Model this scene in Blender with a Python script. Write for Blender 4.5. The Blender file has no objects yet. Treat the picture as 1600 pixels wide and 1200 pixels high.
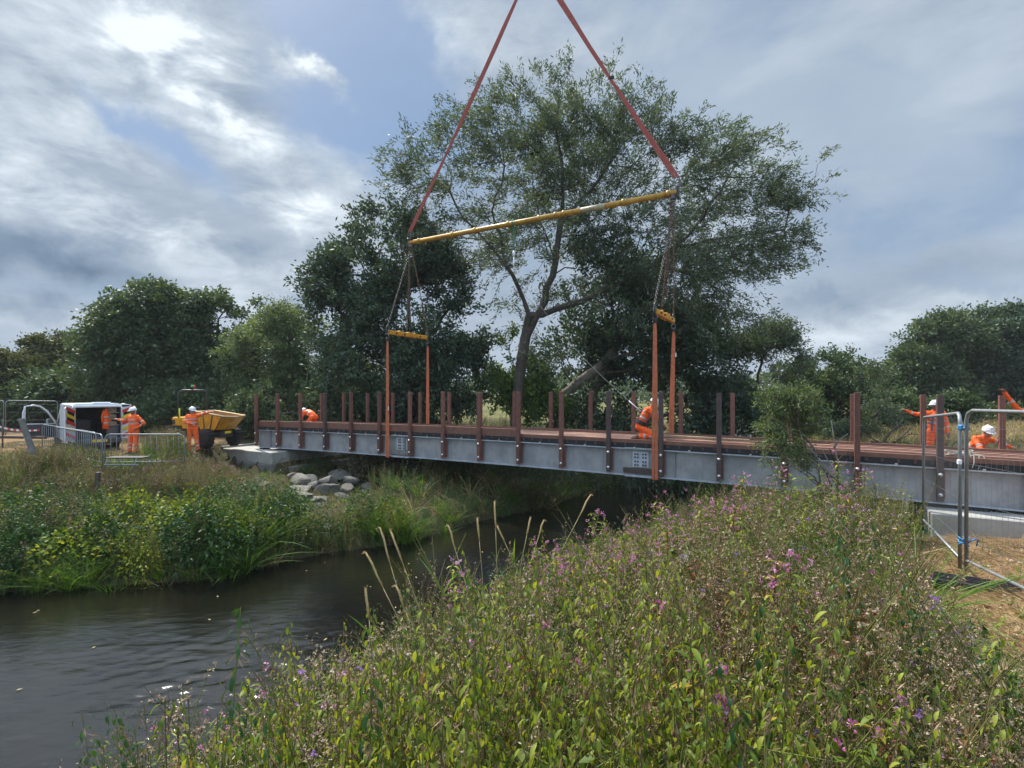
import bpy, bmesh, math, random
import numpy as np
from mathutils import Vector, Matrix, Quaternion

sc = bpy.context.scene
COL = sc.collection
R = math.radians
EYE = 4.0            # camera height above the river surface (z = 0)
F_PX, CX, HY = 800.0, 800.0, 614.0   # focal length, centre and horizon of the photograph in its own pixels

# ------------------------------------------------------------------ camera
cam_d = bpy.data.cameras.new('camera')
cam = bpy.data.objects.new('camera', cam_d)
COL.objects.link(cam)
cam.location = (0, 0, EYE)
cam.rotation_euler = (R(90), 0, 0)
cam_d.sensor_width = 36
cam_d.lens = 18.0
cam_d.shift_y = (HY - 600) / 1600.0
cam_d.clip_start = 0.05
cam_d.clip_end = 3000
sc.camera = cam
sc.render.resolution_x, sc.render.resolution_y = 1024, 768

sc.view_settings.view_transform = 'Standard'
sc.view_settings.look = 'None'
sc.view_settings.exposure = 0.6
sc.view_settings.gamma = 1
sc.cycles.max_bounces = 6
sc.cycles.diffuse_bounces = 3
sc.cycles.glossy_bounces = 3
sc.cycles.transmission_bounces = 4
sc.cycles.transparent_max_bounces = 8
sc.cycles.caustics_reflective = False
sc.cycles.caustics_refractive = False
sc.cycles.sample_clamp_indirect = 4

SUN_AZ, SUN_EL = R(-38), R(52)       # azimuth from +Y towards +X, elevation

# ------------------------------------------------------------------ node helper
class N:
    """short hand for building node trees"""
    def __init__(s, nt): s.nt = nt
    def add(s, t, **kw):
        n = s.nt.nodes.new(t)
        for k, v in kw.items(): setattr(n, k, v)
        return n
    def link(s, a, b): s.nt.links.new(a, b)
    def put(s, sock, v):
        if isinstance(v, bpy.types.NodeSocket): s.link(v, sock)
        else: sock.default_value = v
    def math(s, op, a, b=None, c=None, clamp=False):
        n = s.add('ShaderNodeMath', operation=op, use_clamp=clamp)
        s.put(n.inputs[0], a)
        if b is not None: s.put(n.inputs[1], b)
        if c is not None: s.put(n.inputs[2], c)
        return n.outputs[0]
    def mix(s, f, a, b, mode='MIX'):
        n = s.add('ShaderNodeMix', data_type='RGBA', blend_type=mode)
        s.put(n.inputs[0], f); s.put(n.inputs[6], a); s.put(n.inputs[7], b)
        return n.outputs[2]
    def noise(s, vec, scale, detail=4, rough=.5, dist=0):
        n = s.add('ShaderNodeTexNoise')
        if vec is not None: s.link(vec, n.inputs['Vector'])
        n.inputs['Scale'].default_value = scale
        n.inputs['Detail'].default_value = detail
        n.inputs['Roughness'].default_value = rough
        n.inputs['Distortion'].default_value = dist
        return n.outputs[0]
    def ss(s, v, lo, hi):
        n = s.add('ShaderNodeMapRange', interpolation_type='SMOOTHSTEP')
        s.put(n.inputs[0], v); n.inputs[1].default_value = lo; n.inputs[2].default_value = hi
        return n.outputs[0]
    def ramp(s, f, cols):
        n = s.add('ShaderNodeValToRGB')
        el = n.color_ramp.elements
        while len(el) < len(cols): el.new(.5)
        for e, (p, c) in zip(el, cols):
            e.position = p; e.color = (c[0], c[1], c[2], 1)
        s.put(n.inputs[0], f)
        return n.outputs[0]
    def mapping(s, vec, scale=(1, 1, 1), rot=(0, 0, 0), loc=(0, 0, 0)):
        n = s.add('ShaderNodeMapping')
        s.link(vec, n.inputs[0])
        n.inputs['Scale'].default_value = scale
        n.inputs['Rotation'].default_value = rot
        n.inputs['Location'].default_value = loc
        return n.outputs[0]

# ------------------------------------------------------------------ world: clear sky with a broken cloud layer
world = bpy.data.worlds.new('World')
sc.world = world
world.use_nodes = True
wn = N(world.node_tree)
world.node_tree.nodes.clear()
w_out = wn.add('ShaderNodeOutputWorld'); w_bg = wn.add('ShaderNodeBackground')
wn.link(w_bg.outputs[0], w_out.inputs[0])
tc = wn.add('ShaderNodeTexCoord').outputs['Generated']
sky = wn.add('ShaderNodeTexSky', sky_type='NISHITA')
sky.sun_disc = False
sky.sun_elevation = SUN_EL
sky.sun_rotation = SUN_AZ
sky.air_density = 1.0; sky.dust_density = 1.5
sep = wn.add('ShaderNodeSeparateXYZ'); wn.link(tc, sep.inputs[0])
dx, dy, dz = sep.outputs
# gnomonic coordinates of the northern sky (for placing the big cloud banks)
yy = wn.math('MAXIMUM', dy, .15)
gu = wn.math('DIVIDE', dx, yy); gv = wn.math('DIVIDE', dz, yy)
front = wn.ss(dy, .15, .45)
# planar cloud layer coordinates
zz = wn.math('ADD', wn.math('MAXIMUM', dz, 0.0), .16)
cxy = wn.add('ShaderNodeCombineXYZ')
wn.link(wn.math('DIVIDE', dx, zz), cxy.inputs[0]); wn.link(wn.math('DIVIDE', dy, zz), cxy.inputs[1])
cl = cxy.outputs[0]
clr = wn.mapping(tc, scale=(1.0, 1.0, 2.1), rot=(R(0), R(-14), 0), loc=(3.1, 1.7, .6))
n_big = wn.noise(clr, 1.6, 5, .55, .2)
n_mid = wn.noise(clr, 3.6, 8, .55, .35)
n_fine = wn.noise(wn.mapping(tc, scale=(1, 1, 2.6), rot=(0, R(-30), 0)), 9, 9, .62, .25)
gc = wn.add('ShaderNodeCombineXYZ'); wn.link(gu, gc.inputs[0]); wn.link(gv, gc.inputs[1])
warp_a = wn.noise(gc.outputs[0], 3.2, 6, .6, .3)
warp_b = wn.noise(wn.mapping(gc.outputs[0], loc=(7, 3, 1)), 3.2, 6, .6, .3)
gu2 = wn.math('ADD', gu, wn.math('MULTIPLY', wn.math('SUBTRACT', warp_a, .5), .28))
gv2 = wn.math('ADD', gv, wn.math('MULTIPLY', wn.math('SUBTRACT', warp_b, .5), .28))

def bank(px, py, rx, ry, deg, amp, soft=1.0):
    """a cloud bank centred on a direction of the sky; deg turns it clockwise as seen"""
    u0, v0 = (px - CX) / F_PX, (HY - py) / F_PX
    a = R(-deg); ca, sa = math.cos(a), math.sin(a)
    du = wn.math('SUBTRACT', gu2, u0); dv = wn.math('SUBTRACT', gv2, v0)
    p = wn.math('DIVIDE', wn.math('ADD', wn.math('MULTIPLY', du, ca), wn.math('MULTIPLY', dv, sa)), rx / F_PX)
    q = wn.math('DIVIDE', wn.math('SUBTRACT', wn.math('MULTIPLY', dv, ca), wn.math('MULTIPLY', du, sa)), ry / F_PX)
    r2 = wn.math('ADD', wn.math('MULTIPLY', p, p), wn.math('MULTIPLY', q, q))
    g = wn.math('EXPONENT', wn.math('MULTIPLY', r2, -soft))
    return wn.math('MULTIPLY', g, amp)

def total(lst):
    t = lst[0]
    for x in lst[1:]: t = wn.math('ADD', t, x)
    return wn.math('MULTIPLY', t, front)

white = total([bank(300, 85, 190, 62, 38, 1.0), bank(350, 165, 120, 34, 32, .8), bank(60, 60, 190, 60, 30, .7), bank(480, 130, 75, 17, 45, 1.1),
               bank(90, 310, 230, 26, 22, .85), bank(470, 320, 75, 32, 20, 1.1), bank(690, 60, 110, 70, 5, .55), bank(880, 90, 90, 70, 0, .6),
               bank(260, 370, 190, 20, 12, .5), bank(150, 500, 190, 16, 5, .5), bank(1330, 520, 130, 22, -8, .6), bank(1400, 470, 180, 12, -3, .4),
               bank(1370, 560, 70, 30, 0, .7), bank(120, 200, 200, 60, 20, .5), bank(60, 250, 160, 24, 30, .5), bank(200, 20, 160, 40, 35, .5), bank(330, 440, 160, 40, 5, .35)])
dark = total([bank(70, 385, 150, 32, 12, 1.0), bank(30, 470, 90, 26, 10, .7), bank(390, 400, 90, 18, 8, .6), bank(1500, 410, 190, 26, -10, .5),
              bank(1300, 480, 150, 16, -4, .45), bank(1260, 470, 90, 14, 0, .5), bank(1480, 500, 100, 10, 0, .35)])
veil = total([bank(1250, 170, 420, 190, 10, 1.0)])
clear = total([bank(560, 70, 150, 110, 45, 1.0), bank(230, 190, 150, 34, 38, .75), bank(480, 215, 160, 40, 35, .5), bank(640, 190, 90, 90, 0, .35)])

cover = wn.math('ADD', wn.math('MULTIPLY', n_big, 1.0), wn.math('MULTIPLY', n_mid, .55))
cover = wn.math('SUBTRACT', cover, wn.math('MULTIPLY', clear, .75))
cover = wn.math('ADD', cover, wn.math('ADD', wn.math('MULTIPLY', white, .5), wn.math('MULTIPLY', dark, .4)))
cover = wn.ss(cover, .42, .92)
skyc = wn.mix(1.0, sky.outputs[0], (.07, .07, .07, 1), 'MULTIPLY')
skyc = wn.mix(.6, skyc, (.105, .215, .38, 1))
lum = wn.math('ADD', wn.math('MULTIPLY', n_mid, .6), wn.math('MULTIPLY', n_fine, .4))
lum = wn.math('ADD', wn.math('MULTIPLY', wn.math('SUBTRACT', lum, .5), wn.math('ADD', .75, wn.math('MULTIPLY', wn.ss(gu, .4, -.4), .35))), .52)
gate = wn.ss(wn.math('ADD', wn.math('MULTIPLY', n_mid, .45), wn.math('MULTIPLY', n_fine, .55)), .34, .66)
lum = wn.math('ADD', lum, wn.math('MULTIPLY', white, wn.math('MULTIPLY', gate, .46)))
lum = wn.math('SUBTRACT', lum, wn.math('MULTIPLY', dark, .34))
vl = wn.math('MINIMUM', veil, .8)
lum = wn.math('ADD', wn.math('MULTIPLY', lum, wn.math('SUBTRACT', 1.0, vl)), wn.math('MULTIPLY', vl, wn.math('ADD', .56, wn.math('MULTIPLY', n_mid, .16))))
cover = wn.math('MAXIMUM', cover, vl)
cloudc = wn.ramp(lum, [(0.0, (.085, .135, .205)), (.3, (.18, .24, .32)), (.55, (.285, .34, .41)), (.8, (.43, .49, .55)), (1.0, (.62, .67, .71))])
allc = wn.mix(cover, skyc, cloudc)
# the veiled sun lights up the cloud around it
sunv = (math.sin(SUN_AZ) * math.cos(SUN_EL), math.cos(SUN_AZ) * math.cos(SUN_EL), math.sin(SUN_EL))
dt = wn.add('ShaderNodeVectorMath', operation='DOT_PRODUCT'); wn.link(tc, dt.inputs[0]); dt.inputs[1].default_value = sunv
glow = wn.math('POWER', wn.math('MAXIMUM', dt.outputs['Value'], 0.0), 60)
allc = wn.mix(1.0, allc, wn.ramp(glow, [(0, (0, 0, 0)), (1, (.6, .6, .55))]), 'ADD')
# overhead cloud is brighter than the horizon
up = wn.math('ADD', 1.0, wn.math('MULTIPLY', wn.ss(dz, .60, .90), 1.7))
up = wn.math('MULTIPLY', up, wn.math('ADD', 1.0, wn.math('MULTIPLY', wn.ss(wn.math('MULTIPLY', dy, -1.0), .0, .5), 1.0)))
wn.link(allc, w_bg.inputs[0])
wn.link(up, w_bg.inputs[1])

# ------------------------------------------------------------------ sun
sun_d = bpy.data.lights.new('sun', 'SUN')
sun = bpy.data.objects.new('sun', sun_d); COL.objects.link(sun)
sun_d.energy = 5.0; sun_d.angle = R(1.5); sun_d.color = (1.0, .94, .84)
sun.rotation_euler = Vector(sunv).to_track_quat('Z', 'Y').to_euler()

# ------------------------------------------------------------------ positions
def at(px, py, z):
    """the world point seen at photo pixel (px, py) at distance z in front of the camera"""
    return Vector(((px - CX) / F_PX * z, z, EYE + (HY - py) / F_PX * z))
ND = Vector((.496, .868, 0)); DD = Vector((-.868, .496, 0))    # across / along the bridge
def br(D, s, z=0.0): return Vector((ND.x * D + DD.x * s, ND.y * D + DD.y * s, z))
def camber(s): return .10 * (1 - ((s - 8.7) / 13.0) ** 2)
BR_ROT = math.atan2(DD.y, DD.x)

# ------------------------------------------------------------------ tags
def tag(o, label=None, cat=None, group=None, kind=None):
    if label: o['label'] = label
    if cat: o['category'] = cat
    if group: o['group'] = group
    if kind: o['kind'] = kind
    return o
def empty(name, loc=(0, 0, 0), rz=0.0):
    o = bpy.data.objects.new(name, None); COL.objects.link(o)
    o.location = loc; o.rotation_euler = (0, 0, rz); o.empty_display_size = .2
    return o
def copy_tree(o, parent=None):
    c = o.copy(); COL.objects.link(c); c.parent = parent
    for ch in list(o.children): copy_tree(ch, c)
    return c

# ------------------------------------------------------------------ materials
def mat(name, col, rough=.6, metal=0.0, var=0.0, vscale=6, bump=0.0, bscale=30, spec=.5, col2=None, orand=0.0, streak=0.0):
    m = bpy.data.materials.new(name); m.use_nodes = True
    n = N(m.node_tree); b = m.node_tree.nodes['Principled BSDF']
    b.inputs['Roughness'].default_value = rough; b.inputs['Metallic'].default_value = metal
    b.inputs['Specular IOR Level'].default_value = spec
    c = (*col, 1)
    b.inputs['Base Color'].default_value = c
    if var > 0:
        t = n.add('ShaderNodeTexCoord').outputs['Object']
        f = n.noise(t, vscale, 6, .6)
        f = n.ss(f, .3, .72)
        c2 = (*(col2 if col2 else [x * (1 - var) for x in col]), 1)
        n.link(n.mix(f, c, c2), b.inputs['Base Color'])
    if streak > 0 or orand > 0:
        src = b.inputs['Base Color'].links[0].from_socket if b.inputs['Base Color'].is_linked else c
        if streak > 0:        # rain runs and scuffs
            g = n.add('ShaderNodeNewGeometry').outputs['Position']
            f = n.ss(n.noise(n.mapping(g, scale=(5, 5, .7)), 2.2, 6, .7), .5, .72)
            src = n.mix(n.math('MULTIPLY', f, streak), src, tuple(x * .42 for x in col) + (1,))
        if orand > 0:
            r_ = n.add('ShaderNodeObjectInfo').outputs['Random']
            hv = n.add('ShaderNodeHueSaturation'); n.link(n.math('ADD', 1 - orand, n.math('MULTIPLY', r_, 2 * orand)), hv.inputs['Value'])
            n.put(hv.inputs['Color'], src); src = hv.outputs[0]
        n.link(src, b.inputs['Base Color'])
    if bump > 0:
        t = n.add('ShaderNodeTexCoord').outputs['Object']
        bp = n.add('ShaderNodeBump'); bp.inputs['Strength'].default_value = bump; bp.inputs['Distance'].default_value = .02
        n.link(n.noise(t, bscale, 5, .6), bp.inputs['Height']); n.link(bp.outputs[0], b.inputs['Normal'])
    return m

def foliage(name, cols, trans=.35, rough=.55, tint=(1.25, 1.15, .5), mottle=0.0):
    """leaf material: colour ramp over the per-leaf 'tone', light shining through the blades"""
    m = bpy.data.materials.new(name); m.use_nodes = True
    n = N(m.node_tree); m.node_tree.nodes.clear()
    out = n.add('ShaderNodeOutputMaterial')
    a = n.add('ShaderNodeAttribute', attribute_name='tone').outputs['Fac']
    if mottle > 0:
        g = n.add('ShaderNodeNewGeometry').outputs['Position']
        a = n.math('ADD', a, n.math('MULTIPLY', n.math('SUBTRACT', n.noise(g, 90, 2, .6), .5), mottle))
    c = n.ramp(a, [(i / max(1, len(cols) - 1), x) for i, x in enumerate(cols)])
    p = n.add('ShaderNodeBsdfPrincipled'); n.link(c, p.inputs['Base Color'])
    p.inputs['Roughness'].default_value = rough; p.inputs['Specular IOR Level'].default_value = .3
    if trans <= 0:
        n.link(p.outputs[0], out.inputs[0]); return m
    t = n.add('ShaderNodeBsdfTranslucent'); n.link(n.mix(1.0, c, (*tint, 1), 'MULTIPLY'), t.inputs[0])
    mx = n.add('ShaderNodeMixShader'); mx.inputs[0].default_value = trans
    n.link(p.outputs[0], mx.inputs[1]); n.link(t.outputs[0], mx.inputs[2]); n.link(mx.outputs[0], out.inputs[0])
    return m

# ------------------------------------------------------------------ mesh building
class MB:
    """collects polygons; build() links them as ONE mesh object"""
    def __init__(s): s.v = []; s.f = []; s.m = []; s.sm = []; s.slots = []
    def _mi(s, m):
        if m not in s.slots: s.slots.append(m)
        return s.slots.index(m)
    def add(s, vs, fs, m, smooth=False, M=None):
        o = len(s.v); mi = s._mi(m)
        for p in vs:
            p = Vector(p)
            s.v.append(tuple(M @ p if M else p))
        for f in fs:
            s.f.append(tuple(o + i for i in f)); s.m.append(mi); s.sm.append(smooth)
        return s
    def box(s, c, d, m, M=None, bev=0.0, rz=0.0, taper=None):
        """box centre c, size d, optional chamfer of its edges"""
        bm = bmesh.new(); bmesh.ops.create_cube(bm, size=1)
        for v in bm.verts:
            k = 1.0
            if taper and v.co.z > 0: k = taper
            v.co = Vector((v.co.x * d[0] * k, v.co.y * d[1] * k, v.co.z * d[2]))
        if bev > 0: bmesh.ops.bevel(bm, geom=bm.edges[:], offset=bev, segments=1, affect='EDGES')
        T = Matrix.Translation(Vector(c)) @ Matrix.Rotation(rz, 4, 'Z')
        if M: T = M @ T
        bm.verts.ensure_lookup_table()
        s.add([v.co.copy() for v in bm.verts], [[v.index for v in f.verts] for f in bm.faces], m, False, T)
        bm.free(); return s
    def prism(s, poly, axis, a, b, m, M=None, smooth=False):
        """polygon in the two other axes, drawn out along axis from a to b"""
        def P(q, t):
            if axis == 'x': return (t, q[0], q[1])
            if axis == 'y': return (q[0], t, q[1])
            return (q[0], q[1], t)
        n = len(poly)
        vs = [P(q, a) for q in poly] + [P(q, b) for q in poly]
        fs = [list(range(n))[::-1], [n + i for i in range(n)]] + [[i, (i + 1) % n, n + (i + 1) % n, n + i] for i in range(n)]
        return s.add(vs, fs, m, smooth, M)
    def tube(s, pts, r, m, n=8, M=None, cap=True, smooth=True, flat=None):
        pts = [Vector(p) for p in pts]; rs = r if hasattr(r, '__len__') else [r] * len(pts)
        vs = []; fs = []; prev = None
        for i, p in enumerate(pts):
            t = (pts[min(i + 1, len(pts) - 1)] - pts[max(i - 1, 0)])
            if t.length < 1e-9: t = Vector((0, 0, 1))
            t.normalize()
            if prev is None:
                a = t.orthogonal().normalized() if flat is None else (Vector(flat) - t * t.dot(Vector(flat))).normalized()
            else:
                a = (prev - t * prev.dot(t))
                a = a.normalized() if a.length > 1e-6 else t.orthogonal().normalized()
            prev = a; b = t.cross(a)
            for k in range(n):
                th = 2 * math.pi * (k + .5) / n
                q = 1.0
                if flat is not None and len(pts) > 1: q = s.flatk
                vs.append(p + a * (rs[i] * math.cos(th)) + b * (rs[i] * q * math.sin(th)))
        for i in range(len(pts) - 1):
            for k in range(n):
                fs.append([i * n + k, i * n + (k + 1) % n, (i + 1) * n + (k + 1) % n, (i + 1) * n + k])
        if cap:
            fs.append([k for k in range(n)][::-1]); fs.append([(len(pts) - 1) * n + k for k in range(n)])
        return s.add(vs, fs, m, smooth, M)
    flatk = .3
    def lathe(s, prof, m, n=16, M=None, smooth=True):
        vs = []; fs = []
        for (r, z) in prof:
            for k in range(n):
                th = 2 * math.pi * k / n
                vs.append((r * math.cos(th), r * math.sin(th), z))
        for i in range(len(prof) - 1):
            for k in range(n):
                fs.append([i * n + k, i * n + (k + 1) % n, (i + 1) * n + (k + 1) % n, (i + 1) * n + k])
        if prof[0][0] > 1e-4: fs.append([k for k in range(n)][::-1])
        if prof[-1][0] > 1e-4: fs.append([(len(prof) - 1) * n + k for k in range(n)])
        return s.add(vs, fs, m, smooth, M)
    def ball(s, c, rad, m, M=None, seg=10):
        prof = [(max(1e-5, math.sin(math.pi * i / seg)), -math.cos(math.pi * i / seg)) for i in range(seg + 1)]
        if not hasattr(rad, '__len__'): rad = (rad,) * 3
        T = Matrix.Translation(Vector(c)) @ Matrix.Diagonal((*rad, 1))
        if M: T = M @ T
        return s.lathe(prof, m, seg + 2, T)
    def build(s, name, parent=None):
        me = bpy.data.meshes.new(name)
        me.from_pydata(s.v, [], s.f)
        for m in s.slots: me.materials.append(m)
        me.polygons.foreach_set('material_index', s.m)
        me.polygons.foreach_set('use_smooth', s.sm)
        me.update()
        o = bpy.data.objects.new(name, me); COL.objects.link(o)
        if parent: o.parent = parent
        return o

class TM:
    """triangle soup in numpy, with a per-vertex tone; for plants"""
    def __init__(s): s.V = []; s.F = []; s.M = []; s.T = []; s.n = 0
    def add(s, V, F, mi, tone):
        V = np.asarray(V, np.float32); F = np.asarray(F, np.int64)
        s.V.append(V); s.F.append(F + s.n)
        s.M.append(np.full(len(F), mi, np.int32) if np.isscalar(mi) else np.asarray(mi, np.int32))
        s.T.append(np.full(len(V), tone, np.float32) if np.isscalar(tone) else np.asarray(tone, np.float32))
        s.n += len(V)
    def arrays(s): return np.concatenate(s.V), np.concatenate(s.F), np.concatenate(s.M), np.concatenate(s.T)
    def build(s, name, mats, parent=None, smooth=False):
        V, F, M, T = s.arrays()
        me = bpy.data.meshes.new(name)
        me.vertices.add(len(V)); me.vertices.foreach_set('co', V.ravel())
        me.loops.add(len(F) * 3); me.loops.foreach_set('vertex_index', F.ravel().astype(np.int32))
        me.polygons.add(len(F)); me.polygons.foreach_set('loop_start', np.arange(0, len(F) * 3, 3, dtype=np.int32))
        for m in mats: me.materials.append(m)
        me.polygons.foreach_set('material_index', M)
        if smooth: me.polygons.foreach_set('use_smooth', np.ones(len(F), bool))
        at_ = me.attributes.new('tone', 'FLOAT', 'POINT'); at_.data.foreach_set('value', T)
        me.update(calc_edges=True)
        o = bpy.data.objects.new(name, me); COL.objects.link(o)
        if parent: o.parent = parent
        return o

def rnorm(a): return a / np.maximum(np.linalg.norm(a, axis=-1, keepdims=True), 1e-9)

def leaves(tm, P, D, L, W, mi, tone, rng, fold=.25, droop=.0, up=None):
    """many leaves at once: rhombus blades with a folded midrib; P base points, D directions"""
    P = np.asarray(P, float); D = rnorm(np.asarray(D, float)); k = len(P)
    L = np.broadcast_to(L, k)[:, None]; W = np.broadcast_to(W, k)[:, None]
    if up is None: up = rng.normal(size=(k, 3))
    S = rnorm(np.cross(D, up)); Nn = np.cross(S, D)
    base = P; mid = P + D * L * .45 + Nn * (-fold * W) * .5
    tip = P + D * L + np.array([0, 0, -1.]) * L * droop
    mid = mid + np.array([0, 0, -1.]) * L * droop * .15
    l = P + D * L * .42 + S * W * .5; r = P + D * L * .42 - S * W * .5
    V = np.stack([base, l, tip, r, mid], 1).reshape(-1, 3)
    o = (np.arange(k) * 5)[:, None, None]
    F = (np.array([[0, 1, 4], [1, 2, 4], [2, 3, 4], [3, 0, 4]])[None] + o).reshape(-1, 3)
    tone = np.broadcast_to(tone, k)
    tm.add(V, F, mi, np.repeat(tone, 5))

def cards(tm, P, D, L, W, mi, tone, rng):
    """simple two-triangle leaves for crowns far away"""
    P = np.asarray(P, float); D = rnorm(np.asarray(D, float)); k = len(P)
    L = np.broadcast_to(L, k)[:, None]; W = np.broadcast_to(W, k)[:, None]
    S = rnorm(np.cross(D, rng.normal(size=(k, 3))))
    m_ = P + D * L * .5
    V = np.stack([P, m_ + S * W * .5, P + D * L, m_ - S * W * .5], 1).reshape(-1, 3)
    o = (np.arange(k) * 4)[:, None, None]
    F = (np.array([[0, 1, 2], [0, 2, 3]])[None] + o).reshape(-1, 3)
    tm.add(V, F, mi, np.repeat(np.broadcast_to(tone, k), 4))

def blades(tm, P, D, L, W, mi, tone, rng, bend=.5, n=3):
    """grass blades: tapering ribbons that bend over"""
    P = np.asarray(P, float); D = rnorm(np.asarray(D, float)); k = len(P)
    L = np.broadcast_to(L, k)[:, None]; W = np.broadcast_to(W, k)[:, None]
    H = D.copy(); H[:, 2] = 0; H = rnorm(H + rng.normal(size=(k, 3)) * [.1, .1, 0])
    S = rnorm(np.cross(D, rng.normal(size=(k, 3)) * .6 + H))
    bend = np.broadcast_to(bend, k)[:, None]
    rows = []
    for i in range(n + 1):
        t = i / n
        c = P + D * L * t + (H * .6 + np.array([0, 0, -.5])) * L * bend * t * t
        w = W * (1 - t ** 1.6) * .5 + .0002
        rows += [c + S * w, c - S * w]
    V = np.stack(rows, 1).reshape(-1, 3)
    f = []
    for i in range(n):
        a = 2 * i; f += [[a, a + 1, a + 2], [a + 1, a + 3, a + 2]]
    o = (np.arange(k) * (2 * n + 2))[:, None, None]
    F = (np.array(f)[None] + o).reshape(-1, 3)
    tm.add(V, F, mi, np.repeat(np.broadcast_to(tone, k), 2 * n + 2))

def sticks(tm, A, B, ra, rb, mi, tone, n=5):
    """tapered rods from A to B, all at once"""
    A = np.asarray(A, float); B = np.asarray(B, float); k = len(A)
    T = rnorm(B - A); ref = np.where(np.abs(T[:, 2:3]) > .9, np.array([[1., 0, 0]]), np.array([[0, 0, 1.]]))
    U = rnorm(np.cross(T, ref)); W = np.cross(T, U)
    ra = np.broadcast_to(ra, k)[:, None, None]; rb = np.broadcast_to(rb, k)[:, None, None]
    th = np.arange(n) * 2 * math.pi / n
    C = U[:, None] * np.cos(th)[None, :, None] + W[:, None] * np.sin(th)[None, :, None]
    V = np.concatenate([A[:, None] + C * ra, B[:, None] + C * rb], 1).reshape(-1, 3)
    f = []
    for i in range(n):
        j = (i + 1) % n; f += [[i, j, n + j], [i, n + j, n + i]]
    o = (np.arange(k) * 2 * n)[:, None, None]
    F = (np.array(f)[None] + o).reshape(-1, 3)
    tm.add(V, F, mi, np.repeat(np.broadcast_to(tone, k), 2 * n))
# ------------------------------------------------------------------ terrain
LB = np.array([(-200, 25), (-60, 12), (-30, 9.6), (-10.1, 10.1), (-6.2, 11), (-5.6, 11.8), (-4.6, 12.75), (-2.7, 13.6), (-1.3, 15.6), (1.5, 18.2), (5, 24), (9, 32), (16, 45), (30, 70), (60, 120), (200, 400)], float)
RB = np.array([(-200, 8), (-60, -2), (-14, -1.5), (-6, .4), (-3.4, 2.6), (-2.3, 4.6), (-1.1, 7.6), (.9, 10.3), (4, 14), (7.8, 19), (12, 26), (17, 36), (24, 45), (40, 70), (75, 120), (215, 400)], float)
def seg_dist(P, poly):
    d = np.full(len(P), 1e9)
    for a, b in zip(poly[:-1], poly[1:]):
        ab = b - a; t = np.clip(((P - a) @ ab) / (ab @ ab), 0, 1)
        d = np.minimum(d, np.linalg.norm(P - (a + t[:, None] * ab), axis=1))
    return d
def side(P, poly):
    """True where P lies on the left (far) side of the polyline, by the height over it"""
    return P[:, 1] > np.interp(P[:, 0], poly[:, 0], poly[:, 1])
def sstep(x, a, b):
    t = np.clip((x - a) / (b - a), 0, 1); return t * t * (3 - 2 * t)
def vnoise(x, y, s, seed=0):
    r = np.random.RandomState(seed); g = r.rand(64, 64)
    u = np.asarray(x) / s + 31.7; v = np.asarray(y) / s + 17.3
    i = np.floor(u).astype(int); j = np.floor(v).astype(int); fu = u - i; fv = v - j
    fu = fu * fu * (3 - 2 * fu); fv = fv * fv * (3 - 2 * fv)
    G = lambda a, b: g[a % 64, b % 64]
    return (G(i, j) * (1 - fu) + G(i + 1, j) * fu) * (1 - fv) + (G(i, j + 1) * (1 - fu) + G(i + 1, j + 1) * fu) * fv
def ground_h(x, y):
    x = np.atleast_1d(np.asarray(x, float)); y = np.atleast_1d(np.asarray(y, float))
    P = np.stack([x, y], 1)
    dl, dr = seg_dist(P, LB), seg_dist(P, RB)
    left = side(P, LB); right = ~side(P, RB)
    hl = np.interp(dl, [0, .4, 1.5, 4, 7.5, 10, 60], [-.06, .25, .55, 1.0, 1.5, 1.6, 1.7])
    hr = np.interp(dr, [0, .4, 2, 4, 7, 12, 60], [-.06, .35, .92, 1.32, 1.8, 1.9, 1.9])
    hb = -np.interp(np.minimum(dl, dr), [0, .5, 2], [.06, .5, 1.1])
    D = x * ND.x + y * ND.y; s = x * DD.x + y * DD.y
    # mound the photographer stands on
    hr = hr + .75 * np.exp(-(x ** 2 + (y + .3) ** 2) / 4.5) + .55 * np.exp(-(((x + .75) / 1.3) ** 2 + ((y - 2.2) / 1.7) ** 2)) * sstep(dr, .2, 1.2)
    # lower ground round the near abutment, approach level behind the bridge
    dip = sstep(D, 10.6, 12.9) * (1 - sstep(D, 17.0, 18.2)) * sstep(-s, -1.5, 1.0)
    hr = hr * (1 - dip) + np.minimum(hr, .66) * dip
    hr = hr + .12 * sstep(D, 17.2, 18.6) * sstep(-s, -1, 2)
    # shallower slope with the rock heap below the far abutment
    low = np.interp(dl, [-.1, 0, .4, 1.5, 4, 7, 9, 14], [-.06, -.06, .06, .16, .30, .58, .62, .7])
    mk = sstep(s, 11.5, 13.5) * (1 - sstep(D, 17.3, 18.4)) * (1 - sstep(s, 19.0, 19.5))
    hl = hl * (1 - mk) + np.minimum(hl, low) * mk
    sp = s - (D - 11.6) * 1.1
    cap = np.interp(sp, [17, 18.5, 20.0, 20.8, 21.4], [.42, .52, .82, .98, 1.6]); mk2 = ((s >= 19.0) & (D < 13.66) & (D > 9)).astype(float) * sstep(D, 9, 10.5)
    hl = hl * (1 - mk2) + np.minimum(hl, cap) * mk2
    hl = np.where((s > 18.6) & (D > 13.2), np.minimum(hl, 1.0 + .6 * sstep(s, 19.3, 23.2) * (1 - sstep(D, 13.4, 14) * (1 - sstep(s, 22.6, 23.4)))), hl)
    h = np.where(left, hl, np.where(right, hr, hb))
    n = (vnoise(x, y, 1.7, 1) - .5) * .22 + (vnoise(x, y, .55, 2) - .5) * .08 + (vnoise(x, y, 7, 3) - .5) * .2
    amp = np.where(left | right, np.minimum(1, np.where(left, dl, dr) / 2), 0)
    return h + n * amp * .7
def gh(x, y): return float(ground_h(x, y)[0])
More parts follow.
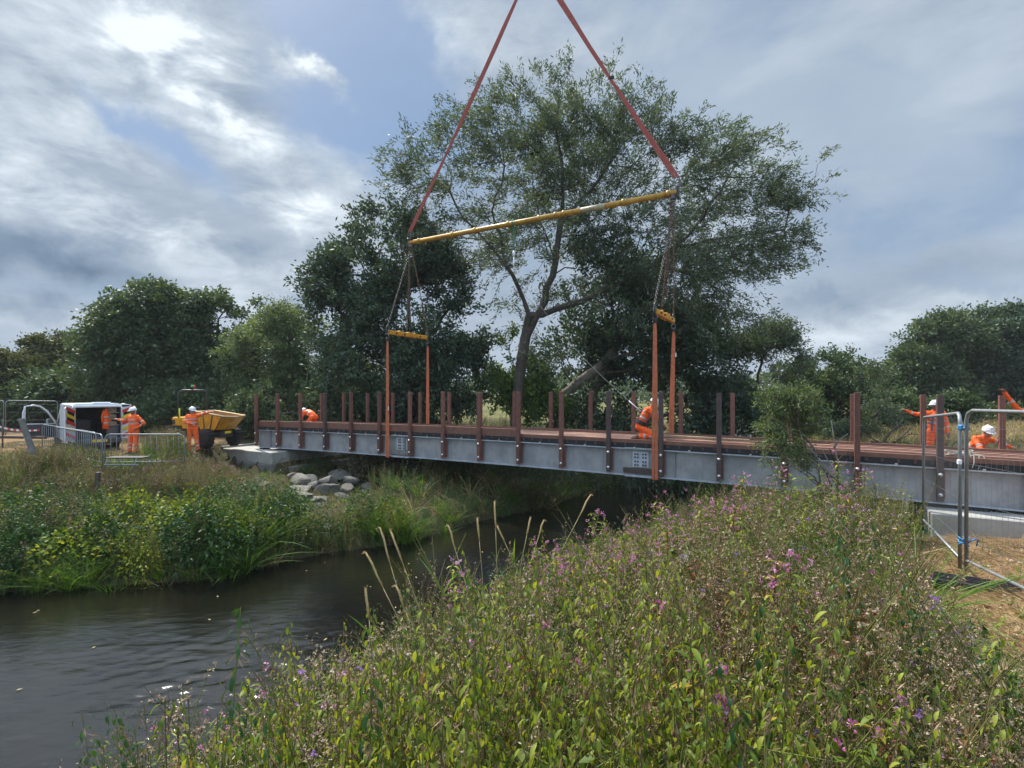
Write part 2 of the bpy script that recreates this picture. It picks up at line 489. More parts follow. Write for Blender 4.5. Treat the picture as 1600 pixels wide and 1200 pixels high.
def is_dry(x, y):
    return (y > 3.9) & (x > np.maximum(4.2, .80 * y - .15)) & (y < 11.5)
def axis(lims):
    out = []
    for a, b, st in lims: out += list(np.arange(a, b, st))
    return np.array(out + [lims[-1][1]])
gx = axis([(-900, -200, 50), (-200, -60, 10), (-60, -26, 2), (-26, 16, .28), (16, 30, 1), (30, 100, 5), (100, 900, 50)])
gy = axis([(-60, -6, 6), (-6, -1, .8), (-1, 28, .28), (28, 60, 2), (60, 200, 10), (200, 1200, 100)])
GX, GY = np.meshgrid(gx, gy)
GZ = ground_h(GX.ravel(), GY.ravel())
nx, ny = len(gx), len(gy)
me = bpy.data.meshes.new('ground')
idx = np.arange(nx * ny).reshape(ny, nx)
Fq = np.stack([idx[:-1, :-1], idx[:-1, 1:], idx[1:, 1:], idx[1:, :-1]], -1).reshape(-1, 4)
me.vertices.add(nx * ny); me.vertices.foreach_set('co', np.stack([GX.ravel(), GY.ravel(), GZ], 1).astype(np.float32).ravel())
me.loops.add(Fq.size); me.loops.foreach_set('vertex_index', Fq.ravel().astype(np.int32))
me.polygons.add(len(Fq)); me.polygons.foreach_set('loop_start', np.arange(0, Fq.size, 4, dtype=np.int32))
me.polygons.foreach_set('use_smooth', np.ones(len(Fq), bool))
dry = me.attributes.new('dry', 'FLOAT', 'POINT')
dx_, dy_ = GX.ravel(), GY.ravel()
jit = (vnoise(dx_, dy_, .8, 8) - .5) * 1.0
dry_near = is_dry(dx_ + jit, dy_ + jit).astype(float)
dry_far = sstep(dy_, 14, 17) * (dx_ > 6) * .75 + (sstep(dy_, 17, 20) * (dx_ < -14.5) * .8) * (vnoise(dx_, dy_, 3, 5) > .3)
dry_far = dry_far * (1 - sstep(dy_, 34, 48)) * (1 - sstep(-dx_, 34, 44))
dry.data.foreach_set('value', np.clip(dry_near + dry_far, 0, 1).astype(np.float32))
me.update(calc_edges=True)
ground = bpy.data.objects.new('ground', me); COL.objects.link(ground); tag(ground, kind='structure')
gm = bpy.data.materials.new('soil_and_grass'); gm.use_nodes = True
n = N(gm.node_tree); b = gm.node_tree.nodes['Principled BSDF']
t = n.add('ShaderNodeTexCoord').outputs['Object']
soil = n.ramp(n.noise(t, 3.5, 8, .7), [(.3, (.035, .028, .016)), (.55, (.06, .055, .025)), (.75, (.09, .085, .04))])
straw = n.ramp(n.noise(n.mapping(t, scale=(1, 4, 1), rot=(0, 0, .6)), 14, 8, .75), [(.3, (.08, .045, .025)), (.48, (.24, .145, .075)), (.72, (.40, .27, .15))])
da = n.add('ShaderNodeAttribute', attribute_name='dry').outputs['Fac']
far = n.ramp(n.noise(t, .12, 6, .7), [(.35, (.07, .085, .03)), (.65, (.17, .15, .06))])
cam_d_ = n.add('ShaderNodeSeparateXYZ'); n.link(t, cam_d_.inputs[0])
soil = n.mix(n.ss(cam_d_.outputs[1], 30, 60), soil, far)
n.link(n.mix(da, soil, straw), b.inputs['Base Color'])
b.inputs['Roughness'].default_value = .95; b.inputs['Specular IOR Level'].default_value = .1
bp = n.add('ShaderNodeBump'); bp.inputs['Distance'].default_value = .05; bp.inputs['Strength'].default_value = .8
n.link(n.noise(t, 22, 8, .75), bp.inputs['Height']); n.link(bp.outputs[0], b.inputs['Normal'])
me.materials.append(gm)

# ------------------------------------------------------------------ water
# rippled surface: real wave relief where the current breaks over the shallows, bump for the fine ripples
wx = axis([(-300, -14, 13), (-14, 6, .05), (6, 300, 21)]); wy = axis([(-60, 0, 12), (0, 16, .05), (16, 500, 22)])
WX, WY = np.meshgrid(wx, wy); wxr, wyr = WX.ravel(), WY.ravel()
def flowcoord(x, y):
    """along / across the current, which swings round from the bridge to the left"""
    a = np.interp(x, [-12, -4, 1, 5], [R(188), R(200), R(228), R(240)])
    return x * np.cos(a) + y * np.sin(a), -x * np.sin(a) + y * np.cos(a)
U, Vv = flowcoord(wxr, wyr)
W1 = (vnoise(U, Vv * 3.4, .42, 11) - .5) + .7 * (vnoise(U * 1.3, Vv * 3, .22, 12) - .5)
ang = .5 * vnoise(wxr, wyr, 2.0, 13)
W2 = np.sin((wxr * .5 + wyr * .87 + ang * 3 + vnoise(wxr, wyr, .9, 14) * .9) * 7.5) * .35
riff = np.exp(-(((wxr + 3.6) / 2.6) ** 2 + ((wyr - 7.4) / 1.15) ** 2)) * 1.0 + np.exp(-(((wxr - .2) / 1.3) ** 2 + ((wyr - 11.6) / .7) ** 2)) * .8 + .3 * np.exp(-(((wxr + 4.4) / 3.0) ** 2 + ((wyr - 5.6) / 1.4) ** 2))
WZ = (W1 + W2 * .6) * (.0030 + .017 * riff)
WZ = np.where((wxr < -13.9) | (wxr > 5.9) | (wyr < .1) | (wyr > 15.9), 0, WZ)
nx, ny = len(wx), len(wy)
me = bpy.data.meshes.new('water'); idx = np.arange(nx * ny).reshape(ny, nx)
Fq = np.stack([idx[:-1, :-1], idx[:-1, 1:], idx[1:, 1:], idx[1:, :-1]], -1).reshape(-1, 4)
me.vertices.add(nx * ny); me.vertices.foreach_set('co', np.stack([wxr, wyr, WZ], 1).astype(np.float32).ravel())
me.loops.add(Fq.size); me.loops.foreach_set('vertex_index', Fq.ravel().astype(np.int32))
me.polygons.add(len(Fq)); me.polygons.foreach_set('loop_start', np.arange(0, Fq.size, 4, dtype=np.int32))
me.polygons.foreach_set('use_smooth', np.ones(len(Fq), bool)); me.update(calc_edges=True)
water = bpy.data.objects.new('water', me); COL.objects.link(water); tag(water, kind='structure')
wm = bpy.data.materials.new('river_water'); wm.use_nodes = True
n = N(wm.node_tree); b = wm.node_tree.nodes['Principled BSDF']
t = n.add('ShaderNodeTexCoord').outputs['Object']
n.link(n.ramp(n.noise(t, .5, 5, .6), [(.35, (.003, .004, .0035)), (.7, (.010, .008, .005))]), b.inputs['Base Color'])
b.inputs['Roughness'].default_value = .085; b.inputs['IOR'].default_value = 1.7
bp = n.add('ShaderNodeBump'); bp.inputs['Distance'].default_value = .012; bp.inputs['Strength'].default_value = .45
f1 = n.noise(n.mapping(t, scale=(1, 3.2, 1), rot=(0, 0, R(-28))), 3.2, 6, .6, .8)
f2 = n.noise(n.mapping(t, scale=(1, 2, 1), rot=(0, 0, R(-50))), 14, 4, .55, .4)
n.link(n.math('ADD', f1, n.math('MULTIPLY', f2, .3)), bp.inputs['Height']); n.link(bp.outputs[0], b.inputs['Normal'])
me.materials.append(wm)
# ------------------------------------------------------------------ shared materials
M_steel = mat('galvanised_steel', (.375, .37, .37), .5, .2, .4, 2.2, .08, 20, col2=(.25, .255, .265), streak=.45)
M_steel_l = mat('galvanised_flange', (.52, .56, .62), .45, .4, .3, 6)
M_wood = mat('red_brown_post', (.175, .074, .052), .7, 0, .4, 9, .2, 40, col2=(.115, .048, .036), orand=.22, streak=.6)
M_wood2 = mat('grey_brown_post', (.085, .055, .05), .65, 0, .3, 9, .15, 40)
M_plank = mat('red_brown_edge_board', (.21, .095, .062), .55, 0, .35, 5, .12, 30, col2=(.15, .07, .05), streak=.5)
M_plank_l = mat('deck_board', (.36, .20, .14), .6, 0, .3, 7, .1, 30)
M_dark = mat('black_rubber', (.02, .02, .022), .7, 0, .2, 8)
M_black = mat('black_paint', (.025, .027, .03), .45)
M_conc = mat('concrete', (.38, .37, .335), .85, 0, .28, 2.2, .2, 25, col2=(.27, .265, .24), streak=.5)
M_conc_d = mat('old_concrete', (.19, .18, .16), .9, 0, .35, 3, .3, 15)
M_bolt = mat('zinc_bolt', (.62, .62, .60), .35, .6)
M_timber = mat('pale_timber', (.38, .29, .18), .7, 0, .3, 8, .1, 30)
M_timber_old = mat('weathered_timber', (.23, .22, .20), .85, 0, .4, 9, .3, 30)
M_orange_sl = mat('orange_webbing', (.52, .155, .065), .75, 0, .25, 8, .2, 60, col2=(.40, .11, .05))
M_red_sl = mat('red_webbing', (.33, .085, .06), .75, 0, .3, 6, .2, 60, col2=(.33, .05, .035))
M_yel = mat('yellow_beam_paint', (.54, .30, .025), .5, 0, .45, 5, .1, 20, col2=(.33, .17, .03), streak=.5)
M_yel2 = mat('amber_beam_paint', (.66, .30, .015), .45, 0, .3, 7, .05, 20)
M_chain = mat('dull_chain_steel', (.14, .13, .13), .5, .6)
M_rust = mat('rusty_chain', (.16, .085, .06), .7, .3)
M_galv = mat('galvanised_tube', (.27, .29, .31), .5, .4, .25, 12)
M_grey2 = mat('fence_wire', (.16, .17, .18), .5, .3)
M_blue = mat('blue_plastic', (.02, .16, .38), .5)
M_white = mat('white_paint', (.78, .80, .82), .35)
M_green_sl = mat('green_strap', (.02, .16, .10), .7)
M_rope = mat('pale_rope', (.42, .39, .33), .85, 0, .3, 40)

# ------------------------------------------------------------------ footbridge
bridge = empty('footbridge', br(15.4, 8.5, 1.6))
tag(bridge, 'long steel girder footbridge with red-brown posts being landed across the river', 'bridge')
Dn, Df = 14.385, 16.49
S0, S1 = 21.36, -5.6
INV = Matrix.Translation(-bridge.location)
def strip(mb, D0, D1, zb, zt, m, s0=S0, s1=S1, n=24):
    """a long member following the camber, between heights zb..zt (at zero camber)"""
    vs = []; fs = []
    for i in range(n + 1):
        s = s0 + (s1 - s0) * i / n; c = camber(s)
        for D, z in ((D0, zb), (D1, zb), (D1, zt), (D0, zt)): vs.append(br(D, s, z + c))
    for i in range(n):
        for k in range(4): fs.append([i * 4 + k, i * 4 + (k + 1) % 4, (i + 1) * 4 + (k + 1) % 4, (i + 1) * 4 + k])
    fs.append([3, 2, 1, 0]); fs.append([n * 4 + k for k in range(4)])
    mb.add(vs, fs, m, False, INV)
GB, GT = 1.55, 2.34
for D in (Dn + .10, Df - .10):
    g = MB()
    strip(g, D - .012, D + .012, GB + .03, GT - .03, M_steel)
    strip(g, D - .13, D + .13, GT - .03, GT, M_steel_l)
    strip(g, D - .13, D + .13, GB, GB + .03, M_steel_l)
    for s in (12.78, 3.10, 20.6, -4.4):                    # web joints
        c = camber(s)
        g.box(br(D, s, (GB + GT) / 2 + c), (.014, .20, GT - GB - .07), M_steel, INV, rz=BR_ROT)
    for s in (S0 - .02, S1 + .02): g.box(br(D, s, (GB + GT) / 2 + camber(s)), (.02, .22, GT - GB - .062), M_steel, INV, rz=BR_ROT)
    g.build('girder', bridge)
for i in range(14):                                      # cross beams below the deck
    s = 20.6 - 2.0 * i
    if s < S1: break
    MB().box(br((Dn + Df) / 2, s, 1.95 + camber(s)), (.10, Df - Dn - .30, .36), M_steel, INV, rz=BR_ROT).build('cross_beam', bridge)
# bearers seen end-on under the edge board; black strips stand for the gap's shade
mb = MB(); strip(mb, Dn - .02, Dn + .22, GT + .003, 2.485, M_dark); strip(mb, Df - .22, Df + .02, GT + .003, 2.485, M_dark); mb.build('gap_shade_strip', bridge)
mb = MB(); s = S0 - .1
while s > S1:
    mb.box(br((Dn + Df) / 2, s, 2.43 + camber(s)), (.06, Df - Dn + .10, .07), M_wood2, INV, rz=BR_ROT); s -= .30
mb.build('deck_bearers', bridge)['kind'] = 'stuff'
mb = MB(); strip(mb, Dn - .01, Dn + .10, 2.487, 2.735, M_plank, S0, 7.95); strip(mb, Dn - .01, Dn + .10, 2.487, 2.590, M_plank, 7.94, S1); mb.build('edge_board', bridge)
mb = MB(); strip(mb, Df - .10, Df + .01, 2.487, 2.645, M_plank); mb.build('edge_board', bridge)
mb = MB(); s = S0 - .08; k = 0
rr = random.Random(3)
while s > 4.0:
    z = 2.51 + camber(s) + rr.uniform(-.004, .004)
    mb.box(br((Dn + Df) / 2, s, z + .028), (.145, Df - Dn - .22, .05), M_plank_l, INV, rz=BR_ROT); s -= .155
for q in range(10):
    D = Dn + .14 + q * .19
    if D > Df - .2: break
    strip(mb, D, D + .15, 2.50, 2.556, M_plank if q % 3 else M_plank_l, 3.9, S1, 10)
mb.build('deck', bridge)
# posts
greys = {('n', 3), ('n', 11), ('n', 12), ('n', 13), ('n', 16)}
rr = random.Random(5)
for row, D, out in (('n', Dn, -1), ('f', Df, 1)):
    for i in range(18):
        if row == 'n' and i == 17: s = 21.44 - 1.5 * i
        s = 21.44 - 1.5 * i - (.07 if row == 'f' else 0)
        if s < S1 + .1: continue
        mt = M_wood2 if (row, i) in greys else M_wood
        c = camber(s); p = MB()
        Dp = D + out * .085
        top, bot = 3.95 + c + rr.uniform(-.025, .015), 1.62 + c
        p.box(br(Dp, s, (top + bot) / 2), (.115, .115, top - bot), mt, INV, bev=.006, rz=BR_ROT + rr.uniform(-.03, .03))
        if i: p.box(br(D + out * .0, s - .035, 1.99 + c), (.12, .052, .66), M_wood, INV, rz=BR_ROT)
        o = p.build('post', bridge)
        if mt is M_wood2: o['label'] = 'greyer post'
        for z in (2.20, 1.76):
            b_ = MB(); T = INV @ Matrix.Translation(br(Dp + out * .058, s, z + c)) @ Matrix.Rotation(BR_ROT, 4, 'Z') @ Matrix.Rotation(R(90 if out > 0 else -90) * 1, 4, 'X')
            b_.lathe([(.042, -.002), (.042, .008), (.024, .010), (.024, .028), (.012, .034), (1e-5, .034)], M_bolt, 10, T if out < 0 else T @ Matrix.Rotation(R(180), 4, 'X'))
            b_.build('bolt', o)
# splices with bolted plates
M_void = mat('splice_bolt_dark', (.05, .05, .055), .5, .4)
for s in (12.95, 4.05):
    c = camber(s); pl = MB()
    pl.box(br(Dn + .072, s, 2.02 + c), (.52 if s > 8 else .46, .024, .44), M_steel_l, INV, rz=BR_ROT)
    for a in (-.16, -.08, .08, .16):
        for z in (1.86, 1.96, 2.08, 2.17):
            pl.box(br(Dn + .052, s + a * .95, z + c), (.042, .02, .042), M_void, INV, rz=BR_ROT)
    pl.build('splice_plate', bridge)
    for za_, zb_ in ((GT + .001, GT + .018), (GB - .02, GB - .002)):
        fp = MB(); strip(fp, Dn - .05, Dn + .24, za_, zb_, M_steel_l, s + .42, s - .42, 2); fp.build('flange_plate', bridge)
    tp = MB(); tp.box(br(Dn + .045, s, 1.70 + c), (.98, .07, .15), M_timber_old if s > 8 else M_wood2, INV, rz=BR_ROT, bev=.006); tp.build('timber_packer', bridge)
# clips on the top flange
for i in range(17):
    s = 20.7 - 1.5 * i
    if s < S1: break
    cmb = MB().box(br(Dn - .01, s, GT + .02 + camber(s)), (.05, .05, .035), M_bolt, INV, rz=BR_ROT); cmb.build('flange_clip', bridge)

# loose boards lying on the deck
for k, (D, s0, s1, z, m, lab, tilt) in enumerate([
    (14.75, 3.4, -4.6, 2.562, M_plank_l, 'pale brown deck board lying lengthwise along the near edge of the bridge', .02),
    (15.05, 2.2, -5.0, 2.562, M_plank, 'dark red-brown deck board lying lengthwise beside the near edge of the bridge', .0),
    (15.45, 1.0, -5.2, 2.565, M_plank_l, 'reddish deck board lying lengthwise down the middle of the bridge', .03),
    (15.85, -.6, -5.3, 2.562, M_plank, 'dark deck board lying lengthwise near the far edge of the bridge', .0)]):
    mb = MB(); strip(mb, D, D + .15, z, z + .05, m, s0, s1, 6)
    o = mb.build('deck_plank'); o.location = bridge.location; tag(o, lab, 'plank', 'loose deck boards')
mb = MB().box((0, 0, 0), (2.7, .16, .05), M_timber, bev=.004)
o = mb.build('timber_plank'); o.location = br(15.9, 2.7, 2.61 + camber(2)); o.rotation_euler = (0, R(-1.2), BR_ROT + R(4)); tag(o, 'pale raw timber plank lying on the deck just right of the kneeling worker', 'plank')
mb = MB().box((0, 0, 0), (.42, .12, .05), M_plank_l, bev=.004)
o = mb.build('board_offcut'); o.location = br(15.3, 22.0, 1.545); o.rotation_euler = (0, 0, BR_ROT + .3); tag(o, 'short red-brown offcut lying on the far concrete block', 'offcut')
# coil of rope by the end post
mb = MB(); rr = random.Random(8)
for k in range(5):
    pts = [(.26 * math.cos(a + k) * (1 + .25 * math.sin(3 * a + k)), .17 * math.sin(a + k) * (1 + .2 * math.cos(2 * a)), .02 + .02 * k + .03 * math.sin(a * 2 + k)) for a in [2 * math.pi * i / 22 for i in range(23)]]
    mb.tube(pts, .011, M_rope, 5)
for k in range(3): mb.tube([(.1 * k, -.15, .06), (.1 * k + .05, -.30, .04), (.13 * k, -.36, -.10), (.12 * k - .05, -.37, -.22 - .05 * k)], .010, M_rope, 5)
o = mb.build('rope_coil'); o.location = br(Dn + .25, -2.95, 2.60 + camber(-3)); tag(o, 'loose coil of pale rope draped over the bridge edge near the last post', 'rope')

# ------------------------------------------------------------------ lifting gear
def web_sling(name, pts, w, t, m, flat):
    """flat webbing strap through the points; flat = direction of its width"""
    mb = MB(); vs = []; fs = []; fl = Vector(flat).normalized(); n = len(pts)
    for i, p in enumerate(pts):
        p = Vector(p); tg = (Vector(pts[min(i + 1, n - 1)]) - Vector(pts[max(0, i - 1)])).normalized()
        a = (fl - tg * fl.dot(tg)).normalized(); b_ = tg.cross(a)
        ww = w[i] if hasattr(w, '__len__') else w
        for x, y in ((-1, -1), (0, -1.25), (1, -1), (1, 1), (0, 1.25), (-1, 1)): vs.append(p + a * x * ww / 2 + b_ * y * t / 2)
    for i in range(n - 1):
        for k in range(6): fs.append([i * 6 + k, i * 6 + (k + 1) % 6, (i + 1) * 6 + (k + 1) % 6, (i + 1) * 6 + k])
    fs.append([5, 4, 3, 2, 1, 0]); fs.append([(n - 1) * 6 + k for k in range(6)])
    mb.add(vs, fs, m, False)
    return mb
def chain(name, a, b_, m, parent, link=.085, r=.0085):
    a, b_ = Vector(a), Vector(b_); L = (b_ - a).length; n = int(L / (link * .72)); mb = MB()
    q = (b_ - a).to_track_quat('Z', 'Y')
    ring = [(math.cos(t) * .03, 0, math.sin(t) * link * .5) for t in [2 * math.pi * i / 8 for i in range(9)]]
    for i in range(n):
        T = Matrix.Translation(a.lerp(b_, (i + .5) / n)) @ q.to_matrix().to_4x4() @ Matrix.Rotation(R(90) * (i % 2), 4, 'Z')
        mb.tube(ring, r, m, 4, T, cap=False)
    return mb.build(name, parent)
def shackle(c, q, m, size=.09):
    mb = MB(); pts = [(math.cos(t) * size, 0, math.sin(t) * size * 1.2) for t in [R(-60) + i * R(300) / 12 for i in range(13)]]
    T = Matrix.Translation(Vector(c)) @ Matrix.Rotation(q, 4, 'Z')
    mb.tube(pts, size * .18, m, 7, T); mb.tube([(-size * .9, 0, -size * 1.1), (size * .9, 0, -size * 1.1)], size * .2, m, 7, T)
    return mb

SB = 6.20      # level of the two small beams
UB = 9.88      # level of the long beam
for side_, s in (('left', 13.5), ('right', 3.6)):
    a, b_ = br(Dn - .12, s, SB), br(Df + .12, s, SB)
    beam = empty('lifting_beam', (a + b_) / 2)
    beam.rotation_euler = (0, 0, math.atan2(ND.y, ND.x))
    tag(beam, 'short amber lifting beam hanging over the ' + ('far half of the bridge, the lower one to the left' if s > 8 else 'near half of the bridge, beside the kneeling worker'), 'lifting beam', 'short lifting beams')
    L = (b_ - a).length
    mb = MB()
    mb.box((0, 0, .07), (L - .16, .13, .15), M_yel2, bev=.015)
    for x in (-.55, -.05, .3): mb.box((x, 0, .08), (.05, .18, .20), M_yel2, bev=.01)
    mb.box((.12, 0, .165), (.26, .10, .03), M_yel, bev=.005)
    for x in (-.75, -.3, .62): mb.tube([(x, -.1, .07), (x, .1, .07)], .03, M_dark, 8)
    mb.build('beam_body', beam)
    for x in (-L / 2 + .02, L / 2 - .02):
        o = shackle((x, 0, .20), 0, M_chain, .085).build('top_shackle', beam)
        o = shackle((x, 0, -.10), R(90), M_chain, .065).build('hook', beam)
    mb = MB(); mb.tube([(-L / 2 - .03, 0, -.09), (-L / 2 - .03, 0, .2)], .03, M_dark, 8); mb.tube([(L / 2 + .03, 0, -.09), (L / 2 + .03, 0, .2)], .03, M_dark, 8); mb.build('end_pin', beam)
    # chains up to the long beam
    top = br(15.44, 13.4 if s > 8 else 3.35, UB - .1)
    ch = empty('chain_sling', top)
    tag(ch, 'slack rusty lifting chains hanging from the ' + ('left end' if s > 8 else 'right end') + ' of the long yellow beam', 'chain', 'lifting chains')
    for k, (e, m) in enumerate(((a, M_chain), (b_, M_rust), ((a + b_) / 2 + DD * .08, M_rust), ((a + b_) / 2 - DD * .06, M_rust))):
        d0 = DD * (.05 * (k - 1.5))
        end = Vector(e) + Vector((0, 0, .28)) if k < 2 else Vector(e) + Vector((0, 0, .35 + .25 * (k % 2)))
        c_ = chain('chain', d0, end - top, m, ch)
    MB().box((0, 0, 0), (.16, .12, .18), M_chain, bev=.02).build('chain_ring', ch)
    # webbing slings down round the girders
    for D, out, near in ((Dn - .12, -1, True), (Df + .12, 1, False)):
        ss_ = s + (.0 if near else -.05)
        c = camber(s)
        p0 = br(D, s, SB - .22)
        sl = empty('webbing_sling', p0)
        tag(sl, ('near' if near else 'far') + ' orange webbing sling of the ' + ('left' if s > 8 else 'right') + '-hand lifting beam, looped under the bridge girder', 'sling', 'orange webbing slings')
        lean = DD * (.10 if (s < 8 and not near) else .0)
        for q, (off, w) in enumerate(((-.045, .085), (.048, .065))):
            bot = br(D, s, GB - .03 + c) + lean + DD * off - p0
            tw = br(D, s, SB - .24) + DD * off * .35 - p0
            kink = tw.lerp(bot, .62) + DD * (.012 if q else -.006)
            pts = [tw, tw.lerp(bot, .05) , tw.lerp(bot, .3), kink, bot + Vector((0, 0, .05)), bot, bot - ND * out * .30 + Vector((0, 0, -.012))]
            ws = [w * .55, w * .9, w * 1.05, w, w * 1.1, w * 1.1, w * 1.1]
            mb = web_sling('band', pts, ws, .014, M_orange_sl, DD)
            mb.build('webbing_band', sl)
        MB().box((0, 0, .02), (.10, .06, .12), M_dark, bev=.015, rz=BR_ROT).build('sling_eye', sl)
        if (s > 8) == near:
            MB().box(br(D - .02, s, 3.42 if near else 5.2) + DD * -.07 - p0, (.02, .05, .13), M_white, rz=BR_ROT + .5).build('sling_tag', sl)

# long spreader beam
a, b_ = br(15.44, 13.45, UB), br(15.44, 3.25, UB)
spread = empty('spreader_beam', (a + b_) / 2, BR_ROT)
tag(spread, 'long yellow tubular spreader beam slung high over the river in front of the big willow', 'spreader beam')
L = (b_ - a).length; mb = MB()
mb.tube([(-L / 2, 0, 0), (L / 2, 0, 0)], .088, M_yel, 16)
mb.build('beam_tube', spread)
mb = MB()
for x in (-L / 2 + .25, -L / 2 + 1.6, -L / 2 + 3.6, -1.2, .6, 2.0, L / 2 - 2.1, L / 2 - .5, -L / 2 + 4.5):
    mb.tube([(x - .04, 0, 0), (x + .04, 0, 0)], .115, M_yel, 16)
mb.build('beam_collar', spread)
MB().tube([(-L / 2 + 2.2, 0, 0), (-L / 2 + 3.0, 0, 0)], .0905, mat('worn_pale_label', (.50, .44, .28), .6, 0, .5, 10), 16).build('beam_label', spread)
for x in (-L / 2 - .03, L / 2 + .03):
    MB().box((x, 0, 0), (.07, .18, .36), M_black, bev=.02).build('end_lug', spread)
    shackle((x, 0, .26), 0, M_chain, .09).build('shackle', spread)

# tall red webbing legs to the crane hook
apex = Vector((.77, 17.57, EYE + 678 / 800 * 17.57))
for s, lab in ((13.45, 'tall red webbing sling rising from the left end of the yellow spreader beam'), (3.25, 'tall red webbing sling rising from the right end of the yellow spreader beam')):
    base = br(15.44, s, UB + .42)
    sl = empty('webbing_sling', base); tag(sl, lab, 'sling', 'tall red slings')
    for q, off in enumerate((-.055, .055)):
        tgt = apex - base; w = .095
        pts = []; n_ = 14
        for i in range(n_ + 1):
            t_ = i / n_
            twist = DD * (off * (math.cos(t_ * 5.0) if s > 8 else math.cos(t_ * 2.5 + .5)))
            pts.append(tgt * t_ + twist + Vector((0, 0, -.10 * math.sin(math.pi * t_))))
        web_sling('w', pts, [w * (.7 if i == 0 else 1 + .12 * math.sin(i * 1.9 + q)) for i in range(n_ + 1)], .02, M_red_sl, DD).build('webbing_band', sl)
    d_ = (apex - base)
    if s < 8:
        m_ = base + d_ * .42 - base
        MB().box(m_, (.16, .05, .10), M_dark, bev=.01, rz=BR_ROT).build('sleeve_joint', sl)
    shackle((0, 0, -.05), BR_ROT, M_chain, .08).build('shackle', sl)
hook = empty('crane_hook', apex)
tag(hook, 'crane hook block gathering the tall red slings above the river', 'crane hook')
shackle((0, 0, .1), 0, M_chain, .2).build('hook_ring', hook)
MB().box((0, 0, .75), (.5, .3, .8), M_yel2, bev=.05).build('hook_block', hook)
mb = MB()
for x in (-.12, .12): mb.tube([(x, 0, 1.1), (x, 0, 6)], .014, M_chain, 5)
mb.build('hoist_rope', hook)

# green strop, fall arrester and lanyard
mid = br(15.44, 8.75, UB)
st = empty('fall_arrest_strop', mid); tag(st, 'green strop with white fall arrester hanging from the middle of the yellow beam', 'strop')
mb = MB(); mb.flatk = .3
mb.tube([(math.cos(t) * .135, 0, math.sin(t) * .135) for t in [2 * math.pi * i / 12 for i in range(13)]], .02, M_green_sl, 6, Matrix.Rotation(BR_ROT + R(90), 4, 'Z'))
mb.tube([(0, 0, -.13), (.01, 0, -.6), (.0, 0, -.95)], [.03, .02, .02], M_green_sl, 6); mb.build('strop_loop', st)
MB().tube([(0, 0, -.95), (0, 0, -1.0), (0, 0, -1.12), (.005, 0, -1.15)], [.02, .05, .05, .02], M_white, 8).build('arrester_body', st)
mb = MB(); mb.tube([(0, 0, -1.15), (0, 0, -1.65)], [.018, .012], M_white, 6); mb.build('strop_tail', st)

# ------------------------------------------------------------------ bridge seats
def block(name, s0, s1, D0, D1, zt, zm, zb, lab, foot=.12):
    e = empty(name, br((D0 + D1) / 2, (s0 + s1) / 2, zb)); tag(e, lab, 'abutment', 'concrete bridge seats')
    c = Vector(((s0 + s1) / 2, -(D0 + D1) / 2, 0))
    mb = MB().box((0, 0, (zt + zm) / 2 - zb), (abs(s1 - s0), D1 - D0, zt - zm), M_conc, bev=.02); o = mb.build('upper_block', e); o.rotation_euler = (0, 0, BR_ROT)
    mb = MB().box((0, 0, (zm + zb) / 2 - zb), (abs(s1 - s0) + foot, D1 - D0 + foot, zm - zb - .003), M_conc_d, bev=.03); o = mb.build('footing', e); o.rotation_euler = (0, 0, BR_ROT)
    return e
block('bridge_abutment', 19.45, 22.9, 13.65, 17.3, 1.49, .99, .45, 'pale concrete block carrying the far left end of the footbridge', .10)
block('bridge_abutment', -2.3, -6.0, 13.65, 17.3, 1.49, .90, .55, 'concrete block carrying the right end of the footbridge behind the wire fence', .04)
for s in (21.1, -3.2):
    for D in (Dn + .1, Df - .1):
        o = MB().box((0, 0, 0), (.36, .3, .05), M_dark, bev=.008).build('bearing_pad'); o.location = br(D, s, 1.517); o.rotation_euler = (0, 0, BR_ROT)
        tag(o, 'black rubber bearing pad under the %s girder at the %s end of the bridge' % ('near' if D < 15 else 'far', 'left' if s > 8 else 'right'), 'bearing pad', 'bearing pads')
# slab beside the far block, old kerb under it
o = MB().box((0, 0, 0), (1.6, 2.4, .12), M_conc, bev=.01).build('concrete_pad'); o.location = br(15.0, 23.9, 1.50); o.rotation_euler = (0, 0, BR_ROT); tag(o, 'low concrete pad on the ground left of the far bridge seat', 'concrete pad')
mb = MB().box((0, 0, 0), (.35, 3.4, .28), M_conc_d, bev=.04); o = mb.build('concrete_beam'); o.location = br(15.9, 18.95, .74); o.rotation_euler = (0, 0, BR_ROT); tag(o, 'dark old concrete beam lying along the foot of the far bridge seat above the rocks', 'beam')
# frame of timber by the near seat
fr = empty('timber_trestle', br(14.6, -1.75, .9), BR_ROT); tag(fr, 'small pale timber trestle under the girder left of the right-hand concrete block', 'trestle')
MB().box((0, 0, .26), (.10, .10, .52), M_timber, bev=.006).build('upright', fr)
MB().box((.45, 0, .10), (.8, .10, .12), M_timber, bev=.006).build('bottom_rail', fr)
MB().box((.9, .0, -.02), (2.2, .5, .10), M_conc_d, bev=.02).build('base_slab', fr)

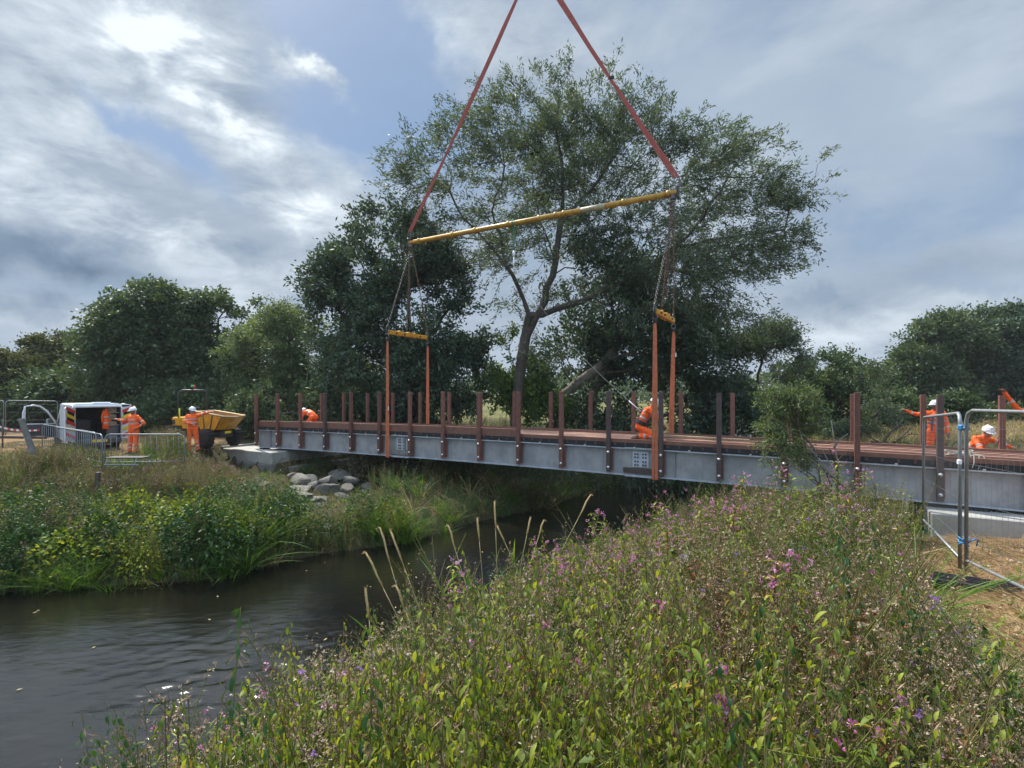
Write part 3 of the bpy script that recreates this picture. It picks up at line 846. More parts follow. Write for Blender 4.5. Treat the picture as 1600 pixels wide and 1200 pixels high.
# ------------------------------------------------------------------ wire fence by the near bridge seat
def heras(name, p0, p1, h, lab, group, wires=True, r=.021, z0=None, z1=None):
    p0, p1 = Vector(p0), Vector(p1); e = empty(name, p0); tag(e, lab, 'fence panel', group)
    d = p1 - p0; up = Vector((0, 0, 1)); fr_ = MB()
    k = .12; L = d.length; u = d.normalized()
    loop = [Vector((0, 0, 0)) + up * .0, up * (h - k)]
    path = [up * .03, up * (h - k), up * (h - k * .3) + u * k * .3, up * h + u * k, d + up * h - u * k, d + up * (h - k * .3) - u * k * .3, d + up * (h - k), d + up * .03]
    fr_.tube(path, r, M_galv, 9)
    fr_.tube([up * .16, d + up * .16], r * .8, M_galv, 8)
    fr_.build('frame', e)
    if wires:
        w = MB(); n_ = int(L / .09)
        for i in range(1, n_):
            q = d * (i / n_); w.tube([q + up * .17, q + up * (h - .03)], .0013, M_grey2, 3, cap=False)
        for z in (.42, .9, 1.35, h - .2): w.tube([up * z, d + up * z], .0022, M_grey2, 3, cap=False)
        w.build('wire_mesh', e)
    return e
pa0 = at(1443, 826, 9.1); pa1 = at(1500, 892, 6.42); pb0 = at(1510, 896, 6.28); pb1 = Vector((4.75, 2.85, 1.84))
heras('mesh_fence', pa0, pa1, 1.98, 'galvanised wire fence panel running away towards the bridge, left of its twin', 'site fence panels')
heras('mesh_fence', pb0, pb1, 2.0, 'nearest galvanised wire fence panel, running out past the right edge over dry grass', 'site fence panels')
for p, lab in ((at(1506, 668, 6.33), 'blue plastic fence clip near the top of the fence joint'), (at(1506, 846, 6.33), 'blue rope tie knotted low on the fence joint')):
    mb = MB()
    if 'rope' in lab:
        for k in range(3): mb.tube([(.05 * math.cos(t + k) , .05 * math.sin(t + k), .03 * k - .03 + .02 * math.sin(2 * t)) for t in [i * R(36) for i in range(11)]], .010, M_blue, 5)
        mb.tube([(.04, -.03, 0), (.1, -.05, .05), (.16, -.02, .03), (.13, -.03, -.05)], .008, M_blue, 5)
    else:
        mb.box((0, 0, 0), (.11, .07, .07), M_blue, bev=.012); mb.tube([(-.03, -.05, 0), (-.03, .05, 0)], .014, M_bolt, 6)
    o = mb.build('fence_clip'); o.location = p; tag(o, lab, 'fence clip')
o = MB().box((0, 0, 0), (.045, .04, .06), M_white, bev=.008).build('fence_clip'); o.location = at(1499, 722, 6.30); tag(o, 'small white clip halfway down the fence joint', 'fence clip')
fb = empty('fence_block', Vector((5.32, 6.05, gh(5.32, 6.05) + .0)), R(-32)); tag(fb, 'black ribbed rubber foot block lying on dry grass under the fence joint', 'fence foot')
mb = MB(); mb.box((0, 0, .06), (1.02, .24, .12), M_dark, bev=.02)
for k in range(4): mb.box((0, -.09 + .06 * k, .125), (.96, .018, .02), M_dark)
mb.build('rubber_block', fb)
mb = MB()
for x in (-.3, 0, .3): mb.tube([(x, 0, .12), (x, 0, .145)], .035, M_black, 8)
mb.build('socket', fb)
o = MB().box((0, 0, 0), (1.9, .12, .05), mat('dark_board', (.13, .07, .05), .8), bev=.005).build('old_board'); o.location = (8.1, 8.4, gh(8.1, 8.4) + .05); o.rotation_euler = (0, 0, R(-20)); tag(o, 'dark brown board lying on the ground in front of the right-hand concrete block', 'board')
# ------------------------------------------------------------------ people
M_hiv = mat('hi_vis_orange', (.95, .13, .012), .75, 0, .18, 9, .25, 14)
M_band = mat('silver_reflective_tape', (.42, .42, .42), .45, .2)
M_skin = mat('skin', (.42, .22, .15), .6)
M_skin_d = mat('tanned_skin', (.25, .12, .08), .6)
M_boot = mat('work_boot', (.09, .06, .04), .75)
M_helmet = mat('white_helmet', (.75, .77, .78), .35)
M_navy = mat('dark_workwear', (.03, .032, .04), .8)
M_glove = mat('work_glove', (.20, .09, .06), .8)
M_harn = mat('harness_webbing', (.10, .06, .12), .8)
M_eye = mat('dark_eye', (.02, .015, .01), .4)

def capsule(mb, a, b_, ra, rb, m, sx=None, n=12):
    """tapered limb with round ends; sx = (direction, factor) widens it"""
    a, b_ = Vector(a), Vector(b_); t = b_ - a; L = max(t.length, 1e-4); t = t / L
    u = t.orthogonal().normalized()
    if sx: u = (Vector(sx[0]) - t * Vector(sx[0]).dot(t)).normalized()
    w = t.cross(u); k = sx[1] if sx else 1.0
    rows = [(-math.cos(x) * ra, math.sin(x) * ra) for x in (R(8), R(35), R(62), R(90))] + [(L + math.sin(x) * rb, math.cos(x) * rb) for x in (0, R(28), R(55), R(82))]
    vs = []; fs = []
    for (z, r) in rows:
        for i in range(n):
            th = 2 * math.pi * i / n; vs.append(a + t * z + u * (math.cos(th) * r * k) + w * (math.sin(th) * r))
    for i in range(len(rows) - 1):
        for j in range(n): fs.append([i * n + j, i * n + (j + 1) % n, (i + 1) * n + (j + 1) % n, (i + 1) * n + j])
    fs.append(list(range(n))[::-1]); fs.append([(len(rows) - 1) * n + j for j in range(n)])
    mb.add(vs, fs, m, True)

STAND = dict(pel=(0, 0, .96), spi=(0, .0, 1.16), che=(0, .01, 1.36), nec=(0, .0, 1.52), hed=(0, .03, 1.66),
             shl=(-.19, 0, 1.45), ell=(-.25, -.01, 1.17), wrl=(-.24, .08, .93), shr=(.19, 0, 1.45), elr=(.25, -.01, 1.17), wrr=(.24, .08, .93),
             hil=(-.10, 0, .92), knl=(-.12, .02, .50), anl=(-.13, -.01, .09), hir=(.10, 0, .92), knr=(.12, .02, .50), anr=(.13, -.01, .09))

def person(lab, loc, rz, pose=None, look=(0, 1, 0), skin=None, gloves=False, trousers=None, band_legs=True, tilt=None, helmet_vent=False, foot_dir=None, girth=1.0, fold=True, helmet=True):
    """pose: joint positions that differ from standing; local frame: x right, y forward"""
    skin = skin or M_skin; J = {k: Vector(v) for k, v in STAND.items()}
    for k, v in (pose or {}).items(): J[k] = Vector(v)
    X = (J['shr'] - J['shl']).normalized(); HX = (J['hir'] - J['hil']).normalized()
    trm = trousers or M_hiv; look = Vector(look).normalized()
    bones = []
    src = MB()
    def C(a, b_, ra, rb, tag_, sx=None):
        a = J[a] if isinstance(a, str) else a; b_ = J[b_] if isinstance(b_, str) else b_
        capsule(src, a, b_, ra, rb, M_hiv, sx); bones.append((a, b_, (ra + rb) / 2, tag_))
    g = girth
    C('pel', 'spi', .135 * g, .135 * g, 'waist', (HX, 1.28)); C('spi', 'che', .135 * g, .145 * g, 'torso', (X, 1.32)); C('che', J['che'].lerp(J['nec'], .5), .145, .10, 'torso', (X, 1.45))
    C(J['che'].lerp(J['nec'], .55), 'nec', .075, .062, 'neck'); C('nec', 'hed', .058, .075, 'neck')
    hc = J['hed']
    capsule(src, hc + Vector((0, 0, -.045)) + look * .012, hc + Vector((0, 0, .05)), .078, .094, M_hiv); bones.append((hc + Vector((0, 0, -.05)), hc + Vector((0, 0, .06)), .09, 'head'))
    for q in 'lr':
        C(J['che'].lerp(J['nec'], .45), 'sh' + q, .09, .078, 'torso')
        C('sh' + q, 'el' + q, .074, .060, 'arm_u'); C('el' + q, 'wr' + q, .060, .044, 'arm_l')
        C('pel', 'hi' + q, .12, .115, 'waist'); C('hi' + q, 'kn' + q, .108 * g, .078, 'leg_u'); C('kn' + q, 'an' + q, .082, .070, 'leg_l')
        fd = Vector(foot_dir[q] if foot_dir else (0, 1, 0)).normalized()
        heel = J['an' + q] - fd * .05 - Vector((0, 0, .035)); toe = J['an' + q] + fd * .17 - Vector((0, 0, .045))
        if abs(fd.z) > .5: heel = J['an' + q]; toe = J['an' + q] + fd * .18
        C(heel, toe, .05, .042, 'boot')
    tmp = src.build('tmp')
    md = tmp.modifiers.new('r', 'REMESH'); md.mode = 'VOXEL'; md.voxel_size = .021
    m2 = tmp.modifiers.new('s', 'SMOOTH'); m2.factor = .5; m2.iterations = 3
    dg = bpy.context.evaluated_depsgraph_get()
    ev = tmp.evaluated_get(dg); me = bpy.data.meshes.new_from_object(ev)
    bpy.data.objects.remove(tmp)
    # cloth folds and colours by region
    nv = len(me.vertices); co = np.empty(nv * 3, np.float32); me.vertices.foreach_get('co', co); co = co.reshape(-1, 3).astype(float)
    nf = len(me.polygons)
    cen = np.empty(nf * 3, np.float32); me.polygons.foreach_get('center', cen); cen = cen.reshape(-1, 3).astype(float)
    def nearest(P):
        best = np.full(len(P), 1e9); bi = np.zeros(len(P), int); bt = np.zeros(len(P))
        for i, (a, b_, r_, tg) in enumerate(bones):
            a = np.array(a); ab = np.array(b_) - a; t_ = np.clip(((P - a) @ ab) / max(ab @ ab, 1e-9), 0, 1)
            d = np.linalg.norm(P - (a + t_[:, None] * ab), axis=1) - r_
            k = d < best; best[k] = d[k]; bi[k] = i; bt[k] = t_[k]
        return bi, bt
    slots = [M_hiv, M_band, skin, M_boot, trm, M_glove, M_navy]
    bi, bt = nearest(cen); mi = np.zeros(nf, np.int32)
    for i in range(nf):
        tg = bones[bi[i]][3]; t_ = bt[i]
        if tg == 'torso' and bi[i] in (1, 2):
            mi[i] = 1 if (bi[i] == 1 and (.10 < t_ < .34 or .80 < t_ < .99)) else 0
        elif tg == 'waist': mi[i] = 0 if trm is M_hiv else (4 if cen[i][2] < J['pel'].z + .03 else 0)
        elif tg in ('neck', 'head'): mi[i] = 2
        elif tg == 'arm_u': mi[i] = 1 if .60 < t_ < .76 else 0
        elif tg == 'arm_l': mi[i] = 1 if .42 < t_ < .56 else 0
        elif tg == 'leg_u': mi[i] = 4
        elif tg == 'leg_l': mi[i] = 1 if band_legs and (.12 < t_ < .26 or .52 < t_ < .66) else (3 if t_ > .96 else 4)
        elif tg == 'boot': mi[i] = 3
    if fold:
        rs = np.random.RandomState(int(abs(loc[0] * 100)) % 1000)
        vb, vt = nearest(co); ph = rs.rand(3) * 6
        amp = np.array([0 if bones[i][3] in ('head', 'neck', 'boot') else .007 for i in vb])
        w_ = np.sin(co[:, 2] * 55 + co[:, 0] * 25 + ph[0]) * np.sin(co[:, 0] * 30 - co[:, 1] * 22 + ph[1]) + .5 * np.sin(co[:, 2] * 90 - co[:, 1] * 40 + ph[2])
        nr = np.empty(nv * 3, np.float32); me.vertices.foreach_get('normal', nr); nr = nr.reshape(-1, 3)
        co = co + nr * (w_ * amp)[:, None]
        me.vertices.foreach_set('co', co.astype(np.float32).ravel())
    vv = co.tolist(); ff = [list(p.vertices) for p in me.polygons]
    body = MB(); body.slots = slots
    body.v = [tuple(x) for x in vv]; body.f = [tuple(f) for f in ff]; body.m = mi.tolist(); body.sm = [True] * nf
    bpy.data.meshes.remove(me)
    # hands: palm, four fingers, thumb
    hm = M_glove if gloves else skin
    for q in 'lr':
        w_, e_ = J['wr' + q], J['el' + q]; d = (w_ - e_).normalized(); sgn = -1 if q == 'l' else 1
        sd = d.cross(Vector((0, 0, 1)));
        if sd.length < .2: sd = Vector((0, 1, 0))
        sd.normalize(); pn = sd.cross(d).normalized()
        if pn.z > 0: pn = -pn
        capsule(body, w_ + d * .01, w_ + d * .085, .030, .036, hm, (sd, 1.15), 8)
        for k in range(4):
            o_ = sd * (-.03 + .02 * k); l_ = (.072, .082, .078, .060)[k]
            base = w_ + d * .088 + o_
            body.tube([base, base + d * l_ * .45 + pn * .006, base + d * l_ * .8 + pn * .022, base + d * l_ * .9 + pn * .04], [.0105, .0098, .0085, .006], hm, 6)
        base = w_ + d * .03 - sd * .034 * 1
        body.tube([base, base + d * .03 - sd * .022, base + d * .06 - sd * .026 + pn * .012], [.013, .011, .008], hm, 6)
    # face
    sdv = look.cross(Vector((0, 0, 1))).normalized(); upv = sdv.cross(look).normalized()
    body.ball(hc + look * .098 - upv * .02, (.013, .013, .020), skin, seg=6)
    for k in (-1, 1):
        body.ball(hc + look * .083 + sdv * .032 * k + upv * .008, (.010, .010, .007), M_eye, seg=6)
        body.ball(hc + sdv * .088 * k - upv * .01, (.012, .014, .03), skin, seg=6)
    body.ball(hc + look * .080 - upv * .060, (.022, .012, .006), M_skin_d, seg=6)
    root = empty('person', loc, rz); tag(root, lab, 'person', None)
    bo = body.build('body', root)
    # helmet
    if helmet:
        hb = MB(); up2 = (upv + Vector(tilt) if tilt else upv).normalized()
        q_ = up2.to_track_quat('Z', 'Y').to_matrix().to_4x4()
        T = Matrix.Translation(hc + up2 * .035) @ q_ @ Matrix.Diagonal((1.0, 1.12, 1, 1))
        hb.lathe([(.122, 0), (.124, .012), (.118, .05), (.100, .09), (.07, .118), (.035, .132), (1e-5, .136)], M_helmet, 18, T)
        hb.box((0, 0, .128), (.03, .16, .014), M_helmet, T, bev=.004)
        # peak towards the look direction
        inv = q_.inverted(); lk = (inv @ look); ang_ = math.atan2(lk.y, lk.x)
        pk = [(math.cos(ang_ + a_) * r_, math.sin(ang_ + a_) * r_) for r_, rng_ in ((.122, range(-5, 6)), ) for a_ in [k * R(11) for k in rng_]]
        pk2 = [(math.cos(ang_ + a_) * (.122 + .05 * math.cos(a_ * 1.5)), math.sin(ang_ + a_) * (.122 + .05 * math.cos(a_ * 1.5))) for a_ in [k * R(11) for k in range(5, -6, -1)]]
        hb.prism(pk + pk2, 'z', -.004, .008, M_helmet, T)
        ho = hb.build('helmet', root)
        vb_ = MB()
        for k in (-1, 1): vb_.ball(T @ Vector((.098 * k, .0, .062)), (.012, .03, .013), M_black, seg=6)
        vb_.build('helmet_vent', ho)
    return root, J

def harness(root, J, waist=False):
    mb = MB(); X = (J['shr'] - J['shl']).normalized(); up = (J['nec'] - J['pel']).normalized(); fw = up.cross(X).normalized() * 1
    c = J['che'];
    for s_ in (-1, 1):
        back = -fw
        pts = [J['pel'] + X * .16 * s_ + back * .12, J['spi'].lerp(J['che'], .4) + X * .05 * s_ + back * .165, c + X * -.03 * s_ + back * .16, J['nec'] + X * -.13 * s_ * -1 + back * .04 - up * .02, c + X * .10 * s_ - back * .155, J['spi'] + X * .12 * s_ - back * .16, J['pel'] + X * .13 * s_ - back * .14]
        web = web_sling('h', pts, .045, .008, M_harn, X); mb.v += [tuple(v) for v in []]
        mb.add([Vector(v) for v in web.v], web.f, M_harn, False)
    if waist:
        ring = [J['pel'].lerp(J['spi'], .55) + X * math.cos(t) * .205 + fw * math.sin(t) * .16 for t in [2 * math.pi * i / 16 for i in range(17)]]
        w = web_sling('w', ring, .12, .02, M_navy, up); mb.add([Vector(v) for v in w.v], w.f, M_navy, False)
    o = mb.build('safety_harness', root)
    return o

# 1: by the van, one arm out to the van door, the other hand on the hip (walks towards the camera's right)
z = 20.0; p = at(209, 0, z); g0 = gh(p.x, p.y)
person('worker in orange hi-vis and white helmet reaching out to the open van door', (p.x, p.y, g0), R(180 - 15),
       dict(shr=(.20, 0, 1.45), elr=(.42, .05, 1.30), wrr=(.66, .12, 1.34), ell=(-.42, -.08, 1.20), wrl=(-.24, .06, 1.02), shl=(-.20, 0, 1.44),
            knl=(-.13, .03, .5), anl=(-.17, 0, .09), knr=(.12, .04, .5), anr=(.14, .05, .09)), look=(.5, .9, -.15), skin=M_skin_d, gloves=False, girth=1.15)
# 2: leaning one arm on the skip of the dumper
z = 20.7; p = at(301, 0, z); g0 = gh(p.x, p.y)
person('worker in orange hi-vis resting an arm on the rim of the yellow skip', (p.x, p.y, g0), R(180 + 10),
       dict(shl=(-.19, 0, 1.46), ell=(-.45, .0, 1.56), wrl=(-.66, .03, 1.60), elr=(.20, .14, 1.20), wrr=(-.02, .22, 1.16), anl=(-.22, .05, .09), knl=(-.16, .04, .5), anr=(.14, 0, .09)),
       look=(-.75, .65, -.2))
# 3: bent over on the deck at the far end
z_d = 2.665
p = br(15.35, 19.0); rz3 = math.atan2(-DD.y, -DD.x) - R(90)
def deck(s): return 2.566 + camber(s)
kneel = dict(pel=(0, -.10, .42), spi=(0, .05, .58), che=(0, .24, .66), nec=(0, .38, .70), hed=(0, .52, .70), shl=(-.19, .28, .68), shr=(.19, .28, .68),
             ell=(-.24, .38, .42), wrl=(-.2, .5, .2), elr=(.24, .38, .42), wrr=(.2, .52, .18), hil=(-.1, -.12, .40), hir=(.1, -.12, .40),
             knl=(-.14, .14, .08), knr=(.14, .14, .08), anl=(-.14, -.28, .07), anr=(.14, -.28, .07))
fdk = {'l': (0, -1, -.1), 'r': (0, -1, -.1)}
person('worker in orange hi-vis bent low over the deck at the far end of the bridge', (p.x, p.y, deck(19.0)), BR_ROT - R(90), {k_: (v_[0], v_[1], v_[2] * (.80 if v_[2] > .15 else 1)) for k_, v_ in kneel.items()}, look=(0, .7, -.6), foot_dir=fdk)
# 4: kneeling with harness beside the right-hand slings, facing along the bridge
kn4 = dict(pel=(0, -.12, .36), spi=(0, -.04, .58), che=(0, .10, .78), nec=(0, .20, .92), hed=(0, .28, 1.04), shl=(-.19, .14, .86), shr=(.19, .14, .86),
           ell=(-.22, .34, .66), wrl=(-.12, .52, .48), elr=(.22, .34, .66), wrr=(.12, .54, .46), hil=(-.1, -.12, .34), hir=(.1, -.12, .34),
           knl=(-.15, .28, .10), knr=(.15, .28, .10), anl=(-.15, -.16, .08), anr=(.15, -.16, .08))
s4 = 4.1; p = br(15.0, s4)
r4, J4 = person('kneeling worker in orange hi-vis with harness and lifeline by the right-hand orange slings', (p.x, p.y, deck(s4)), BR_ROT + R(90) + R(12), kn4, look=(.1, .9, -.45), foot_dir=fdk)
harness(r4, J4, True)
back4 = r4.matrix_basis.copy() if False else (Matrix.Translation(r4.location) @ Matrix.Rotation(r4.rotation_euler.z, 4, 'Z')) @ Vector((0, -.08, .80))
mb = MB(); a_ = mid + Vector((0, 0, -1.6)); v_ = Vector(back4) - a_
pts = [v_ * t_ + Vector((0, 0, -.35 * math.sin(math.pi * t_))) for t_ in [i / 12 for i in range(13)]]
mb.tube(pts, .006, M_rope, 5); mb.tube(pts[-2:], .014, M_white, 6)
o = mb.build('lifeline'); o.location = a_; tag(o, 'thin slanting lifeline from the green strop down to the kneeling worker', 'rope')
# 5: pointing left, beyond the bridge
z = 14.3; p = at(1461, 0, z); g0 = EYE - .19 - 1.83
r5, J5 = person('standing worker with white helmet and harness pointing left beyond the bridge', (p.x, p.y, g0), R(180 - 20),
       dict(shr=(.19, .0, 1.45), elr=(.47, .08, 1.42), wrr=(.72, .16, 1.52), ell=(-.28, -.04, 1.18), wrl=(-.25, .10, .95)), look=(.9, .35, -.05), skin=M_skin_d, gloves=False)
harness(r5, J5)
# 6: crouching behind the bridge
z = 12.9; p = at(1524, 0, z); g0 = 2.0
cr = dict(pel=(0, -.15, .45), spi=(0, -.02, .62), che=(0, .12, .80), nec=(0, .20, .92), hed=(0, .27, 1.03), shl=(-.20, .12, .86), shr=(.20, .12, .86),
          ell=(-.44, .25, .76), wrl=(-.66, .34, .66), elr=(.30, .32, .62), wrr=(.22, .5, .5), hil=(-.1, -.14, .44), hir=(.1, -.14, .44),
          knl=(-.16, .24, .50), knr=(.16, .24, .50), anl=(-.14, .06, .09), anr=(.14, .06, .09))
person('crouching worker in orange hi-vis with a white and black helmet behind the bridge edge', (p.x, p.y, g0), R(180 + 15), cr, look=(.35, .9, -.4))
# 7: just off the right edge with a gloved hand on the last far post
p17 = br(Df + .085, 21.44 - .07 - 1.5 * 17, 3.95 + camber(-4.1))
p7 = Vector((12.98, 12.55, 0)); g7 = 2.0
rz7 = R(180 - 70)
loc_ = Matrix.Rotation(-rz7, 4, 'Z') @ (Vector((p17.x, p17.y, p17.z + .075)) - Vector((p7.x, p7.y, g7)))
wr = Vector(loc_) + Vector((.0, -.02, .03)) ; dirw = (Vector(loc_) - Vector((.2, 0, 1.45)))
wr = Vector(loc_) - dirw.normalized() * .10 + Vector((0, 0, .03)); el = Vector((.2, 0, 1.45)).lerp(wr, .52) + Vector((.0, 0, -.13))
person('worker at the right edge with a gloved hand on top of the last far post', (p7.x, p7.y, g7), rz7,
       dict(shr=(.20, .02, 1.45), elr=tuple(el), wrr=tuple(wr), ell=(-.3, .05, 1.2), wrl=(-.24, .2, 1.0)), look=(.2, .95, -.1), gloves=True)

# orange jacket hanging in the back of the van is built with the van below
# ------------------------------------------------------------------ van with its doors open
M_van = mat('van_white', (.62, .66, .70), .3, 0, .12, 2)
M_glass = mat('dark_glass', (.02, .025, .03), .08, 0, spec=.8)
M_glass_l = mat('painted_reflection_glass', (.22, .28, .32), .12, 0, spec=.8)  # pale base colour stands in for a reflection in the glass
M_red = mat('red_lens', (.42, .01, .01), .3)
M_inner = mat('van_lining', (.10, .10, .105), .8, 0, .3, 5)
M_box = mat('cardboard_and_tools', (.26, .20, .13), .85, 0, .5, 12, col2=(.08, .08, .09))
M_chev = mat('yellow_reflective', (.68, .50, .02), .5)
M_chr = mat('red_reflective', (.55, .03, .02), .5)
M_tyre = mat('tyre_rubber', (.018, .018, .018), .85)
M_grey = mat('grey_plastic', (.06, .06, .065), .6)
vr = Vector((-17.5, 21.7, 0)); vr.z = gh(-18, 22.4) - .02
van = empty('van', vr, math.atan2(.76, .65)); tag(van, 'white van parked on dry grass with front and rear doors standing open', 'van')
W = .81
for sx in (-1, 1):
    mb = MB()
    side_poly = [(0, .42), (0, 1.15), (.10, 1.78), (.30, 1.93), (2.95, 1.96), (3.05, 1.2), (3.0, .40), (3.45, .36), (3.5, .30), (2.9, .28), (1.25, .28), (1.2, .36), (1.12, .62), (.95, .72), (.75, .72), (.58, .62), (.5, .42)]
    mb.prism([(y, z) for y, z in side_poly[:7]] + side_poly[10:], 'x', sx * W - .03, sx * W + .03, M_van)
    mb.prism([(3.95, .42), (3.98, 1.08), (4.55, .98), (4.82, .70), (4.85, .40), (4.6, .40), (4.5, .60), (4.3, .66), (4.1, .60), (4.0, .42)], 'x', sx * W - .03, sx * W + .03, M_van)
    mb.tube([(sx * (W - .02), 3.95, 1.05), (sx * (W - .08), 3.25, 1.90)], .04, M_van, 8)
    mb.build('side_panel', van)
    w = MB(); w.prism([(.42, 1.18), (.46, 1.62), (1.22, 1.66), (1.25, 1.16)], 'x', sx * (W + .031) - .004, sx * (W + .031) + .004, M_glass_l if sx < 0 else M_glass); w.build('side_window', van)
    w = MB(); w.prism([(1.55, .36), (1.55, 1.70), (1.62, 1.70), (1.62, .36)], 'x', sx * (W + .033) - .004, sx * (W + .033) + .004, M_grey); w.box((sx * (W + .04), 1.6, .95), (.04, .16, .06), M_grey); w.build('sliding_door_seam', van)
    l = MB(); l.box((sx * (W + .005), .03, 1.22), (.075, .16, .42), M_red, bev=.02); l.box((sx * (W + .006), .028, 1.36), (.079, .155, .08), M_white, bev=.01); l.build('tail_light', van)
    wh_y = (.85, 4.28)
    for y in wh_y:
        whl = MB(); T = Matrix.Translation((sx * (W - .08), y, .33)) @ Matrix.Rotation(R(90), 4, 'Y')
        whl.lathe([(.20, -.10), (.31, -.10), (.335, -.06), (.335, .06), (.31, .10), (.20, .10)], M_tyre, 20, T); o = whl.build('wheel', van)
        rm = MB(); rm.lathe([(1e-4, -.07), (.20, -.085), (.20, .085), (1e-4, .07)], M_grey, 14, T); rm.build('rim', o)
mb = MB()
mb.prism([(-W, 1.93), (W, 1.93), (W - .08, 2.0), (-W + .08, 2.0)], 'y', .22, 3.1, M_van)
mb.box((0, .12, 1.885), (2 * W - .02, .2, .09), M_van, bev=.02); mb.build('roof', van)
mb = MB(); mb.box((.15, .42, 2.03), (.62, .30, .06), M_white, bev=.02); mb.build('roof_vent', van)
mb = MB(); mb.prism([(3.99, 1.08), (4.55, .98), (4.55, .90), (3.99, .98)], 'x', -W + .04, W - .04, M_van); mb.prism([(4.55, .98), (4.83, .68), (4.86, .36), (4.75, .36), (4.5, .9)], 'x', -W + .04, W - .04, M_van); mb.build('bonnet', van)
mb = MB(); mb.prism([(3.98, 1.08), (3.2, 1.93), (3.17, 1.91), (3.95, 1.06)], 'x', -W + .08, W - .08, M_glass); mb.build('windscreen', van)
mb = MB(); mb.box((0, 2.4, .43), (2 * W - .07, 4.2, .08), M_inner); mb.box((0, 2.9, 1.15), (2 * W - .08, .04, 1.45), M_inner)
for sx in (-1, 1): mb.box((sx * (W - .045), 1.5, 1.2), (.015, 2.7, 1.38), M_inner)
mb.build('load_bay_lining', van)
mb = MB(); mb.box((0, -.05, .42), (2 * W - .1, .16, .22), M_grey, bev=.04); mb.build('bumper', van)
mb = MB(); mb.box((0, -.135, .44), (.5, .01, .11), M_chev); mb.build('number_plate', van)
mb = MB(); mb.box((-.35, 1.9, .9), (.62, 1.2, .8), M_grey, bev=.02); mb.box((.52, 1.2, .75), (.42, 1.9, .6), M_inner, bev=.02)
for k in range(3): mb.box((.53, 1.0, 1.06 + .27 * k), (.40, 1.6, .025), M_timber)
mb.build('shelving', van)
rr = random.Random(4); mb = MB()
for k in range(4):
    z_ = (.47, 1.08, 1.35, 1.62)[k]
    for j in range(4): hh = rr.uniform(.12, .22); MB().box((.53 + rr.uniform(-.04, .02), .35 + j * .36, z_ + hh / 2), (rr.uniform(.22, .34), .28, hh), (M_box, M_timber_old, M_box, M_white)[rr.randrange(4)], rz=rr.uniform(-.1, .1)).build('stored_box', van)
# rear doors
for sx, ang in ((-1, 122), (1, 112)):
    d = MB(); w_ = .80
    d.prism([(0, .50), (0, 1.15), (.0, 1.84), (w_ - .1, 1.90), (w_, 1.84), (w_, .50)], 'y', -.03, .02, M_van)
    piv = Matrix.Translation((sx * (W - .02), -.02, 0)) @ Matrix.Rotation(R(ang) * sx * 1, 4, 'Z') @ Matrix.Diagonal((-sx, 1, 1, 1))
    do = d.build('rear_door', van); do.matrix_local = piv
    g = MB(); g.prism([(.1, 1.2), (.12, 1.72), (w_ - .15, 1.74), (w_ - .1, 1.2)], 'y', .021, .026, M_glass); g.prism([(.1, 1.2), (.12, 1.72), (w_ - .15, 1.74), (w_ - .1, 1.2)], 'y', -.036, -.031, M_glass); g.build('window', do)
    c = MB()
    for k in range(5):
        za = .55 + k * .26
        c.prism([(.06, za), (.06, za + .13), (w_ - .06, za + .33), (w_ - .06, za + .20)], 'y', .027, .031, M_chev if k % 2 else M_chr)
        c.prism([(.06, za), (.06, za + .13), (w_ - .06, za + .33), (w_ - .06, za + .20)], 'y', -.041, -.037, M_chev if k % 2 else M_chr)
    c.build('reflective_stripes', do)
    h = MB(); h.box((w_ - .1, .05, 1.02), (.1, .04, .05), M_grey, bev=.01); h.build('handle', do)
# front doors
for sx, ang in ((-1, 72), (1, 72)):
    w_ = 1.18
    fd = empty('front_door'); fd.parent = van
    fd.matrix_local = Matrix.Translation((sx * (W + .01), 3.98, 0)) @ Matrix.Rotation(R(ang) * sx, 4, 'Z')
    # the door plane runs back (-y) from its hinge when shut
    d = MB()
    d.prism([(0, .42), (0, 1.05), (-w_, 1.10), (-w_ + .02, .9), (-w_ - .02, .6), (-w_ + .05, .40)], 'x', -.035, .035, M_van)
    d.tube([(0, 0, 1.05), (0, -.35, 1.62), (0, -.60, 1.84), (0, -.85, 1.90), (0, -w_ + .03, 1.86), (0, -w_, 1.10)], .038, M_van, 8)
    d.prism([(-w_ + .02, 1.08), (-w_ + .03, 1.86), (-w_ - .05, 1.60), (-w_ - .07, 1.10), (-w_ - .03, .60), (-w_ + .02, .42)], 'x', -.045, .045, M_van); d.box((0, -w_ * .5, .46), (.08, w_, .10), M_van, bev=.01); d.build('door_panel', fd)
    d = MB(); d.prism([(-.03, .45), (-.05, 1.02), (-w_ + .06, 1.05), (-w_ + .08, .45)], 'x', -sx * .05 - .012, -sx * .05 + .012, M_grey); d.build('door_lining', fd)
    m_ = MB(); m_.box((sx * .16, -.22, 1.16), (.18, .10, .24), M_grey, bev=.03); m_.box((sx * .16, -.275, 1.16), (.14, .01, .18), M_glass_l); m_.build('mirror', fd)
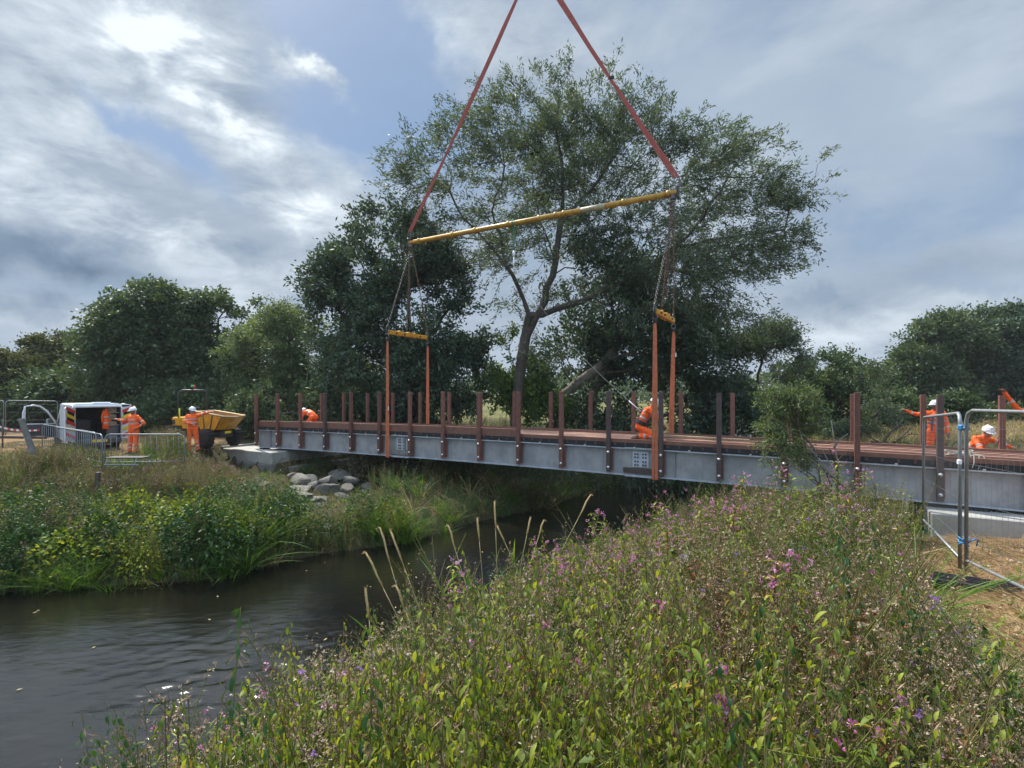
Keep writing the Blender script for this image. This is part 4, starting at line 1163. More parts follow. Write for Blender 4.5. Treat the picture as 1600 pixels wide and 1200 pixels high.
# hi-vis coat hanging in the load bay
ck = empty('hanging_jacket', van.matrix_basis @ Vector((.30, .30, 1.80)), van.rotation_euler.z); tag(ck, 'orange hi-vis jacket hanging from the roof inside the back of the van', 'jacket')
mb = MB(); pr = [(.03, 0, 0), (.13, .05, -.10), (.17, .08, -.25), (.15, .08, -.5), (.17, .09, -.75), (.19, .09, -.98)]
vs = []; fs = []
for i, (rx_, ry_, z_) in enumerate(pr):
    for k in range(12):
        th = 2 * math.pi * k / 12; wv = 1 + .12 * math.sin(3 * th + i); vs.append((rx_ * math.cos(th) * wv, max(.02, ry_) * math.sin(th) * wv, z_))
for i in range(len(pr) - 1):
    for k in range(12): fs.append([i * 12 + k, i * 12 + (k + 1) % 12, (i + 1) * 12 + (k + 1) % 12, (i + 1) * 12 + k])
fs.append([60 + k for k in range(12)]); mb.add(vs, fs, M_hiv, True)
for sx in (-1, 1): mb.tube([(sx * .12, 0, -.12), (sx * .2, -.02, -.4), (sx * .2, -.04, -.68)], [.07, .065, .05], M_hiv, 8)
mb.build('cloth', ck); ck.scale = (.72, .8, .92)
for z_ in (-.42, -.70): MB().lathe([(1.0, z_ - .03), (1.0, z_ + .03)], M_band, 12, Matrix.Diagonal((.178, .098, 1, 1))).build('reflective_tape', ck)

# ------------------------------------------------------------------ dumper
M_dump = mat('machine_yellow', (.72, .34, .008), .5, 0, .35, 3, col2=(.50, .22, .012), streak=.5)
M_skipi = mat('worn_skip_inside', (.48, .22, .04), .8, 0, .5, 5, col2=(.24, .13, .08))
M_rim = mat('scraped_rim', (.50, .38, .22), .6, .2)
zd = 22.6; pd = at(322, 0, zd); dm = empty('site_dumper', (pd.x, pd.y, gh(pd.x, pd.y)), R(-24)); dm.scale = (.92, .92, .95); tag(dm, 'yellow site dumper with black roll bar and wide skip at the bridge\'s far end', 'dumper')
mb = MB(); mb.box((-.75, 0, .72), (1.5, .85, .42), M_black, bev=.04); mb.box((.75, 0, .60), (1.5, .6, .3), M_black, bev=.03); mb.build('chassis', dm)
mb = MB(); mb.box((-1.35, 0, 1.12), (.72, 1.10, .42), M_dump, bev=.05); mb.box((-1.35, 0, .90), (.8, 1.16, .05), M_black); mb.box((-1.55, -.56, 1.1), (.2, .01, .2), M_black); mb.build('engine_cover', dm)
for y_ in (-.48, .48): MB().box((-.62, y_, 1.02), (.42, .3, .42), M_dump, bev=.03).build('side_locker', dm)
for x in (-1.15, 1.0):
    for y in (-.72, .72):
        T = Matrix.Translation((x, y, .42)) @ Matrix.Rotation(R(90), 4, 'X'); w = MB()
        w.lathe([(.22, -.15), (.38, -.15), (.42, -.09), (.42, .09), (.38, .15), (.22, .15)], M_tyre, 20, T)
        for k in range(14): a_ = 2 * math.pi * k / 14; w.box((math.cos(a_) * .42, math.sin(a_) * .42, 0), (.05, .06, .28), M_tyre, T, rz=a_)
        o = w.build('wheel', dm); r_ = MB(); r_.lathe([(1e-4, -.09), (.22, -.12), (.22, .12), (1e-4, .09)], M_dump, 12, T); r_.build('rim', o)
mb = MB(); k_ = [(-.95, -.58, .95), (-.95, -.58, 2.36), (-.95, -.54, 2.50), (-.95, -.42, 2.58), (-.95, .42, 2.58), (-.95, .54, 2.50), (-.95, .58, 2.36), (-.95, .58, .95)]
mb.tube([Vector((p_[0] + .0 + (p_[1] * .55), p_[1] * .85, p_[2])) for p_ in k_], .046, M_black, 8); mb.build('roll_bar', dm)
MB().tube([(-.95, 0, 2.60), (-.95, 0, 2.72)], .02, M_black, 6).build('beacon_stalk', dm)
Mg = mat('green_beacon', (.02, .45, .16), .3); Mr = mat('red_beacon', (.60, .06, .03), .3)
MB().lathe([(.05, 0), (.055, .02), (.05, .09), (.03, .12), (1e-4, .125)], Mg, 12, Matrix.Translation((-1.02, 0, 2.72))).build('green_beacon', dm)
MB().lathe([(.05, 0), (.055, .02), (.05, .09), (.03, .12), (1e-4, .125)], Mr, 12, Matrix.Translation((-.86, 0, 2.71))).build('red_beacon', dm)
mb = MB(); mb.box((-.55, 0, 1.30), (.45, .45, .12), M_black, bev=.05); mb.box((-.74, 0, 1.56), (.12, .46, .48), M_black, bev=.05); mb.build('seat', dm)
mb = MB(); mb.tube([(-.05, 0, 1.0), (-.18, 0, 1.45)], .03, M_black, 8); mb.tube([(-.18 + math.cos(a) * .05, math.sin(a) * .17, 1.47 + math.cos(a) * .15) for a in [2 * math.pi * i / 12 for i in range(13)]], .015, M_black, 6); mb.build('steering_wheel', dm)
MB().tube([(-1.05, -.58, 1.10), (-1.05, -.60, 1.75)], .03, mat('hi_vis_yellow', (.62, .72, .02), .5), 8).build('grab_rail', dm)
# skip: wide tapered tub, open on top, lip higher at the front
def tub(y0, y1):
    outer = [(.0, .95), (-.08, 1.35), (-.06, 1.78), (.02, 1.80), (2.02, 1.62), (2.10, 1.56), (1.55, 1.02), (1.1, .88), (.3, .85)]
    return outer
prof_t = [(-.10, 1.74), (2.12, 1.58)]
sk = MB()
top = [(-.06, -.50, 1.62), (1.98, -.56, 1.42), (2.08, 0, 1.38), (1.98, .56, 1.42), (-.06, .50, 1.62)]
botp = [(.18, -.42, .78), (1.35, -.46, .80), (1.45, 0, .80), (1.35, .46, .80), (.18, .42, .78)]
n_ = 5; vs = top + botp; inn = [(x * .985 + .012, y * .97, z_ + .002) for x, y, z_ in top] + [(x, y * .95, z_ + .04) for x, y, z_ in botp]
sk.add(vs, [[i, (i + 1) % n_, n_ + (i + 1) % n_, n_ + i] for i in range(n_)] + [[n_ + i for i in range(n_)]], M_dump)
sk.add(inn, [[n_ + i, n_ + (i + 1) % n_, (i + 1) % n_, i] for i in range(n_)] + [[n_ + i for i in range(n_)][::-1]], M_skipi)
ring = [Vector(p_) for p_ in top] + [Vector(top[0])]
sko = sk.build('skip', dm)
rm = MB(); rm.tube(ring, .035, M_rim, 8); rm.build('skip_rim', sko)
rb_ = MB()
for t_ in (.28, .62, .95):
    for sg in (-1, 1):
        a_ = Vector(top[0]).lerp(Vector(top[1]), t_); b__ = Vector(botp[0]).lerp(Vector(botp[1]), t_)
        if sg > 0: a_.y *= -1; b__.y *= -1
        MB().tube([a_, b__], .032, M_grey, 6).build('skip_rib', sko)
pass
MB().box((2.0, -.35, .72), (.03, .3, .10), M_chev).build('reflector', dm)

# ------------------------------------------------------------------ barriers, posts, tape
def barrier(p0, p1, h, lab):
    p0, p1 = Vector(p0), Vector(p1); e = empty('crowd_barrier', p0); tag(e, lab, 'barrier', 'pedestrian barriers')
    d = p1 - p0; L = d.length; u = d.normalized(); up = Vector((0, 0, 1)); k = .14
    f = MB(); f.tube([up * .02, up * (h - k), up * (h - k * .3) + u * k * .3, up * h + u * k, d + up * h - u * k, d + up * (h - k * .3) - u * k * .3, d + up * (h - k), d + up * .02], .019, M_galv, 8)
    f.tube([up * .22, d + up * .22], .012, M_galv, 6); f.build('frame', e)
    b_ = MB(); n_ = int(L / .15)
    for i in range(1, n_): q = d * (i / n_); b_.tube([q + up * .22, q + up * (h - .01)], .0065, M_galv, 5)
    b_.build('bars', e)
    cr_ = u.cross(up)
    for t_ in (.12, .88): MB().tube([d * t_ + cr_ * -.28 + up * .01, d * t_ + up * .06, d * t_ + cr_ * .28 + up * .01], .016, M_galv, 6).build('foot', e)
def grd(px, z): x = (px - CX) / F_PX * z; return Vector((x, z, gh(x, z)))
def top_at(px, py, z): v = at(px, py, z); return v
for (pxa, za, pya, pxb, zb_, pyb, lab) in ((66, 19.6, 663, 150, 18.0, 676, 'grey metal barrier standing in front of the van, the one half hidden behind its neighbour'),
                                        (86, 17.8, 667, 160, 15.9, 679, 'grey metal barrier in the weeds before the open back of the van'),
                                        (164, 15.85, 678.5, 288, 16.4, 678.5, 'grey metal barrier in front of the reaching worker, its right end in dry weeds')):
    a_ = at(pxa, pya, za); b_ = at(pxb, pyb, zb_); hh = 1.08
    barrier(a_ - Vector((0, 0, hh)), b_ - Vector((0, 0, hh)), hh, lab)
o = MB().box((0, 0, .5), (.13, .09, 1.05), M_timber_old, bev=.012).build('old_post'); o.location = grd(50, 14.6) - Vector((0, 0, .1)); o.location = at(52, 708, 14.6); o.rotation_euler = (R(4), R(-14), .3); tag(o, 'leaning weathered wooden post in the grass left of the barriers', 'post')
o = MB().box((0, 0, .5), (.10, .10, .9), M_wood2, bev=.012).build('old_post'); o.location = at(151, 792, 14.0); o.rotation_euler = (0, R(2), .2); tag(o, 'short dark wooden stake among the weeds below the barriers', 'post')
tb = empty('board_on_trestle', at(200, 716, 15.2)); tag(tb, 'black sheet lying on a low metal trestle at the reaching worker\'s feet', 'trestle')
MB().box((0, 0, .03), (1.1, .4, .03), M_dark, bev=.004).build('black_sheet', tb)
mb = MB(); 
for x in (-.45, .4): mb.tube([(x, -.2, .02), (x - .1, -.25, -.35)], .015, M_galv, 6); mb.tube([(x, .2, .02), (x + .1, .2, -.35)], .015, M_galv, 6)
mb.tube([(-.5, -.25, -.16), (.5, -.25, -.16)], .02, M_galv, 6); mb.build('trestle_leg', tb)
# far site fence with tape
heras('mesh_fence', at(-70, 683, 28.5), at(6, 682, 28.5), 2.0, 'distant wire fence panel at the left edge beyond the tape', 'far site fence panels', wires=True)
heras('mesh_fence', at(9, 682, 28.5), at(90, 680, 30), 2.0, 'distant wire fence panel just left of the open van door', 'far site fence panels', wires=True)
M_tw = mat('tape_white', (.7, .7, .7), .6); M_tr = mat('tape_red', (.55, .04, .03), .6)
mb = MB(); a_, b_ = at(-40, 650, 22), at(62, 672, 22.5); n_ = 22
for i in range(n_):
    p_, q_ = a_.lerp(b_, i / n_), a_.lerp(b_, (i + 1) / n_); sag = lambda t_: Vector((0, 0, -.25 * math.sin(math.pi * t_)))
    p_, q_ = p_ + sag(i / n_), q_ + sag((i + 1) / n_); w_ = Vector((0, 0, .035)); th = Vector((0, .003, 0))
    mb.add([p_ - w_ - th, q_ - w_ - th, q_ + w_ - th, p_ + w_ - th, p_ - w_ + th, q_ - w_ + th, q_ + w_ + th, p_ + w_ + th], [[0, 1, 2, 3], [7, 6, 5, 4], [0, 4, 5, 1], [3, 2, 6, 7]], M_tr if i % 2 else M_tw)
o = mb.build('barrier_tape'); tag(o, 'red and white barrier tape stretched at the far left', 'tape')
for px_ in (-1,):
    o = MB().tube([(0, 0, 0), (0, 0, 1.25)], .03, M_grey, 8).build('tape_stake'); o.location = at(4, 700, 22.0); tag(o, 'grey stake holding the red and white tape at the left edge', 'stake')
mb = MB(); mb.box((0, 0, 0), (3.4, .12, .12), M_wood2, bev=.02); o = mb.build('timber_rail'); o.location = at(10, 683, 22.6); o.rotation_euler = (0, R(1), .05); tag(o, 'long brown timber lying low on the dry grass at the far left', 'timber')

# ------------------------------------------------------------------ rocks
def rock(size, seed, m):
    bm = bmesh.new(); bmesh.ops.create_icosphere(bm, subdivisions=3, radius=1)
    rs = np.random.RandomState(seed); dirs = rnorm(rs.normal(size=(9, 3))); off = rs.uniform(.38, .82, 9)
    for v in bm.verts:
        c = np.array(v.co)
        for d_, o_ in zip(dirs, off):
            k = c @ d_
            if k > o_: c = c - d_ * (k - o_) * .92
        c = c * (1 + .04 * math.sin(c[0] * 9 + seed) * math.sin(c[1] * 8) + rs.uniform(-.012, .012))
        v.co = Vector(c)
    mb = MB(); mb.add([Vector((v.co.x * size[0], v.co.y * size[1], v.co.z * size[2])) for v in bm.verts], [[v.index for v in f.verts] for f in bm.faces], m, False); bm.free()
    return mb
M_rock = mat('grey_rock', (.11, .10, .085), .9, 0, .45, 2.5, .5, 9, col2=(.06, .06, .05))
M_rock_l = mat('pale_rock', (.17, .155, .13), .9, 0, .3, 3, .6, 9, col2=(.10, .095, .08))
rocks = [(478, 742, 19.2, 40, 12, 'l'), (470, 752, 18.9, 26, 14, 'l'), (512, 752, 19.3, 36, 11, 'l'), (530, 742, 20.2, 30, 9, 'g'), (470, 772, 18.0, 44, 15, 'l'), (510, 768, 18.4, 30, 13, 'g'),
         (545, 765, 18.6, 20, 13, 'g'), (548, 752, 19.4, 22, 9, 'g'), (470, 786, 17.3, 32, 11, 'l'), (496, 782, 17.4, 24, 9, 'l'), (440, 772, 17.8, 22, 12, 'l'), (458, 740, 19.6, 18, 9, 'g'),
         (535, 780, 17.8, 20, 8, 'g'), (420, 760, 18.6, 26, 9, 'l'), (400, 752, 19.0, 20, 7, 'l'), (560, 742, 20.4, 18, 10, 'g'), (512, 845, 13.6, 15, 9, 'g'), (378, 752, 18.6, 18, 6, 'l'), (575, 770, 19, 20, 10, 'g'), (500, 795, 16.6, 18, 7, 'g'), (492, 757, 18.8, 16, 9, 'l')]
desc = ['long pale rock at the top of the heap under the bridge end', 'pale rounded rock left of the long top one', 'flat pale rock in the middle of the heap', 'dark flat rock tucked under the concrete beam', 'largest pale boulder of the heap', 'grey boulder right of the largest pale one',
        'grey pointed rock at the right of the heap', 'grey slab of rock high on the right side', 'lowest pale boulder of the heap', 'pale rock beside the lowest boulder', 'pale rock at the left edge of the heap', 'small grey rock at the upper left of the heap',
        'low grey rock at the lower right of the heap', 'pale rock half hidden in pink flowers', 'small pale rock among pink flowers', 'dark rock deep under the bridge', 'single grey stone at the waterline of the far bank', 'pale stone among flowers below the concrete block', 'dark rock farthest right under the bridge', 'small grey rock at the foot of the heap', 'small pale rock in the centre of the heap']
for i, (px, py, z, w, h, k) in enumerate(rocks):
    sx_, sz_ = w / 800 * z * .8, h / 800 * z * .95
    o = rock((sx_, sx_ * .8, sz_ * 1.15), 20 + i, M_rock_l if k == 'l' else M_rock).build('boulder')
    o.location = at(px, py, z); o.rotation_euler = (.1 * ((i * 7) % 5 - 2), .08 * ((i * 3) % 5 - 2), i * 1.3); tag(o, desc[i], 'rock', 'riprap boulders')
    gz = gh(o.location.x, o.location.y)
    o.location.z = min(o.location.z, gz + sz_ * .9) if o.location.z > gz + sz_ else max(o.location.z, gz + sz_ * .15)
# ------------------------------------------------------------------ trees
M_bark = mat('bark', (.085, .068, .052), .9, 0, .4, 6, .6, 12, col2=(.05, .042, .034))
M_bark_l = mat('pale_bark', (.16, .13, .10), .9, 0, .4, 6, .6, 12)
L_willow = foliage('willow_leaves', [(.050, .078, .050), (.072, .110, .066), (.10, .145, .085), (.15, .19, .12)], .35)
L_dark = foliage('dark_tree_leaves', [(.034, .066, .042), (.052, .094, .055), (.080, .128, .070)], .25)
L_mid = foliage('hedge_leaves', [(.034, .068, .032), (.054, .096, .042), (.084, .128, .056), (.13, .18, .085)], .28)
L_pale = foliage('pale_shrub_leaves', [(.055, .095, .042), (.095, .145, .062), (.14, .195, .085), (.22, .27, .15)], .38)
L_olive = foliage('olive_leaves', [(.045, .055, .018), (.065, .085, .025), (.10, .11, .035)], .3)
L_bright = foliage('bright_leaves', [(.05, .09, .02), (.08, .14, .03), (.12, .19, .045)], .4)
M_twig = foliage('twigs', [(.05, .04, .03), (.08, .06, .045)], 0)

def tree(name, lab, z, blobs, trunk, mat_leaf, n_sprig, leaves_per=22, leaf=(.16, .045), sprig=.55, r_trunk=.3, seed=0, hang=.15, depth=1.0, shell=.35, group=None, cat='tree', bark=None, clump=1.0, aim_up=.3, gap=0.0):
    """blobs: (px, py, rx, ry[, weight]) in photo pixels at distance z; trunk: lists of (px, py) limb polylines, the first starting at the root"""
    rng = np.random.default_rng(seed); bark = bark or M_bark
    toW = lambda px, py, zz=z: np.array(at(px, py, zz))
    rs = np.random.RandomState(seed + 5)
    P = []; wts = np.array([b[2] * b[3] * (b[4] if len(b) > 4 else 1) for b in blobs], float); wts /= wts.sum()
    cents = []
    for b in blobs:
        rx, ry = b[2] / F_PX * z, b[3] / F_PX * z
        cents.append((toW(b[0], b[1]), np.array([rx, min(rx, ry * 1.3) * depth, ry]), rs.uniform(-.35, .35) * rx * depth))
    n_try = int(n_sprig * (2.2 + gap)); ci = rng.choice(len(blobs), n_try, p=wts)
    d = rnorm(rng.normal(size=(n_try, 3))); rad = (shell + (1 - shell) * rng.random(n_try)) ** (1 / 2.0)
    rad = rad * (1 + (.10 + .02 * gap) * rng.normal(size=n_try))
    C = np.array([cents[i][0] for i in ci]); S = np.array([cents[i][1] for i in ci]); off = np.array([cents[i][2] for i in ci])
    Q = C + d * S * rad[:, None]; Q[:, 1] += off
    # clumping: keep points by 3D-ish noise so that gaps open up
    sc_ = clump
    nz = vnoise(Q[:, 0] + Q[:, 1] * .5, Q[:, 2], 1.5 * sc_, seed) * .6 + vnoise(Q[:, 1] - Q[:, 0] * .3, Q[:, 2] * 1.1 + Q[:, 0], 1.0 * sc_, seed + 1) * .4
    keep = nz + rng.random(n_try) * (.25 - .2 * gap) > np.quantile(nz + (.25 - .2 * gap) / 2, 1 - n_sprig / n_try)
    Q = Q[keep][:n_sprig]
    Q = Q[Q[:, 2] > gh(float(np.mean(Q[:, 0])), float(np.mean(Q[:, 1]))) + .15]
    # skeleton: main limbs, then greedy joins to the nearest existing node
    nodes = []; par = []; fixed_r = []
    first = True
    for limb in trunk:
        pts = [toW(*p) if len(p) == 2 else toW(p[0], p[1], p[2]) for p in limb]
        if first:
            x0, y0 = pts[0][0], pts[0][1]; pts[0][2] = gh(x0, y0) - .25
        res = []
        for a, b_ in zip(pts[:-1], pts[1:]):
            m_ = max(2, int(np.linalg.norm(b_ - a) / .6))
            for k in range(m_): res.append(a + (b_ - a) * k / m_)
        res.append(pts[-1])
        if first: prev = -1
        else: prev = int(np.argmin(np.linalg.norm(np.array(nodes) - res[0], axis=1))); res = res[1:]
        for k, r_ in enumerate(res):
            jit = rs.normal(size=3) * .05 * min(1, k)
            nodes.append(r_ + jit); par.append(prev); prev = len(nodes) - 1
        first = False
    nodes = list(nodes); n0 = len(nodes)
    step = 3 if len(Q) > 400 else 2
    A = np.array(nodes); sel = Q[::step]
    root = A[0]; order = np.argsort(np.min(np.linalg.norm(sel[:, None, :] - A[None, ::4, :], axis=2), axis=1))
    maxn = n0 + len(sel) * 3 + 10
    buf = np.zeros((maxn, 3)); buf[:n0] = A; cnt = n0; pathl = np.zeros(maxn)
    for k in range(1, n0): pathl[k] = pathl[par[k]] + np.linalg.norm(buf[k] - buf[par[k]]) if par[k] >= 0 else 0
    for q in sel[order]:
        dd = np.linalg.norm(buf[:cnt] - q, axis=1) + .12 * pathl[:cnt] + np.maximum(0, buf[:cnt, 2] - q[2]) * .5
        dd[:3] += 2
        j = int(np.argmin(dd)); a = buf[j]; L = np.linalg.norm(q - a)
        m_ = 1 if L < .9 else 2 if L < 2.2 else 3; pv = j
        for k in range(1, m_ + 1):
            p_ = a + (q - a) * k / m_
            if k < m_: p_ = p_ + rs.normal(size=3) * L * .07 + np.array([0, 0, .06 * L])
            buf[cnt] = p_; par.append(pv); pathl[cnt] = pathl[pv] + L / m_; pv = cnt; cnt += 1
    load = np.ones(cnt)
    for k in range(cnt - 1, 0, -1):
        if par[k] >= 0: load[par[k]] += load[k]
    rad_ = r_trunk * (load / load[0]) ** (.5 + .05 * gap)
    rad_ = np.maximum(rad_, .010)
    mi = []; A_, B_, ra, rb = [], [], [], []
    for k in range(1, cnt):
        if par[k] < 0: continue
        A_.append(buf[par[k]]); B_.append(buf[k]); ra.append(min(rad_[par[k]], rad_[k] * 1.35)); rb.append(rad_[k])
    A_, B_ = np.array(A_), np.array(B_)
    e = empty(name, tuple(root + np.array([0, 0, .25]))); tag(e, lab, cat, group); base = np.array(e.location)
    tmt = TM(); ra = np.array(ra); rb = np.array(rb); big = ra > .05
    ext = rnorm(B_ - A_) * (rb * .5)[:, None]
    if big.any(): sticks(tmt, (A_ - ext)[big] - base, (B_ + ext)[big] - base, ra[big] * 1.03, rb[big], 0, .5, 9)
    if (~big).any(): sticks(tmt, A_[~big] - base, B_[~big] - base, ra[~big], rb[~big], 0, .5, 4)
    tmt.build('trunk', [bark], e, smooth=True)
    # leaves: sprigs pointing outwards and drooping
    K = len(Q); near = np.array([np.mean([c[0] for c in cents], axis=0)])
    outd = rnorm(rnorm(Q - near) + np.array([0, 0, aim_up]) + rng.normal(size=(K, 3)) * .6)
    idx_ = np.repeat(np.arange(K), leaves_per); T_ = rng.random(len(idx_))
    axis_p = Q[idx_] + outd[idx_] * (T_ * sprig)[:, None] + np.array([0, 0, -1.]) * (T_ ** 2 * sprig * hang)[:, None] + rng.normal(size=(len(idx_), 3)) * sprig * (.20 - .10 * gap)
    ld = rnorm(outd[idx_] * (.8 + .6 * gap) + rng.normal(size=(len(idx_), 3)) * .8 + np.array([0, 0, -hang]))
    tone_s = rng.random(K) * .6 + vnoise(Q[:, 0], Q[:, 2], 2.5, seed + 9) * .35
    tone = np.clip(tone_s[idx_] + rng.normal(size=len(idx_)) * .14, 0, 1)
    tml = TM(); cards(tml, axis_p - base, ld, leaf[0] * rng.uniform(.6, 1.25, len(idx_)), leaf[1] * rng.uniform(.7, 1.3, len(idx_)), 0, tone, rng)
    # twigs inside the sprigs
    sticks(tml, Q - base, Q + outd * sprig * .9 - np.array([0, 0, 1.]) * sprig * hang * .8 - base, .009, .004, 1, .5, 3)
    tml.build('crown', [mat_leaf, M_twig], e)
    return e

# the big willow
tree('willow_tree', 'tallest tree, a big spreading willow with pale green open crown behind the bridge', 26,
     [(870, 250, 190, 130), (1110, 340, 112, 110), (800, 400, 130, 90, .7), (950, 400, 120, 110, .7), (1060, 470, 110, 80, .6), (875, 150, 62, 55), (860, 215, 110, 70), (770, 240, 95, 80), (690, 300, 85, 85, .8), (640, 285, 40, 55, .7), (945, 220, 85, 85), (1010, 190, 48, 42, .8), (1050, 225, 45, 45), (900, 320, 120, 80), (790, 340, 90, 60, .6),
      (1150, 245, 75, 62), (1100, 290, 70, 70), (1200, 310, 70, 70), (1235, 370, 34, 42, .7), (815, 500, 40, 40, .35), (860, 560, 50, 40, .35), (1180, 385, 85, 50), (1110, 430, 80, 60, .7), (1140, 490, 60, 50, .5), (975, 390, 80, 70, .8), (880, 420, 90, 55, .5), (705, 370, 60, 45, .5), (1060, 360, 60, 60, .6), (800, 150, 45, 35, .5)],
     [[(806, 700), (808, 640), (812, 580), (822, 530), (826, 490)],
      [(826, 490), (812, 450), (790, 410), (755, 375), (725, 340), (700, 300)], [(755, 375), (700, 368), (665, 350)], [(790, 410), (770, 330), (790, 260), (780, 210)],
      [(822, 530), (850, 470), (868, 410), (876, 350), (880, 290), (872, 220), (870, 140)], [(876, 350), (920, 300), (960, 240), (1000, 195)], [(868, 410), (840, 330), (830, 260)],
      [(826, 500), (890, 475), (960, 450), (1020, 415), (1075, 370), (1110, 320), (1150, 260)], [(1050, 390), (1110, 375), (1170, 365), (1225, 360)], [(1020, 415), (1090, 430), (1140, 460)], [(812, 590), (845, 565), (880, 545)]],
     L_willow, 3500, 34, (.22, .055), 1.0, .27, 1, hang=.35, shell=.0, clump=.42, aim_up=.55, gap=1)
# dark tree mass at its foot
tree('leafy_tree', 'dense dark green tree filling the space under the right half of the willow', 29.5,
     [(935, 470, 80, 80), (1000, 430, 50, 50), (990, 540, 110, 90), (900, 580, 90, 70), (1090, 560, 90, 85), (1040, 640, 140, 60), (900, 650, 100, 50), (840, 640, 60, 40), (1130, 640, 80, 50)],
     [[(900, 690), (940, 580), (960, 500), (950, 430)], [(930, 600), (1000, 560), (1080, 540)], [(920, 620), (880, 580)]], L_dark, 1750, 30, (.26, .12), .8, .32, 2, shell=.25)
tree('leaning_tree', 'leaning pale tree trunk slanting up to the right behind the bridge posts', 27.5,
     [(985, 560, 50, 40, .5), (1010, 510, 45, 40, .6), (960, 590, 30, 20, .3)],
     [[(862, 660), (885, 612), (912, 590), (945, 566), (975, 520), (1010, 470)]], L_dark, 220, 20, (.22, .1), .6, .26, 3, bark=M_bark_l)
tree('alder_tree', 'round dark tree with airy crown left of the willow behind the left lifting beam', 28,
     [(560, 350, 35, 28), (600, 375, 65, 45), (555, 420, 50, 55), (515, 450, 35, 38, .8), (640, 410, 90, 65), (690, 450, 50, 55), (575, 500, 85, 65), (660, 510, 90, 60), (720, 520, 42, 55, .8), (620, 580, 125, 65), (700, 590, 60, 70, .9), (610, 650, 130, 45), (735, 610, 22, 30, .5)],
     [[(640, 700), (642, 600), (640, 500), (636, 420), (625, 370)], [(640, 540), (590, 470), (560, 400)], [(641, 560), (690, 500), (715, 460)], [(641, 600), (560, 540), (525, 480)]],
     L_dark, 2600, 30, (.25, .10), .75, .26, 4, shell=.2, clump=.9)
tree('poplar_sapling', 'bright green young tree by the gap of sky left of the willow trunk', 27,
     [(795, 560, 28, 45), (785, 600, 26, 38), (830, 600, 30, 40), (770, 545, 14, 30, .5), (850, 640, 40, 30)], [[(800, 690), (800, 600), (795, 540)]], L_bright, 420, 26, (.2, .1), .5, .08, 5)
# trees on the far left
tree('hawthorn_tree', 'tall bushy dark green tree with rough top behind the dumper, tallest on the far left', 33,
     [(235, 500, 65, 45), (205, 540, 60, 60), (270, 540, 70, 60), (225, 600, 90, 60), (170, 590, 40, 50), (300, 620, 80, 55), (160, 500, 14, 10, .6), (240, 462, 40, 16, .8)],
     [[(235, 700), (235, 600), (232, 520)], [(235, 620), (180, 540), (150, 500)], [(235, 620), (280, 540)]], L_mid, 2300, 30, (.26, .13), .8, .25, 6, hang=.5, shell=.3)
tree('hawthorn_tree', 'bushy tree with arching top twigs right behind the tall far-left tree', 34,
     [(345, 495, 50, 32), (320, 540, 60, 50), (370, 520, 40, 40), (350, 590, 80, 55), (395, 475, 10, 8, .6), (310, 480, 25, 12, .7)],
     [[(335, 700), (338, 600), (342, 500)], [(340, 560), (385, 490), (395, 474)]], L_mid, 1600, 30, (.26, .13), .8, .22, 7, hang=.5, shell=.3)
tree('willow_shrub', 'pale grey-green willow shrub left of the round dark tree', 31,
     [(445, 510, 42, 32), (425, 560, 60, 50), (480, 550, 50, 50), (400, 620, 60, 45), (480, 610, 70, 50), (540, 590, 40, 40)], [[(450, 700), (445, 600), (445, 520)], [(447, 600), (490, 540)], [(447, 600), (410, 560)]], L_pale, 2300, 30, (.22, .065), .7, .15, 8, hang=.4, shell=.3)
tree('willow_shrub', 'low dark willow shrub with drooping sprays right behind the far end posts', 27,
     [(430, 640, 60, 36), (500, 640, 60, 36), (565, 640, 50, 30), (390, 655, 40, 25)], [[(480, 695), (480, 640), (470, 615)]], L_mid, 1000, 26, (.20, .07), .6, .08, 9, hang=.6, shell=.2)
tree('elder_tree', 'thin sparse brownish-green tree at the far left with sky showing through', 38,
     [(95, 545, 42, 20), (75, 575, 34, 26), (125, 575, 36, 30), (60, 540, 16, 10, .7)], [[(100, 690), (100, 600), (95, 540)], [(100, 600), (60, 545)], [(100, 600), (130, 560)]], L_olive, 750, 24, (.24, .11), .7, .12, 10, hang=.3, shell=.1)
tree('hedge_shrub', 'olive hedge shrub at the left edge of the view', 36, [(10, 590, 55, 34), (60, 610, 50, 30), (-40, 600, 60, 40), (20, 640, 80, 36)], [[(20, 690), (20, 620)]], L_olive, 1500, 26, (.26, .13), .7, .1, 11, shell=.2)
tree('hedge_shrub', 'dark green hedge behind the white van', 34, [(110, 620, 60, 34), (70, 645, 70, 30), (150, 640, 60, 36), (210, 650, 60, 34), (110, 665, 80, 25)], [[(110, 690), (110, 630)]], L_mid, 1800, 26, (.26, .13), .7, .1, 12, shell=.2)
tree('hedge_shrub', 'deep green undergrowth behind the dumper and far end of the bridge', 30, [(290, 645, 70, 36), (360, 650, 70, 34), (270, 672, 80, 20), (370, 680, 60, 20)], [[(320, 695), (320, 650)]], L_mid, 1500, 26, (.24, .11), .6, .1, 13, shell=.2)
